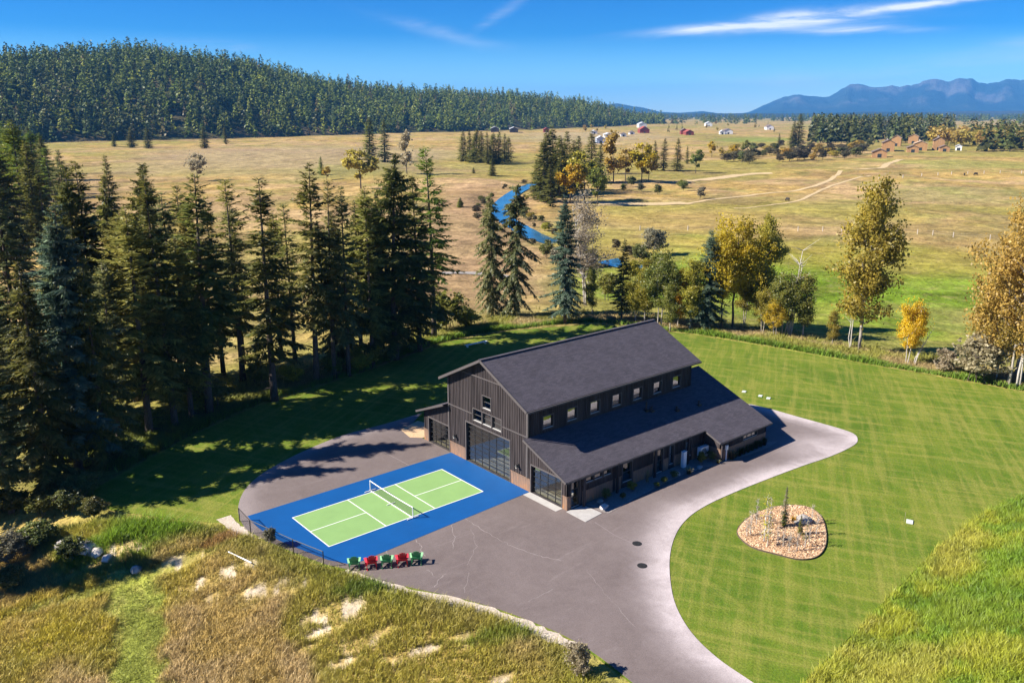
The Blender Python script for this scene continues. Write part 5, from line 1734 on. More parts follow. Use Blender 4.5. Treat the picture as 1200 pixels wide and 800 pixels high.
# ------------------------------------------------------------------ trees out on the valley floor
for key, wide, args, label, mat_ in (
    ('m1', 1.71, (277.59,468.37,-3.12,29.81), 'left of two tall conifers standing in the dry field', 'spruce'),
    ('m2', 1.86, (277.55,448.28,-3.44,28.51), 'right of two tall conifers standing in the dry field', 'spruce_dry'),
    ('mc1', 1.3, (161.25,280.85,-3.76,20.28), 'yellowish round tree below the two field conifers', 'leaf_bronze'),
    ('mc2', 1.2, (219.39,332.36,-2.72,21.6), 'thin leafless looking tree right of the two field conifers', 'leaf_dry'),
    ('m2', 1.86, (186.01,364.3,-3.37,9.83), 'small conifer with a yellow shrub beside it in the field', 'larch_green'),
    ('mc1', 1.1, (175.94,339.84,-4.16,8.05), 'small bright yellow tree beside the little field conifer', 'leaf_yellow'),
    ('m1', 2.02, (254.85,303.98,-3.7,9.8), 'single small conifer on the river meadow', None),
    ('m1', 2.63, (252.76,317.67,-2.97,3.19), 'tiny rounded conifer left of the single small one', None),
    ('m1', 2.94, (148.51,190.41,-3.72,3.6), 'little round bush like conifer on the pinkish field', 'larch_green'),
    ('m3', 1.55, (211.37,209.65,-3.63,27.33), 'tallest dark conifer in the clump by the river bend', None),
    ('m3', 1.55, (181.42,182.52,-3.14,22.55), 'broad conifer at the left side of the river bend clump', None),
    ('m1', 1.55, (226.41,217.1,-3.56,25.27), 'conifer behind the yellow trees of the river bend clump', None),
    ('m2', 1.55, (201.34,194.84,-4.04,20.52), 'lower conifer in front of the tallest river bend one', None),
    ('m1', 1.55, (253.79,238.66,-3.31,22.07), 'conifer between the clump and the yellow tree top', None),
    ('m1', 1.71, (297.29,271.89,-3.9,24.01), 'dark conifer right of the yellow river bend trees', None),
    ('m3', 1.50, (202.26,202.88,-4,26.53), 'conifer squeezed between the tallest and the broad one', None),
    ('m1', 1.60, (184.14,188.89,-3.17,15.22), 'low conifer at the left foot of the river bend clump', None),
    ('m3', 1.50, (209.6,204.12,-3.84,23.93), 'full conifer in the heart of the river bend clump', None),
    ('m1', 1.60, (222.31,209.67,-3.55,21.6), 'conifer at the back of the clump beside the yellow green tree', None),
    ('m2', 1.60, (171.61,168.16,-3.19,14.73), 'lowest conifer at the front of the river bend clump', None),
    ('m1', 1.50, (265.71,235.58,-3.73,19.21), 'conifer right behind the large yellow green tree', None),
    ('mc1', 1.1, (196.58,176.19,-3.64,22.29), 'large yellow green tree in front of the river bend clump', 'leaf_olive'),
    ('mc1', 1.1, (187.82,175,-3.61,17.3), 'yellow tree at the left foot of the large yellow green one', 'leaf_yellow'),
    ('mc1', 1.0, (190.63,163.68,-3.52,15.75), 'dark olive tree at the right foot of the large yellow green one', 'leaf_green'),
    ('mc2', 1.2, (268.42,228.6,-3.85,23.35), 'tall bronze tree right of the river bend clump', 'leaf_bronze'),
    ('mc1', 1.0, (279.72,231.26,-3.36,18.25), 'smaller bronze tree beside the tall bronze one', 'leaf_bronze'),
    ('mc1', 1.1, (280.05,221.12,-3.59,21.87), 'golden tree left of two thin conifers', 'leaf_yellow'),
    ('mc1', 1.0, (287.64,223.42,-3.29,15.01), 'bronze tree touching the golden one', 'leaf_bronze'),
    ('m2', 1.55, (349.46,271.8,-3.38,17.21), 'left of two thin conifers in the middle field', None),
    ('m2', 1.55, (352.82,268.93,-3.38,18.63), 'right of two thin conifers in the middle field', None),
    ('m2', 1.71, (355.53,261.16,-3.58,18.94), 'thin conifer standing apart in the middle field', None),
    ('m2', 1.55, (424.87,308.83,-3.91,11.61), 'short conifer right of the thin one standing apart', None),
    ('mc1', 1.0, (353.85,246.56,-3.71,15.28), 'green broadleaf tree in the middle field', 'leaf_green'),
    ('mc1', 1.1, (504.26,348.35,-3.48,13.84), 'yellow tree among the shrubs of the middle field', 'leaf_yellow'),
    ('mc1', 1.1, (496.94,334.35,-3.96,9.85), 'low bronze tree beside the yellow one among shrubs', 'leaf_bronze'),
    ('mc1', 1.1, (470.42,303.54,-3.04,12.1), 'bright yellow tree left of a green one in the shrub line', 'leaf_yellow'),
    ('mc1', 1.0, (525.7,334.31,-3.64,15.16), 'green tree right of the bright yellow one in the shrub line', 'leaf_green'),
    ('m1', 1.71, (747.77,425.2,-3.18,32.34), 'largest conifer at the left end of the far wood', None),
    ('m1', 1.71, (741.56,428.09,-3.12,24.88), 'conifer leaning on the largest one at the far wood', None),
    ('m2', 1.71, (741.67,442.74,-3.53,12.65), 'small dark conifer left of the far wood', None),
    ('m1', 2.02, (227.69,832.05,-3.91,21.03), 'left of two dark conifers at the foot of the hill', None),
    ('m1', 2.02, (230.14,790.86,-3.55,20.29), 'right of two dark conifers at the foot of the hill', None),
    ('m1', 1.86, (268.43,750.18,-3.29,20.13), 'single dark conifer at the hill foot with a small one beside', None),
    ('m2', 1.86, (321.14,830.16,-2.7,17.3), 'small conifer right of the single dark one at the hill foot', None),
    ('m1', 2.02, (216.71,851.91,-3.4,12.27), 'small conifer left of the two dark ones at the hill foot', None),
    ('mc1', 1.2, (120.09,365.75,-3.34,15.42), 'pale leafed tree rising behind the black spruce', 'leaf_dry')):
    x, y, z, h = args
    ref = CONS if key[0] == 'm' and key[1] != 'c' else H0[key]
    plant(key, x, y, z, h, ref, label, 'tree', rt_.uniform(0, 6.28), wide=wide, leafmat=mat_)

# the square clump of conifers in the field
ORD = ['leftmost dark conifer', 'second conifer from the left', 'third conifer from the left', 'fourth conifer from the left', 'middle conifer', 'fourth conifer from the right',
       'third conifer from the right', 'second conifer from the right', 'rightmost low conifer', 'half hidden conifer at the back left', 'half hidden conifer at the back right']
for i, (x, y, z, h) in enumerate(((323.5,420.95,-3.35,21.07), (322.05,411.34,-3.46,21.89), (318.35,399.95,-3.41,22.57), (319.07,394.43,-3.2,20.8), (309.48,376.09,-2.6,20.07), (316.11,379.09,-2.97,19.78), (319.85,378.45,-3.08,20.38), (328.85,383.25,-3.07,19.1), (341.28,393.71,-3.41,16.85), (332.31,419.87,-3.03,18.38), (339.65,411.05,-2.92,17.19))):
    plant(('m1', 'm2', 'm3')[i % 3], x, y, z, h, CONS, ORD[i] + ' in the square clump out in the dry field', 'tree', rt_.uniform(0, 6.28), 'square clump of field conifers', wide=1.75)

# round shrubs scattered over the middle field
for i, (args, label, mat_) in enumerate((
    ((261.84,211.25,-3.99,4.61), 'dark round shrub left of two grey ones by the bronze trees', 'leaf_bush'), ((243.52,199.2,-4.06,2.92), 'low green shrub below the bronze trees', 'leaf_green'),
    ((247.28,192.75,-4.2,3.62), 'left of two grey green shrubs by the sandy patch', 'leaf_willow'), ((243.26,179.85,-4.14,3.85), 'right of two grey green shrubs by the sandy patch', 'leaf_bush'),
    ((274.45,193.33,-4.29,3.79), 'green shrub standing apart right of the grey green pair', 'leaf_green'), ((240.47,155.42,-3.9,4.29), 'grey shrub above the sandy track', 'leaf_willow'),
    ((265.21,184.01,-4.27,4.4), 'shrub touching the green one standing apart', 'leaf_bush'), ((148.71,190.16,-3.71,2.1), 'low shrub at the little round conifer', 'leaf_green'))):
    x, y, z, h = args
    plant('w1' if i % 2 else 'w2', x, y, z, max(h, 2.0), 3.3, label, 'shrub', rt_.uniform(0, 6.28), wide=1.15, leafmat=mat_)
rs = random.Random(5)
BUSH = [(487.1,319.74), (462.68,297.34), (454.85,286.38), (501.46,311.65), (535.63,328.92), (537.97,325.21), (556.38,332.11), (552.75,323.65), (576.82,333.02), (492.17,274.56), (505.41,276.19), (564.67,305.35), (503.42,263.92), (522.53,268.72), (584.81,299.16), (562.51,280.9), (598.94,296.43), (626.89,306.8), (607.92,290.67), (635.45,299.67),
        (623.88,393.79), (671.96,417.18), (646.58,388.72), (711.93,421.78), (648.12,351.48), (682.58,363.55), (690.88,358.27), (702.76,355.01), (728.68,359.2), (750.6,362.5), (746.35,353.41), (782.52,367.15), (650.84,371.53), (634.87,353.3), (542.47,355.6),
        (451.07,297.28), (523.36,337.27), (455.17,283.27), (574.65,358.53), (604.32,366.01), (620.74,369.31), (524.01,297.36), (558.03,311.46), (508.3,273.99), (697.24,382.61), (579.64,305.59), (607.58,315.2), (619.3,315.2), (674.08,335.74), (691.64,336.58), (579.46,273.32), (696.8,330.57), (443.5,271.94), (480.62,273.78), (549.35,265.6)]
for i, (x, y) in enumerate(BUSH):
    h = rs.uniform(4.5, 7.5)
    plant('w1' if i % 3 else 'w2', x, y, float(height(x, y)), h, 3.3, 'grey brown shrub in the scrub line left of the timber lodges', 'shrub', rs.uniform(0, 6.28), 'scrub line in the far field', wide=rs.uniform(1.3, 1.9), leafmat=('leaf_scrub', 'leaf_bush', 'leaf_bronze')[rs.choice((0, 0, 0, 1, 1, 2))])

# ------------------------------------------------------------------ the wooded hill and the far woods
def heading(px): return YAW - math.atan((px - 600) / 980.46)


HX = [-320, -200, 0, 60, 160, 230, 300, 400, 500, 600, 680, 720, 748, 775]
HTOP = [78, 80, 88, 84, 75, 78, 90, 109, 117, 120, 126, 134, 140, 142.5]     # skyline of the ground, target rows
HBASE = [176, 172, 168, 166, 163, 162, 160, 157, 154, 151.5, 149, 147, 145, 144.5]
DEPTH = [560, 560, 540, 520, 500, 500, 520, 560, 600, 620, 560, 450, 320, 200]
hh_ = [heading(p) for p in HX]
rb_ = [(28.5 + 3.4) * 980.46 / (b - 133) / math.cos(math.atan((p - 600) / 980.46)) * 1.0 for p, b in zip(HX, HBASE)]


def hill_par(a):
    order = np.argsort(hh_)
    A = np.array(hh_)[order]
    base = np.interp(a, A, np.array(rb_)[order]); dep = np.interp(a, A, np.array(DEPTH)[order])
    cosk = np.cos(a - YAW)
    zt = 28.5 + (133 - np.interp(a, A, np.array(HTOP)[order])) / 980.46 * (base + dep) * cosk
    return base, dep, zt


def hill_z(a, r):
    base, dep, zt = hill_par(a)
    s = (r - base) / dep
    prof = np.where(s < 1, np.sin(np.clip(s, 0, 1) * math.pi / 2) ** 1.05, np.cos(np.clip((s - 1) * 0.9, 0, math.pi / 2)))
    k = (fbm(a * 30 + 3, r / 160, 6, 3) - 0.5) * 16 * np.clip(s * 2, 0, 1) * np.clip((1.15 - s) * 3, 0, 1)
    return VALLEY - 0.8 + (zt - VALLEY) * prof + k


HA0, HA1 = min(hh_), max(hh_)


def build_hill():
    na, nr = 150, 46
    A = np.linspace(HA0, HA1, na); S = np.concatenate([np.linspace(-0.05, 1.1, 30), np.linspace(1.15, 2.75, 16)])
    X = []
    base, dep, zt = hill_par(A)
    for s in S:
        r = base + dep * s
        X.append(np.stack([CAMX + np.cos(A) * r, CAMY + np.sin(A) * r, hill_z(A, r)], 1))
    V = np.concatenate(X)
    i = np.arange((nr - 1) * (na - 1)); a, b = i // (na - 1), i % (na - 1)
    Q = np.stack([a * na + b, (a + 1) * na + b, (a + 1) * na + b + 1, a * na + b + 1], 1)
    n = fbm(V[:, 0] / 60, V[:, 1] / 60, 9, 4)
    col = lerp(np.tile(np.array((0.055, 0.062, 0.022)), (len(V), 1)), (0.15, 0.115, 0.06), sstep(0.45, 0.65, n))
    o = link('hill', mesh_np('hill', V, Q, None, M['ground'], col, smooth=True))
    if o.data.polygons[0].normal.z < 0: o.data.flip_normals()
    tag(o, 'long wooded hill beyond the valley on the left', kind='structure')


build_hill()
rh = np.random.default_rng(11)
spots = []
tries = 0
while len(spots) < 6200 and tries < 120000:
    tries += 1
    a = rh.uniform(HA0 + 0.004, HA1 - 0.004); s = rh.uniform(0.0, 1.12) ** 0.9
    base, dep, zt = (float(v) for v in hill_par(a))
    r = base + dep * s
    x, y = CAMX + math.cos(a) * r, CAMY + math.sin(a) * r
    if vnoise(x / 45, y / 45, 3) < 0.18 and s < 0.25: continue
    h = rh.uniform(15, 31) * (1.0 if s < 0.8 else rh.uniform(0.65, 1.3))
    spots.append((x, y, float(hill_z(np.array(a), np.array(r))) - 0.4, h, rh.uniform(1.05, 1.5), r, s))
spots.sort(key=lambda q: q[5] / q[3])
CON_COL = [(0.080, 0.112, 0.020), (0.108, 0.142, 0.020), (0.145, 0.175, 0.020), (0.190, 0.205, 0.026), (0.060, 0.086, 0.028), (0.15, 0.110, 0.045)]


def con_col(x, y, rng, low=False):
    k = vnoise(x / 90, y / 90, 21)
    lo_ = 1.0 if low else 0.45
    w = np.array([0.26, 0.28, (0.10 + 0.36 * k) * lo_, (0.03 + 0.26 * k) * lo_, 0.20, 0.03]); w /= w.sum()
    return np.array(CON_COL[rng.choice(6, p=w)]) * rng.uniform(0.8, 1.25)


FM = []
for i, (V, T) in enumerate(FARC):
    for j, (nm) in enumerate(('far_conifer',)):
        FM.append(mesh_np('far_conifer', V, None, T, M['far_conifer']))
rc = random.Random(9)


def single(meshes, x, y, z, h, w, name, label, group, rz):
    o = link(name, meshes[rc.randrange(len(meshes))], None, (x, y, z), rz)
    o.scale = (h * w, h * w, h)
    return tag(o, label, 'tree', group)


for (x, y, z, h, w, r, s) in spots[:300]:
    single(FM, x, y, z, h, w, 'hill_conifer', 'conifer among the nearest trees on the wooded hill', 'nearest conifers of the wooded hill', rc.uniform(0, 6.28))
rest = spots[300:]
joined('hill_forest', FARC, [q[:5] for q in rest], M['far_attr'], 'dense conifer forest covering the long hill', [con_col(q[0], q[1], rh, q[6] < 0.45) for q in rest])

# tall wood right of centre, behind the lodges
wood = []
for i in range(300):
    px = rh.uniform(942, 1102); b = rh.uniform(148.5, 166) - max(0, (px - 1040)) * 0.05
    d = (28.5 + 3.4) * 980.46 / (b - 133)
    a = heading(px); r = d / math.cos(a - YAW)
    wood.append((CAMX + math.cos(a) * r, CAMY + math.sin(a) * r, VALLEY - 0.4, rh.uniform(24, 33), rh.uniform(0.95, 1.25)))
for x, y, z, h, w in wood:
    single(FM, x, y, z, h, w, 'wood_conifer', 'tall conifer in the wood behind the timber lodges', 'wood behind the timber lodges', rc.uniform(0, 6.28))
FBM = [mesh_np('far_broadleaf', V, None, T, M['leaf_bronze']) for V, T in FARB]
thick = []
for i in range(110):
    px = rh.uniform(1080, 1215); b = rh.uniform(160, 171)
    r = (28.5 + 3.4) * 980.46 / (b - 133) / math.cos(heading(px) - YAW); a = heading(px)
    x, y = CAMX + math.cos(a) * r, CAMY + math.sin(a) * r
    o = single(FBM, x, y, VALLEY, rh.uniform(14, 20), rh.uniform(0.9, 1.3), 'thicket_tree', 'brown leafed tree in the thicket right of the timber lodges', 'brown thicket right of the lodges', rc.uniform(0, 6.28))
for i in range(44):
    px = rh.choice([rh.uniform(1150, 1215), rh.uniform(1150, 1215), rh.uniform(1120, 1160)]); b = rh.uniform(163, 175)
    r = (28.5 + 3.4) * 980.46 / (b - 133) / math.cos(heading(px) - YAW); a = heading(px)
    single(FM, CAMX + math.cos(a) * r, CAMY + math.sin(a) * r, VALLEY, rh.uniform(20, 28), rh.uniform(1.2, 1.5), 'thicket_conifer', 'green conifer in the trees at the right frame edge', 'conifers at the right edge of the field', rc.uniform(0, 6.28))
# dark line of woods far across the valley
line_spots = []
for i in range(1500):
    px = rh.uniform(735, 1290); d = rh.uniform(2600, 6500)
    if d < 3600 and not (880 > px > 745 or px > 1110): continue
    if vnoise(px / 26, d / 700, 31) < 0.36: continue
    a = heading(px); r = d / math.cos(a - YAW)
    line_spots.append((CAMX + math.cos(a) * r, CAMY + math.sin(a) * r, VALLEY - 1, rh.uniform(20, 34), rh.uniform(1.2, 2.0)))
joined('distant_woods', FARC, line_spots, M['far_attr'], 'dark line of woods far across the valley', [con_col(q[0], q[1], rh) * 0.9 for q in line_spots])
# tall trees that run down from the hill behind the far left of the belt
for i, (px_a) in enumerate(((9.37,274.34,-2.89,30.01), (21.53,323.71,-3.3,28.67), (33.61,368.98,-3.92,29.91), (32.63,330.1,-2.85,26.83), (45.97,378.26,-4.14,28.23), (44.17,336.7,-2.66,24.82), (43.74,317.41,-3.26,22.85), (37.28,277.45,-4.04,21.43), (7.01,211.07,-3.99,28.77), (20.08,236.69,-3.43,27.28), (18.63,209.62,-3.74,24.42), (57.1,463.95,-2.88,27.85), (68.92,471.19,-3.34,25.11), (62.22,411.25,-3.15,22.87))):
    x, y, z, h = px_a
    plant(('s1', 'l1', 's5', 'l2')[i % 4], x, y, z, h, CONS, 'tall conifer in the stand running down from the hill at the far left', 'tree', rt_.uniform(0, 6.28), 'stand running down from the hill', wide=1.5, leafmat=('spruce_dry', 'larch_green', None, 'larch_green')[i % 4])
# trees seen past the foot of the hill, centre
mid_spots = []
for i in range(60):
    px = rh.uniform(600, 900); d = rh.uniform(1500, 2600)
    if vnoise(px / 22, d / 200, 8) < 0.5: continue
    a = heading(px); r = d / math.cos(a - YAW)
    mid_spots.append((CAMX + math.cos(a) * r, CAMY + math.sin(a) * r, VALLEY - .5, rh.uniform(7, 14)))
for x, y, z, h in mid_spots:
    single(FBM if rc.random() < .5 else FM, x, y, z, h, 1.1, 'valley_tree', 'small tree by the far farmsteads', 'trees round the far farmsteads', rc.uniform(0, 6.28))

# ------------------------------------------------------------------ mountains
def mountain_mat():
    m, t, o = mat('mountain_slopes')
    tcd = t.new('ShaderNodeTexCoord')
    P = tcd.outputs['Object']
    at = t.new('ShaderNodeAttribute', attribute_name='Col')
    n = t.noise(P, 0.004, 6, 0.7)
    c = t.mix(1.0, at.outputs['Color'], t.ramp(n, [(0.3, 0.7), (0.7, 1.3)]), 'MULTIPLY')
    bn = t.new('ShaderNodeBump', {'Height': t.noise(P, 0.012, 4, 0.7), 'Strength': 1.0, 'Distance': 60.0})
    p = t.new('ShaderNodeBsdfPrincipled', {'Base Color': c, 'Roughness': 1.0, 'Specular IOR Level': 0.0, 'Normal': bn})
    t.put(o.inputs[0], p)
    return m


M['mountain'] = mountain_mat()


def range_mesh(name, prof, dist, depth, seed, label, rock=0.5, gully=0.24, na=260, nr=30):
    px = np.array([p[0] for p in prof], float); py = np.array([p[1] for p in prof], float)
    X = np.linspace(px.min(), px.max(), na)
    T = np.interp(X, px, py) + (fbm(X / 9, X * 0 + seed, seed, 5) - 0.5) * 0.16 * (133 - np.interp(X, px, py))
    amp = (133 - T) / 980.46 * dist
    A = YAW - np.arctan((X - 600) / 980.46)
    R0 = dist / np.cos(A - YAW)
    rows = []; Z = []
    for k in range(nr):
        s = k / (nr - 1) * 1.6
        up = np.where(s < 1, s ** 1.15, np.clip(1 - (s - 1) * 1.4, 0, 1))
        ridged = 1 - np.abs(2 * fbm(X / 26 + s * 0.5, np.full(na, s * 1.6), seed, 4) - 1)
        z = 28.5 * min(1, s) + amp * up * (1 - gully * 4 * s * (1 - min(s, 1)) * (ridged - 0.55) * 2.2)
        z = np.where(s >= 0.99, z + 0 * z, z)
        r = R0 + depth * (s - 1)
        rows.append(np.stack([CAMX + np.cos(A) * r, CAMY + np.sin(A) * r, z - 20 * (s == 0)], 1)); Z.append(z)
    V = np.concatenate(rows)
    i = np.arange((nr - 1) * (na - 1)); a, b = i // (na - 1), i % (na - 1)
    Q = np.stack([a * na + b, (a + 1) * na + b, (a + 1) * na + b + 1, a * na + b + 1], 1)
    n = fbm(V[:, 0] / 420, V[:, 1] / 420, seed + 3, 5); n2 = fbm(V[:, 0] / 1500 + 7, V[:, 1] / 1500, seed + 5, 4)
    col = np.tile(np.array((0.016, 0.030, 0.036)), (len(V), 1))
    col = lerp(col, (0.028, 0.042, 0.040), sstep(0.45, 0.6, n))
    hgt = V[:, 2] / max(1.0, amp.max())
    col = lerp(col, (0.21, 0.175, 0.175), sstep(0.56, 0.66, n2 * 0.6 + n * 0.4 + (hgt - 0.55) * 0.16) * rock)
    o = link(name, mesh_np(name, V, Q, None, M['mountain'], col, smooth=True))
    if o.data.polygons[nr].normal.z < 0: o.data.flip_normals()
    return tag(o, label, kind='structure')


range_mesh('mountain_range', [(845, 135), (867, 132), (880, 126), (890, 121), (905, 115), (923, 112.5), (935, 114), (947, 115.5), (957, 114), (968, 108), (977, 103.5), (988, 100.5), (996, 101),
    (1007, 105.5), (1016, 104), (1027, 101.5), (1036, 104), (1047, 103), (1060, 98.5), (1073, 95.5), (1082, 97), (1090, 97.5), (1101, 95.5), (1112, 95.5), (1120, 99), (1128, 100.5), (1145, 98), (1167, 95.5),
    (1183, 98), (1200, 98), (1230, 94), (1270, 101), (1320, 112), (1380, 128)], 15000, 3200, 3, 'blue mountain range on the right horizon with pale bare slopes', 0.5)
range_mesh('blue_hill', [(690, 134), (705, 123), (720, 121.5), (735, 124.5), (750, 127), (768, 131.5), (790, 132.5), (815, 130.5), (840, 134)], 12000, 1500, 8, 'low blue hill beyond the end of the wooded hill', 0.1, na=90, nr=16)
range_mesh('far_foothill', [(860, 134.5), (880, 133.5), (905, 133.6), (925, 134), (960, 132.5), (1000, 131), (1060, 131.5), (1120, 130.5), (1200, 130), (1300, 129), (1380, 134)], 8500, 1400, 12, 'dark wooded foothill below the mountain range', 0.15, na=120, nr=16)
range_mesh('far_foothill', [(740, 135), (770, 134), (800, 134.2), (850, 134), (890, 134.6), (910, 135)], 7600, 900, 15, 'flat wooded rise on the horizon left of the mountains', 0.1, na=60, nr=12)

# ------------------------------------------------------------------ air
hz = MB().box(-19500, 19500, -19500, 19500, -60, 760)
hm = bpy.data.materials.new('haze')
hm.use_nodes = True
ht = NT(hm.node_tree); ht.n.clear()
ho = ht.new('ShaderNodeOutputMaterial')
pv = ht.new('ShaderNodeVolumePrincipled')
pv.inputs['Color'].default_value = (0.14, 0.47, 1.0, 1)
pv.inputs['Density'].default_value = 5.8e-5
ht.l.new(pv.outputs[0], ho.inputs['Volume'])
haze = hz.obj('haze', hm, kind='stuff')
haze['label'] = 'thin blue autumn haze over the whole valley'

# ------------------------------------------------------------------ net, fence, chairs
net = thing('pickleball_net', 'white framed portable net across the middle of the court', 'net', (0, 0, 0.05))
M['net'] = plain('net_cord', (0.03, 0.03, 0.035), 0.8)
for sy in (-1, 1):
    MB().tube([(0, sy * 2.98, 0), (0, sy * 2.98, 0.90)], 0.035, 8).obj('post', M['white'], net)
    MB().bar((-0.5, sy * 2.98, 0.03), (0.5, sy * 2.98, 0.03), 0.05, 0.05).obj('foot', M['white'], net)
MB().bar((0, -2.9, 0.03), (0, 2.9, 0.03), 0.045, 0.045).obj('base_bar', M['white'], net)
MB().bar((-0.35, 0, 0.031), (0.35, 0, 0.031), 0.05, 0.045).obj('centre_foot', M['white'], net)
tp = [(0, y, 0.86 - 0.05 * (1 - (y / 2.95) ** 2)) for y in np.linspace(-2.945, 2.945, 13)]
tb_ = MB()
for a, b in zip(tp[:-1], tp[1:]): tb_.bar(a, b, 0.02, 0.075)
tb_.obj('net_tape', M['white'], net)
nm_ = MB()
for y in np.arange(-2.9, 2.91, 0.11): nm_.bar((0, y, 0.1), (0, y, 0.82 - 0.05 * (1 - (y / 2.95) ** 2)), 0.005, 0.005)
for z in np.arange(0.12, 0.78, 0.09): nm_.bar((0, -2.94, z), (0, 2.94, z), 0.005, 0.005)
nm_.obj('net_mesh', M['net'], net, kind='stuff')

fence = thing('chain_link_fence', 'low black chain link fence curving round the court end', 'fence', (*(-9.96,2.49), 0))
FP = [(-9.83,4.72), (-9.96,2.49), (-8.92,-2.02), (-8.18,-4.86), ]
fb = Vector((*FP[1], 0))
FPs = [Vector((*p, float(height(*p)))) - fb for p in FP]
for p in FPs:
    MB().tube([p + Vector((0, 0, -.2)), p + Vector((0, 0, 1.14))], 0.035, 8).obj('post', M['black_metal'], fence)
for a, b in zip(FPs[:-1], FPs[1:]):
    MB().tube([a + Vector((0, 0, 1.12)), b + Vector((0, 0, 1.12))], 0.024, 6).obj('top_rail', M['black_metal'], fence)
    wm = MB(); L = (b - a).length; d = (b - a) / L; up = Vector((0, 0, 1)); k = 0.13
    n = int(L / k) + 12
    for sgn in (1, -1):
        for i in range(-12, n + 12):
            s0 = i * k; s1 = s0 + sgn * 1.06
            z0, z1 = 0.04, 1.1
            # clip to the bay
            lo, hi = min(s0, s1), max(s0, s1)
            if hi <= 0 or lo >= L: continue
            def at_(s): return z0 + (z1 - z0) * (s - s0) / (s1 - s0)
            q0, q1 = max(lo, 0), min(hi, L)
            wm.bar(a + d * q0 + up * at_(q0), a + d * q1 + up * at_(q1), 0.0045, 0.0045)
    wm.obj('wire_mesh', M['black_metal'], fence, kind='stuff')

M['chair_green'] = plain('green_plastic', (0.05, 0.28, 0.09), 0.4, var=0.08)
M['chair_green_lit'] = plain('sunlit_green_plastic', (0.30, 0.62, 0.30), 0.4, var=0.08)  # lighter copy of the green: sun on arms and front legs put into colour
M['chair_red'] = plain('red_plastic', (0.60, 0.012, 0.022), 0.4, var=0.08)
M['chair_red_lit'] = plain('sunlit_red_plastic', (0.72, 0.05, 0.07), 0.4, var=0.08)  # lighter copy of the red, sunlight on the arms painted in


def adirondack(x, y, rz, label, body, arms):
    """faces local +y"""
    t = thing('garden_chair', label, 'chair', (x, y, 0.034), rz, 'row of garden chairs beside the court')
    # raked fan back of five slats
    for i in range(5):
        u = (i - 2) * 0.105
        h = 1.02 - 0.028 * (i - 2) ** 2
        mb = MB()
        lo = (u * 0.85, -0.18, 0.30); hi = (u * 1.25, -0.38, h)
        mb.bar(lo, hi, 0.121, 0.022, up=(0, -1, 0.3))
        bevel(mb.obj('back_slat', M[body], t), 0.008, 1)
    for i in range(5):
        yy = 0.34 - i * 0.11; z = 0.385 - i * 0.026
        bevel(MB().box(-0.27, 0.27, yy - .052, yy + .052, z - .012, z + .012).obj('seat_slat', M[body], t), 0.006, 1)
    for s in (-1, 1):
        mb = MB()
        mb.hexa([(s * .27, -.38, .545), (s * .39, -.38, .545), (s * .45, .22, .565), (s * .26, .22, .565), (s * .27, -.38, .57), (s * .39, -.38, .57), (s * .45, .22, .59), (s * .26, .22, .59)])
        o = mb.obj('armrest', M[arms], t)
        bm = bmesh.new(); bm.from_mesh(o.data); bmesh.ops.recalc_face_normals(bm, faces=bm.faces[:]); bm.to_mesh(o.data); bm.free()
        MB().bar((s * .33, .19, 0.0), (s * .33, .19, .562), 0.05, 0.10).obj('leg', M[arms], t)
        MB().bar((s * .30, -.46, 0.0), (s * .30, .30, .37), 0.035, 0.10).obj('leg', M[body], t)
        MB().bar((s * .31, -.36, .10), (s * .31, -.40, .545), 0.035, 0.07).obj('arm_support', M[body], t)
    MB().bar((-.30, -.33, .52), (.30, -.33, .52), 0.03, 0.06).obj('back_rail', M[body], t)
    return t


CH = [(-6.84,-6.41), (-5.95,-7.03), (-5.07,-7.54), (-4.22,-8.03), (-3.38,-8.47)]
crz = [0.02, 0.12, -0.05, 0.06, -0.08]
names = ['green garden chair at the left end of the row, nearest the fence', 'red garden chair second from the left in the row', 'green garden chair in the middle of the row between two red ones',
         'red garden chair second from the right in the row', 'green garden chair at the right end of the row']
for i, (p, lb) in enumerate(zip(CH, names)):
    g_ = i % 2 == 0
    adirondack(p[0] + 0.12, p[1] + 0.16, -0.54 + crz[i], lb, 'chair_green' if g_ else 'chair_red', 'chair_green_lit' if g_ else 'chair_red_lit')

# drain covers in the yard
for p, lb in (((9.68,-15.99), 'black drain cover nearer the barn in the yard'), ((7.74,-18.16), 'black drain cover further from the barn in the yard')):
    t = thing('drain_cover', lb, 'drain cover', (*p, 0.031), 0.3)
    MB().tube([(0, 0, 0.0), (0, 0, 0.012)], 0.33, 24).obj('rim', M['drain'], t)
    g_ = MB()
    for k in range(-5, 6):
        w = math.sqrt(max(0.01, 0.29 ** 2 - (k * .052) ** 2)); g_.bar((k * .052, -w, 0.017), (k * .052, w, 0.017), 0.03, 0.01)
    g_.obj('grate', M['drain'], t, kind='stuff')
M['post_stake'] = plain('stake_wood', (0.30, 0.24, 0.17), 0.9)
M['lid_pale'] = plain('pale_lid', (0.55, 0.58, 0.54), 0.6)
# pale boxes set in the lawn
for p, lb, w in (((27.13,-26.57), 'white utility box lid alone on the right lawn', 0.30), ((42.88,-1.52), 'pale lid in the lawn, nearest of three to the barn', 0.26),
              ((43,-3.44), 'pale lid in the lawn, middle one of three', 0.26), ((42.98,-4.42), 'pale lid in the lawn, farthest of three from the barn', 0.26)):
    t = thing('valve_box', lb, 'box', (*p, 0.0), 0.4)
    MB().box(-w, w, -w * .7, w * .7, 0, 0.04).obj('body', M['lid_pale'], t)
    bevel(MB().box(-w * 1.06, w * 1.06, -w * .76, w * .76, 0.041, 0.07).obj('lid', M['lid_pale'], t), 0.02)
tag(MB().tube([(0, 0, 0), (0, 0, 0.8)], 0.012, 6).obj('marker_stake', M['post_stake'], None, (*(26.91,-26.3), 0)), 'thin stake beside the white utility box lid', 'stake')
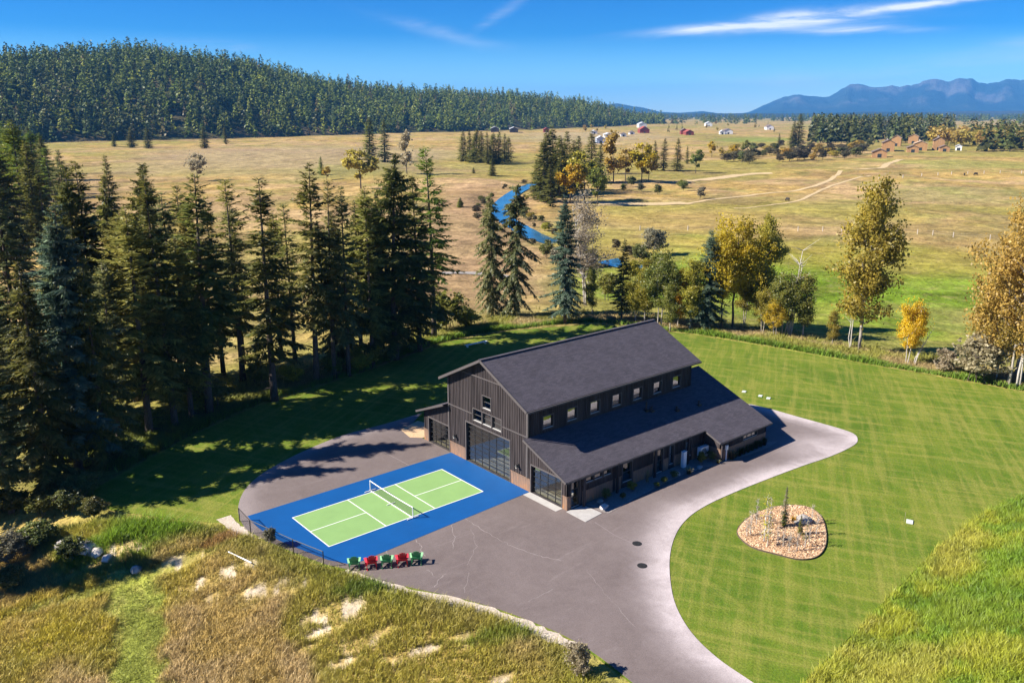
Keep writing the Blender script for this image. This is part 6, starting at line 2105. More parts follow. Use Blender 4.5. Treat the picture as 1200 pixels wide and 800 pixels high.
# bench in the shaded lawn and pipe on the bank
bn_ = thing('low_bench', 'long white low bench on the shaded lawn by the trees', 'bench', (*(32.49,31.39), 0), -0.02)
MB().box(-1.7, 1.7, -.2, .2, .26, .32).obj('seat', M['white'], bn_)
for sx in (-1.4, 1.4): MB().box(sx - .06, sx + .06, -.17, .17, 0, .259).obj('leg', M['white'], bn_)
a, b = (-12.13,1.14), (-11.54,-1.25)
za, zb = float(height(*a)) + .25, float(height(*b)) + .25
tag(MB().tube([(0, 0, 0), (b[0] - a[0], b[1] - a[1], zb - za)], 0.045, 8).obj('plastic_pipe', M['white'], None, (a[0], a[1], za)), 'white pipe lying in the dry grass on the bank', 'pipe')


# ------------------------------------------------------------------ boulders
def boulder(x, y, z, r, label, seed, flat=0.6, m='rock', name='boulder'):
    rng = np.random.default_rng(seed)
    bm = bmesh.new(); bmesh.ops.create_icosphere(bm, subdivisions=3, radius=1.0)
    pl = norm(rng.normal(size=(9, 3))); cut = rng.uniform(0.55, 0.9, 9)
    for v in bm.verts:
        p = np.array(v.co)
        for n_, c_ in zip(pl, cut):
            d = p @ n_
            if d > c_: p = p - n_ * (d - c_) * 0.9
        p = p * np.array([1.15, 0.9, flat]) * r
        v.co = p + rng.normal(0, 0.012 * r, 3)
    me = bpy.data.meshes.new(name); bm.to_mesh(me); bm.free(); me.materials.append(M[m])
    o = link(name, me, None, (x, y, z + r * flat * 0.35), rng.uniform(0, 6.28))
    return tag(o, label, 'rock')


M['rock_pale'] = plain('pale_rock', (0.55, 0.50, 0.44), 0.9, var=0.25, scale=2.5, bump=0.6)
for i, (p, r, lb, m) in enumerate((
    ((-19.17,9.13), 0.9, 'biggest pale stone on the shaded bank at the left', 'rock_pale'), ((-18.74,8.26), 0.6, 'pale stone right of the biggest one on the shaded bank', 'rock_pale'),
    ((-19.75,9.08), 0.5, 'small pale stone below the biggest one on the bank', 'rock_pale'), ((-18.3,7.25), 0.45, 'small pale stone farthest right on the shaded bank', 'rock_pale'),
    ((-17.08,4.66), 0.45, 'dark speckled stone at the edge of the mown strip', 'rock'), ((-20.16,10.7), 0.6, 'stone leftmost of the group on the bank', 'rock'))):
    boulder(p[0], p[1], float(height(*p)), r, lb, 40 + i, m=m)

# ------------------------------------------------------------------ planting along the barn
PB = [(11.2, -9.36), (11.3, -11.2), (11.52,-11.64), (14.89,-11.23), (18.29,-10.9), (21.07,-10.81), (23.47,-10.94), (25.38,-11.51), (29.05,-11.85), (31.63,-12.02), (33.4, -11.7), (32.3, -11.2), (25.6, -11.2), (25.6, -9.36)]
sheet('planting_bed', PB, 0.045, M['grey_gravel'], step=1.0, thick=0.05, label='gravel planting bed along the foot of the barn wall')
sheet('concrete_pad', [(9.25, -9.45), (9.2, -11.5), (11.1, -11.3), (11.0, -9.45)], 0.055, M['concrete'], thick=0.06, label='small concrete pad at the barn corner')
sheet('concrete_apron', [(8.7, -5.2), (8.7, -8.9), (9.4, -8.9), (9.4, -5.2)], 0.048, M['concrete'], thick=0.02, label='concrete strip before the low garage door')
sheet('gravel_patch', [(9.4, 9.6), (8.6, 10.4), (9.0, 12.6), (11.5, 13.5), (12.5, 9.6)], 0.05, M['mulch'], step=0.6, thick=0.05, label='tan gravel heap beside the far wing corner')
boulder(11.9, -10.75, 0.05, 0.45, 'pale flat boulder at the near end of the planting bed', 60, 0.5, 'rock_pale')
boulder(20.7, -10.35, 0.05, 0.42, 'pale boulder in the middle of the planting bed', 61, 0.45, 'rock_pale')
boulder(12.3, -9.95, 0.05, 0.3, 'small grey boulder behind the pale flat one', 62, 0.6)
boulder(23.2, -10.9, 0.05, 0.28, 'grey boulder near the utility cabinet end of the bed', 63, 0.6)


def tuft_mesh(seed, h, r, n, w=0.03, cols=((0.16, 0.20, 0.04),), droop=0.4):
    rng = np.random.default_rng(seed)
    V, T, C = [], [], []
    for i in range(n):
        a = rng.uniform(0, 6.28); d = rng.uniform(0, r * .4); hh = h * rng.uniform(.6, 1.1); o = rng.uniform(.2, 1) * r
        b = np.array([math.cos(a) * d, math.sin(a) * d, 0]); q = np.array([-math.sin(a), math.cos(a), 0]) * w
        mid = b + np.array([math.cos(a) * o * .4, math.sin(a) * o * .4, hh * .65]); tip = b + np.array([math.cos(a) * o, math.sin(a) * o, hh * (1 - droop * o / r * .6)])
        k = len(V); V += [b - q, b + q, mid - q * .8, mid + q * .8, tip]
        T += [(k, k + 1, k + 3), (k, k + 3, k + 2), (k + 2, k + 3, k + 4)]
        c = np.array(cols[rng.integers(len(cols))]) * rng.uniform(.75, 1.25); C += [c] * 5
    return np.array(V), np.array(T), np.array(C)


def clump(name, x, y, h, r, label, cols, seed, n=90, cat='plant', group=None):
    V, T, C = tuft_mesh(seed, h, r, n, 0.022, cols)
    o = link(name, mesh_np(name, V, None, T, M['blades'], C), None, (x, y, 0.045))
    return tag(o, label, cat, group)


GREENS = ((0.05, 0.09, 0.02), (0.09, 0.13, 0.03), (0.13, 0.15, 0.04))
for i in range(8):
    clump('ornamental_grass', 27.3 + i * 0.62, -11.45, 0.85 if i % 2 else 0.7, 0.35, 'green grass clump in the row under the long low window', GREENS, 300 + i, group='grass clumps along the bay wall')
clump('ornamental_grass', 26.75, -11.5, 1.0, 0.5, 'golden feathery grass clump beside the meter box', ((0.50, 0.36, 0.15), (0.62, 0.46, 0.22)), 310)
clump('ornamental_grass', 21.6, -11.0, 0.6, 0.4, 'cream flowered clump in front of the utility cabinet', ((0.60, 0.50, 0.25), (0.70, 0.62, 0.36), (0.12, 0.15, 0.04)), 311)
clump('ornamental_grass', 25.2, -11.25, 0.4, 0.3, 'cream flowered clump near the bay corner', ((0.60, 0.52, 0.30), (0.14, 0.16, 0.05)), 312)
for i, (x, y, h, w, lb) in enumerate(((12.9, -10.0, 0.9, 1.0, 'small dark shrub at the near end of the bed'), (15.6, -10.2, 0.8, 1.2, 'shrub below the near double sash window'), (17.4, -10.2, 1.3, 0.8, 'taller grey green shrub between the window and the glazed door'),
        (18.6, -10.9, 0.55, 1.3, 'low rounded shrub before the glazed door'), (20.0, -10.8, 0.6, 1.3, 'low rounded shrub right of the glazed door'), (23.9, -10.5, 1.1, 0.8, 'upright shrub beside the last sash window'), (25.1, -10.6, 0.9, 1.0, 'shrub below the heat pump'),
        (17.6, -11.0, 0.45, 1.4, 'smallest low shrub along the bed edge'), (14.0, -10.7, 0.5, 1.2, 'low shrub at the bed edge under the three small windows'))):
    plant('w2' if i != 2 else 'c4', x, y, 0.045, h, 3.3 if i != 2 else 10, lb, 'shrub', i * 1.3, wide=w, leafmat=('leaf_bush', 'leaf_green')[i % 2] if i != 2 else 'leaf_willow')

# ------------------------------------------------------------------ mulched island with saplings
ISL = smooth_line([(16.06,-19.63), (17.57,-18.93), (19.53,-18.67), (21.5,-18.89), (23.04,-19.72), (23.57,-20.82), (22.82,-22.16), (21.04,-23.52), (19.12,-24.56), (17.43,-24.92), (16.27,-24.37), (15.69,-23.01), (15.26,-21.3)], 6, closed=True)
isl = sheet('mulch_island', ISL, 0.09, M['mulch'], step=0.5, thick=0.1, label='egg shaped bark mulch island in the lawn')
M['edging'] = plain('edging_brown', (0.10, 0.07, 0.05), 0.8)
ed_ = MB()
I2 = ISL + ISL[:1]
for a, b in zip(I2[:-1], I2[1:]): ed_.bar((a[0], a[1], 0.05), (b[0], b[1], 0.05), 0.04, 0.11)
ed_.obj('edging', M['edging'], isl)
rng = np.random.default_rng(4)
bx = np.array(ISL)
px_, py_ = rng.uniform(bx[:, 0].min(), bx[:, 0].max(), 14000), rng.uniform(bx[:, 1].min(), bx[:, 1].max(), 14000)
kk = poly_dist(bx, px_, py_) < -0.08
B_ = np.stack([px_[kk], py_[kk], np.full(kk.sum(), 0.10)], 1); n_ = len(B_)
D_ = norm(np.stack([rng.normal(size=n_), rng.normal(size=n_), rng.uniform(-.1, .5, n_)], 1)); l_ = rng.uniform(.06, .16, n_)
V_, Q_ = diamonds(B_, D_, l_, l_ * .55, rng)
cc_ = np.repeat(np.array([(0.62, 0.43, 0.27), (0.54, 0.34, 0.19), (0.72, 0.55, 0.38), (0.40, 0.23, 0.13)])[rng.integers(0, 4, n_)], 4, 0)
M['chips'] = foliage('bark_chips', [], attr=True, trans=0.0, vary=0.0, hue=0.0)
ch_ = link('bark_chips', mesh_np('bark_chips', V_, Q_, None, M['chips'], cc_))
tag(ch_, 'loose bark chips covering the island', kind='stuff')
proto_tree('sap', 'sapling', *broadleaf(51, 4, SLIM, 0.12, 190, 12), 'leaf_green', 'deadwood')
proto_tree('sap2', 'sapling', *broadleaf(52, 4, SLIM, 0.12, 70, 12, trunks=2, spread=0.3), 'leaf_dry', 'deadwood')
proto_tree('yew', 'young_conifer', *conifer(53, 3.0, 0.75, 2.6, 0.1, 0.03, 0.2, 0.3, 0, 0.35, taper=0.85, step=0.11), 'spruce')
for i, (args, k, lb, mt) in enumerate((
    ((16.2,-20.25,-0.06,1.68), 'sap2', 'thin leafless sapling nearest the pointed end of the island', None), ((16.53,-20.37,-0.06,2.26), 'sap2', 'taller thin sapling second from the pointed end', None),
    ((18.14,-19.76,-0.06,2.24), 'sap', 'grey green sapling at the upper left rim of the island', 'leaf_willow'), ((16.53,-21.47,-0.06,3.68), 'sap', 'yellow leafed sapling with thin pale stem', 'leaf_yellow'),
    ((16.66,-21.11,-0.06,1.35), 'sap2', 'short grey sapling left of the yellow leafed one', None), ((16.2,-21.96,-0.06,2.59), 'sap', 'sapling right of the yellow leafed one with lean crown', 'leaf_olive'),
    ((18.4,-20.64,-0.06,2.55), 'sap', 'grey green sapling behind the yellow leafed one', 'leaf_willow'), ((16.99,-22.17,-0.06,1.65), 'sap2', 'bare thin sapling left of the middle of the island', None),
    ((16.79,-22.76,-0.06,1.7), 'sap2', 'bare thin sapling in the middle of the island front', None), ((16.64,-23.38,-0.06,1.87), 'sap2', 'pale bare sapling at the island front rim', None),
    ((17.13,-23.65,-0.06,1.69), 'sap2', 'pale bare sapling right of the front rim one', None), ((17.94,-23.74,-0.06,2.2), 'sap', 'thin sapling with few green leaves on the right side', 'leaf_olive'),
    ((18.69,-23.61,-0.06,1.52), 'sap2', 'slender bare sapling second from the right end', None), ((20.19,-23.3,-0.06,1.93), 'sap2', 'slender bare sapling nearest the right end of the island', None),
    ((21.76,-21.97,-0.06,1.59), 'sap2', 'bare sapling at the upper right rim', None))):
    x, y, z, h = args
    plant(k, x, y, 0.09, h, 4.0, lb, 'sapling', i * 1.7, wide=1.1, leafmat=mt)
for args, lb, w, mt in (((19.52,-21.09,-0.06,3.14), 'tallest pale blue young spruce at the top of the island', 0.6, 'leaf_willow'), ((19.41,-21.17,-0.06,1.45), 'dark green leaning young conifer left of the grey boulder', 0.8, 'larch_green'),
                        ((19.28,-22.53,-0.06,1.55), 'dark green cone shaped conifer in front of the grey boulder', 0.9, 'spruce'), ((21.22,-22.02,-0.06,0.46), 'small round conifer right of the grey boulder', 1.6, 'spruce')):
    x, y, z, h = args
    plant('yew', x, y, 0.09, h, 3.0, lb, 'conifer', 0.5, wide=w, leafmat=mt)
p = (21.14,-21.59); boulder(p[0], p[1], 0.09, 0.62, 'grey boulder on the mulch island', 70, 0.6)
p = (20.67,-21.2); clump('flowering_plant', p[0], p[1], 0.5, 0.3, 'small orange leafed plant beside the grey boulder', ((0.6, 0.28, 0.02), (0.55, 0.36, 0.03)), 71, 60)

# ------------------------------------------------------------------ grasses
rg_ = np.random.default_rng(99)


def blades(name, x, y, z, h, w, col, label, lean=0.35):
    n = len(x)
    a = rg_.uniform(0, 2 * math.pi, n); q = np.stack([np.cos(a), np.sin(a), np.zeros(n)], 1) * (w * .5)[:, None]
    b = np.stack([x, y, z - 0.03], 1)
    l = rg_.normal(0, lean, (n, 2)) * h[:, None] + np.array([0.10, -0.04]) * h[:, None]
    mid = b + np.stack([l[:, 0] * .3, l[:, 1] * .3, h * .6], 1); tip = b + np.stack([l[:, 0], l[:, 1], h], 1)
    V = np.stack([b - q, b + q, mid + q * .8, mid - q * .8, tip], 1).reshape(-1, 3)
    i = np.arange(n) * 5
    T = np.concatenate([np.stack([i + 3, i + 2, i + 4], 1)])
    Q = np.stack([i, i + 1, i + 2, i + 3], 1)
    C = np.repeat(col, 5, 0)
    return tag(link(name, mesh_np(name, V, Q, T, M['blades'], C)), label, kind='stuff')


def scatter(poly, n, tuft=7, spread=0.12):
    P = np.array(poly)
    m = n // tuft
    x = rg_.uniform(P[:, 0].min(), P[:, 0].max(), m); y = rg_.uniform(P[:, 1].min(), P[:, 1].max(), m)
    k = poly_dist(P, x, y) < 0
    x, y = np.repeat(x[k], tuft), np.repeat(y[k], tuft)
    return x + rg_.normal(0, spread, len(x)), y + rg_.normal(0, spread, len(y))


STRIPN = np.array(STRIP)


def meadow():
    poly = [(-26.28,16.91), (-21.35,14.06), (-17.41,11.22), (-14.24,7.98), (-11.24,4.19), (-10.22,1.59), (-9.1,-2.38), (-8.18,-5.14), (-7.33,-6.95), (-6.04,-10.74), (-4.21,-14.42), (-2.94,-17.65), (-2.38,-21.01), (-2.8,-24.36), (-3.34,-27.21), (-13.33,-16.25), (-23.34,-6.99), (-28.82,-1.82)]
    x, y = scatter(poly, 420000, 8)
    d = poly_dist(PLATEAU, x, y)
    k = d > 0.35
    x, y, d = x[k], y[k], d[k]
    st = poly_dist(STRIPN, x, y) + (fbm(x, y, 77, 3) - .5) * 2.4
    bare = np.zeros(len(x))
    for e in SLOPE_PATCHES: bare = np.maximum(bare, ell(x, y, *e))
    thin = bare * 0.55
    bare = np.maximum(bare * sstep(0.46, 0.57, fbm(x * 1.4, y * 1.4, 12, 4)), thin)
    mown = sstep(0.4, -0.2, st)
    lane = ell(x, y, -17.93,3.91,6.47,0.74,1.346)
    keep = rg_.random(len(x)) > np.clip(bare * 1.0 + mown * 0.35 + lane * .45, 0, 0.985)
    x, y, d, mown, lane, bare = x[keep], y[keep], d[keep], mown[keep], lane[keep], bare[keep]
    n1 = fbm(x / 3.2, y / 3.2, 41, 4); n2 = fbm(x / 9, y / 9, 42, 3); n3 = fbm(x / 1.1, y / 1.1, 43, 3)
    col = np.tile(np.array((0.50, 0.355, 0.115)), (len(x), 1))
    col = lerp(col, (0.52, 0.375, 0.17), sstep(0.42, 0.62, n1))                     # ripe heads
    col = lerp(col, (0.37, 0.33, 0.04), sstep(0.50, 0.64, n2) * .8)                   # yellow green
    yl = ell(x, y, -21.38,2.63,7.62,4.27,1.404) * (0.5 + 0.5 * sstep(.35, .55, n3))
    col = lerp(col, (0.44, 0.36, 0.04), yl * 0.85)
    edge = (1 - sstep(0.5, 3.2, d + (n1 - .5) * 4))
    col = lerp(col, (0.24, 0.25, 0.035), edge * 0.75)
    gr = ell(x, y, -15.21,7.78,5.98,2.69,1.316); col = lerp(col, (0.15, 0.28, 0.018), gr * 0.9)
    col = lerp(col, (0.09, 0.14, 0.02), ell(x, y, -20.58,14.92,6.81,2.86,1.423) * 0.8)  # tree shade left of the lawn corner, painted as darker green blades
    gr2 = ell(x, y, -7.36,-8.9,2.43,0.85,1.063); col = lerp(col, (0.10, 0.17, 0.02), gr2 * 0.8)
    gr3 = ell(x, y, -3.53,-18.35,3.42,0.66,0.870); col = lerp(col, (0.17, 0.22, 0.025), gr3 * 0.8)
    col = lerp(col, (0.29, 0.32, 0.06), np.maximum(mown, lane * .8))
    col = lerp(col, (0.25, 0.27, 0.05), bare * 0.6)
    col = lerp(col, (0.34, 0.16, 0.07), ell(x, y, -11.67,3.13,1.63,0.78,1.235) * 0.7)
    col = col * rg_.uniform(0.9, 1.7, (len(x), 1))
    h = 0.42 * (0.55 + 0.9 * n1) * rg_.uniform(.6, 1.3, len(x)) * (1 - 0.65 * np.maximum(mown, lane * .6)) * (1 - 0.72 * bare) * (1 + 0.35 * edge) * (1 + 0.7 * gr)
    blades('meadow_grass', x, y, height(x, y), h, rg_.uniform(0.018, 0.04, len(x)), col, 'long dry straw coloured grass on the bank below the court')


meadow()


def right_grass():
    seen = np.array([(40.91,-30.82), (37.96,-30.32), (31.72,-29.66), (24.55,-29.75), (17.23,-30.39), (11.02,-30.96), (4.95,-31.54), (2.59,-31.95), (10.04,-41.15), (34.48,-34.6)])
    poly = [(45.85,-38.86), (46.53,-33.56), (37.96,-30.32), (31.72,-29.66), (24.55,-29.75), (17.23,-30.39), (11.02,-30.96), (4.95,-31.54), (-0.47,-32.99), (-5.92,-39.9), (7.58,-46.76)]
    x, y = scatter(poly, 385000, 9)
    k = poly_dist(PLATEAU, x, y) > 0.15
    # outside the picked ground the grass thins out gradually
    k &= rg_.random(len(x)) < np.clip(np.exp(-np.maximum(poly_dist(seen, x, y), 0) / 3.0), 0.015, 1)
    x, y = x[k], y[k]
    n1 = fbm(x / 2.0, y / 2.0, 51, 4); n2 = fbm(x / 5, y / 5, 52, 3)
    col = np.tile(np.array((0.155, 0.235, 0.018)), (len(x), 1))
    col = lerp(col, (0.27, 0.29, 0.025), sstep(.42, .62, n1)); col = lerp(col, (0.33, 0.30, 0.05), sstep(.55, .72, n2) * .7)
    col = lerp(col, (0.10, 0.19, 0.015), sstep(.5, .35, n2) * .6)
    col = col * rg_.uniform(1.1, 2.1, (len(x), 1))
    h = 0.55 * (.5 + n1) * rg_.uniform(.6, 1.3, len(x))
    blades('tall_green_grass', x, y, height(x, y), h, rg_.uniform(.02, .045, len(x)), col, 'tall bright green grass on the mound at the right')


right_grass()


def edge_grass():
    """tan and green fringe beyond the mown lawn"""
    L = [(-13.52,19.61), (-6.75,23.82), (1.52,27.76), (15.02,30.7), (30.42,35.57), (41.18,34.62), (52.87,29.8), (58.55,16.36), (60.7,7.31), (62.52,-3.17), (64.46,-12.29), (65.87,-20.56), (66.48,-27.41)]
    L = smooth_line(L, 6)
    n = 110000
    t = rg_.uniform(0, len(L) - 1.001, n // 8); i = t.astype(int); f = t - i
    LA = np.array(L); P = LA[i] * (1 - f)[:, None] + LA[i + 1] * f[:, None]
    T = norm(LA[i + 1] - LA[i]); N = np.stack([-T[:, 1], T[:, 0]], 1)
    c = LA.mean(0)
    sgn = np.sign(((P - np.array((25.0, 0.0))) * N).sum(1)); N = N * sgn[:, None]
    off = np.abs(rg_.normal(0, 3.2, len(P))) + 0.1
    P = P + N * off[:, None]
    x, y = np.repeat(P[:, 0], 8) + rg_.normal(0, .16, len(P) * 8), np.repeat(P[:, 1], 8) + rg_.normal(0, .16, len(P) * 8)
    off = np.repeat(off, 8)
    k = poly_dist(PLATEAU, x, y) > 0.05
    x, y, off = x[k], y[k], off[k]
    n1 = fbm(x / 4, y / 4, 61, 4)
    col = np.tile(np.array((0.40, 0.30, 0.13)), (len(x), 1))
    col = lerp(col, (0.28, 0.27, 0.05), sstep(.45, .62, n1))
    col = lerp(col, (0.16, 0.29, 0.025), (1 - sstep(.3, 1.2, off)) * .9)
    # under the belt the grass stays greener
    col = lerp(col, (0.20, 0.24, 0.035), sstep(12, 0, x) * .8)
    col = col * rg_.uniform(.9, 1.7, (len(x), 1))
    h = 0.6 * (.5 + n1) * rg_.uniform(.5, 1.3, len(x))
    blades('fringe_grass', x, y, height(x, y), h, rg_.uniform(.035, .08, len(x)), col, 'uncut tan and green grass fringe beyond the lawn')


edge_grass()

# ------------------------------------------------------------------ field fences, cattle, farmsteads
M['post_pale'] = plain('weathered_post', (0.42, 0.37, 0.31), 0.85, var=0.2)


def far_fence(P, h, label, w=0.22):
    base = Vector((*P[0], float(height(*P[0]))))
    t = thing('wire_fence', label, 'fence', base)
    Q = [Vector((*p, float(height(*p)))) - base for p in P]
    for q in Q: MB().box(q.x - w / 2, q.x + w / 2, q.y - w / 2, q.y + w / 2, q.z - .3, q.z + h).obj('post', M['post_pale'], t)
    wr = MB()
    for a, b in zip(Q[:-1], Q[1:]):
        for k in (.45, .8): wr.bar(a + Vector((0, 0, h * k)), b + Vector((0, 0, h * k)), .018, .018)
    wr.obj('wire', M['post_pale'], t, kind='stuff')


far_fence([(141.94,116.33), (150.84,108.15), (161.27,99.43), (169.92,87.2), (180.78,76.59), (185.93,72.08), (188.96,68.17), (195.2,59.39), (200.45,52.47), (201.17,48.7), (200.49,43.09), (202.29,34.72), (203.68,23.34)], 1.35, 'nearer line of pale posts across the field above the green grass', .17)
far_fence([(372.61,150.67), (396.2,150.16), (418.21,150.79), (429.52,147.49), (439.99,144.99), (451.6,141.45), (460.7,136.8), (470.23,132.23), (478.82,124.63), (487.15,113.69)], 1.5, 'farther line of pale posts below the timber lodges', .3)


def cow(x, y, rz, label):
    t = thing('cow', label, 'cow', (x, y, float(height(x, y))), rz)
    mb = MB()
    mb.tube([(-0.95, 0, 1.0), (-0.8, 0, 1.02), (-0.3, 0, 1.0), (0.3, 0, 0.98), (0.75, 0, 1.05), (0.95, 0, 1.0), (1.15, 0, 0.75), (1.3, 0, 0.45), (1.4, 0, 0.22), (1.45, 0, 0.12)],
            [0.10, 0.34, 0.42, 0.44, 0.40, 0.28, 0.20, 0.17, 0.13, 0.07], 10)
    for sx, sy in ((.65, .2), (.65, -.2), (-.72, .2), (-.72, -.2)):
        mb.tube([(sx, sy, .95), (sx + .03, sy, .55), (sx - .03, sy, .1), (sx, sy, 0)], [.16, .09, .06, .07], 6)
    for sy in (.16, -.16): mb.tube([(1.22, sy * .8, .52), (1.2, sy * 1.9, .55)], [.05, .02], 4)
    mb.tube([(-.98, 0, 1.1), (-1.06, 0, .7), (-1.05, 0, .4)], [.03, .02, .05], 5)
    mb.obj('body', M['cow'], t, smooth=True)


M['cow'] = plain('black_hide', (0.03, 0.025, 0.022), 0.8)
x, y = (441.96,139.22); cow(x, y, 0.4, 'left one of two black cows grazing in the far field')
x, y = (447.54,135.68); cow(x, y, 2.6, 'right one of two black cows grazing in the far field')
x, y = (256.78,127.6); cow(x, y, 1.2, 'black cow alone on the slope left of the tracks')

M['timber'] = wood_mat('warm_timber', (0.26, 0.14, 0.06), (0.50, 0.30, 0.15))
M['far_roof'] = plain('brown_roof', (0.16, 0.12, 0.10), 0.8, var=0.2, scale=0.6)
M['tan_roof'] = plain('tan_roof', (0.42, 0.30, 0.20), 0.8, var=0.2, scale=0.6)
M['barn_red'] = plain('barn_red', (0.22, 0.045, 0.035), 0.8, var=0.2, scale=0.5)
M['red_roof'] = plain('rust_red_roof', (0.30, 0.07, 0.05), 0.7, var=0.2, scale=0.5)
M['grey_metal_roof'] = plain('grey_metal_roof', (0.55, 0.57, 0.60), 0.5, var=0.1, scale=0.5)
M['dark_siding'] = plain('dark_siding', (0.06, 0.05, 0.045), 0.8, var=0.2, scale=0.5)
M['far_glass'] = plain('far_window', (0.03, 0.04, 0.05), 0.15, var=0.3)
M['blue_tarp'] = plain('blue_grey_siding', (0.36, 0.42, 0.52), 0.6, var=0.15, scale=0.5)


def house(px, rz, w, d, h, rise, wall, roof, label, name='farm_house', cat='house', wins=3, chimney=False):
    """gabled building: local x along the ridge; walls, roof slopes, windows and door are parts"""
    x, y = px
    t = thing(name, label, cat, (x, y, float(height(x, y)) - 0.2), rz)
    mb = MB()
    mb.box(-w / 2, w / 2, -d / 2, d / 2, 0, h)
    for s in (-1, 1):
        mb.hexa([(s * w / 2 - s * .2, -d / 2, h + .001), (s * w / 2, -d / 2, h + .001), (s * w / 2, d / 2, h + .001), (s * w / 2 - s * .2, d / 2, h + .001),
                 (s * w / 2 - s * .2, -.01, h + rise), (s * w / 2, -.01, h + rise), (s * w / 2, .01, h + rise), (s * w / 2 - s * .2, .01, h + rise)])
    o = mb.obj('wall', M[wall], t)
    bm = bmesh.new(); bm.from_mesh(o.data); bmesh.ops.recalc_face_normals(bm, faces=bm.faces[:]); bm.to_mesh(o.data); bm.free()
    ov = .6
    for s in (-1, 1):
        k = rise / (d / 2)
        r = MB().hexa([(-w / 2 - ov, s * (d / 2 + ov), h - k * ov + .02), (w / 2 + ov, s * (d / 2 + ov), h - k * ov + .02), (w / 2 + ov, 0, h + rise + .02), (-w / 2 - ov, 0, h + rise + .02),
                       (-w / 2 - ov, s * (d / 2 + ov), h - k * ov + .3), (w / 2 + ov, s * (d / 2 + ov), h - k * ov + .3), (w / 2 + ov, 0, h + rise + .3), (-w / 2 - ov, 0, h + rise + .3)]).obj('roof', M[roof], t)
        bm = bmesh.new(); bm.from_mesh(r.data); bmesh.ops.recalc_face_normals(bm, faces=bm.faces[:]); bm.to_mesh(r.data); bm.free()
    for i in range(wins):
        xx = -w / 2 + w * (i + .5) / wins
        for s in (-1, 1):
            MB().box(xx - .6, xx + .6, s * d / 2 - .03, s * d / 2 + .06, h * .42, h * .42 + 1.3).obj('window', M['far_glass'], t)
    for s in (-1, 1):
        MB().box(s * w / 2 - .05, s * w / 2 + .06, -1.4, 1.4, 0.1, min(2.8, h * .8)).obj('door', M['far_glass'], t)
    if chimney: MB().box(-.5, .5, -.5 + d * .12, .5 + d * .12, h + rise * .5, h + rise + 1.3).obj('chimney', M['rock'], t)
    return t


house((592.75,262.26), 0.5, 15, 10, 4.0, 2.2, 'timber', 'far_roof', 'low timber lodge nearest in the far group, dark roofed', 'timber_lodge', 'house', 4)
house((716.89,317.29), 0.5, 16, 10, 7.5, 2.4, 'timber', 'far_roof', 'tall timber lodge behind the low dark roofed one', 'timber_lodge', 'house', 4, True)
house((828.62,363.99), 0.4, 12, 9, 8.0, 2.6, 'timber', 'tan_roof', 'timber lodge farthest back in the left half of the group', 'timber_lodge', 'house', 3)
house((715.09,294.35), 0.5, 13, 9, 4.2, 2.0, 'timber', 'far_roof', 'small timber lodge in front right of the group', 'timber_lodge', 'house', 3)
house((754.43,305.8), 0.45, 20, 11, 6.0, 2.4, 'timber', 'tan_roof', 'long tan roofed timber lodge in the middle of the right half', 'timber_lodge', 'house', 5, True)
house((919.88,389.23), 0.4, 16, 10, 7.5, 2.6, 'timber', 'tan_roof', 'timber lodge behind the long tan roofed one', 'timber_lodge', 'house', 4)
house((767.46,295.58), 0.5, 9, 9, 9.0, 2.8, 'timber', 'far_roof', 'narrow tall timber house at the right end of the lodges', 'timber_lodge', 'house', 2, True)
house((747.33,281.58), 0.5, 10, 8, 3.8, 1.8, 'timber', 'far_roof', 'low timber annex beside the narrow tall house', 'timber_lodge', 'house', 2)
house((772.02,279.57), 0.4, 6, 5, 4.0, 1.4, 'white', 'grey_metal_roof', 'small white shed right of the timber lodges', 'shed', 'shed', 1)
house((1065.8,908.29), 0.9, 22, 16, 6, 5, 'barn_red', 'red_roof', 'dark red barn in the far valley below the grey roof', 'farm_barn', 'barn', 3)
house((1457.4,1256.3), 0.9, 26, 18, 8, 4, 'white', 'grey_metal_roof', 'grey roofed shed behind the dark red barn', 'farm_shed', 'shed', 3)
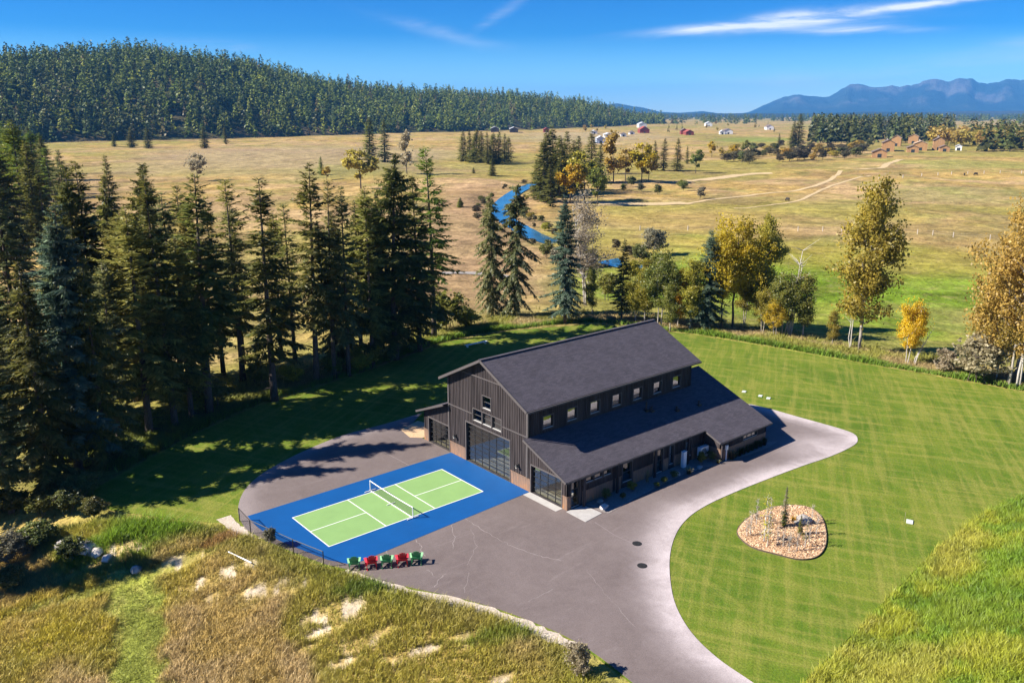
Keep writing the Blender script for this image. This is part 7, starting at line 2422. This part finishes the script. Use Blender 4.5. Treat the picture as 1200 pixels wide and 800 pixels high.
house((1031.1,788.17), 0.85, 34, 12, 4.5, 3, 'barn_red', 'red_roof', 'long low maroon barn in the far valley', 'farm_barn', 'barn', 5)
house((1038.5,802.34), 0.85, 12, 10, 6, 3, 'barn_red', 'far_roof', 'short maroon barn at the left end of the long low one', 'farm_barn', 'barn', 2)
house((1116.5,777.68), 0.8, 24, 14, 5, 3.5, 'white', 'far_roof', 'white farm house right of the maroon barns', 'farm_house', 'house', 4)
house((1096.2,772.58), 0.8, 10, 8, 4, 2.5, 'white', 'grey_metal_roof', 'white garage left of the white farm house', 'farm_house', 'house', 2)
house((1746.0,1290.0), 0.8, 24, 16, 7, 4, 'white', 'grey_metal_roof', 'pale farm house on the horizon above the white one', 'farm_house', 'house', 3)
house((1495.3,950.37), 0.8, 22, 14, 6, 4, 'white', 'far_roof', 'small white house alone at the right of the far fields', 'farm_house', 'house', 3)
house((656.17,612.65), 0.9, 14, 9, 5.5, 2.5, 'blue_tarp', 'grey_metal_roof', 'pale blue grey building behind the river bend trees', 'farm_shed', 'shed', 3)
house((828.1,764.42), 0.9, 20, 10, 4, 2, 'white', 'grey_metal_roof', 'low white building behind the pale blue grey one', 'farm_shed', 'shed', 4)
house((976.02,935.43), 0.9, 16, 9, 4, 2, 'white', 'grey_metal_roof', 'white shed left of the low white building', 'farm_shed', 'shed', 3)
house((888.55,791.62), 0.9, 12, 8, 3.5, 2, 'white', 'far_roof', 'white shed right of the low white building', 'farm_shed', 'shed', 2)
house((987.85,864.67), 0.9, 10, 8, 3.5, 2, 'white', 'far_roof', 'small pale shed left of the dark red barn', 'farm_shed', 'shed', 2)
house((914.46,1115.1), 0.9, 26, 14, 6, 3, 'dark_siding', 'grey_metal_roof', 'dark open shed left of the wood edge at the hill foot', 'farm_shed', 'shed', 4)
house((930.58,1083.7), 0.9, 34, 14, 6, 3, 'dark_siding', 'grey_metal_roof', 'longest dark shed at the hill foot', 'farm_shed', 'shed', 5)
house((993.49,1069.7), 0.9, 16, 10, 5, 3, 'barn_red', 'red_roof', 'small reddish shed right of the dark sheds', 'farm_shed', 'shed', 2)
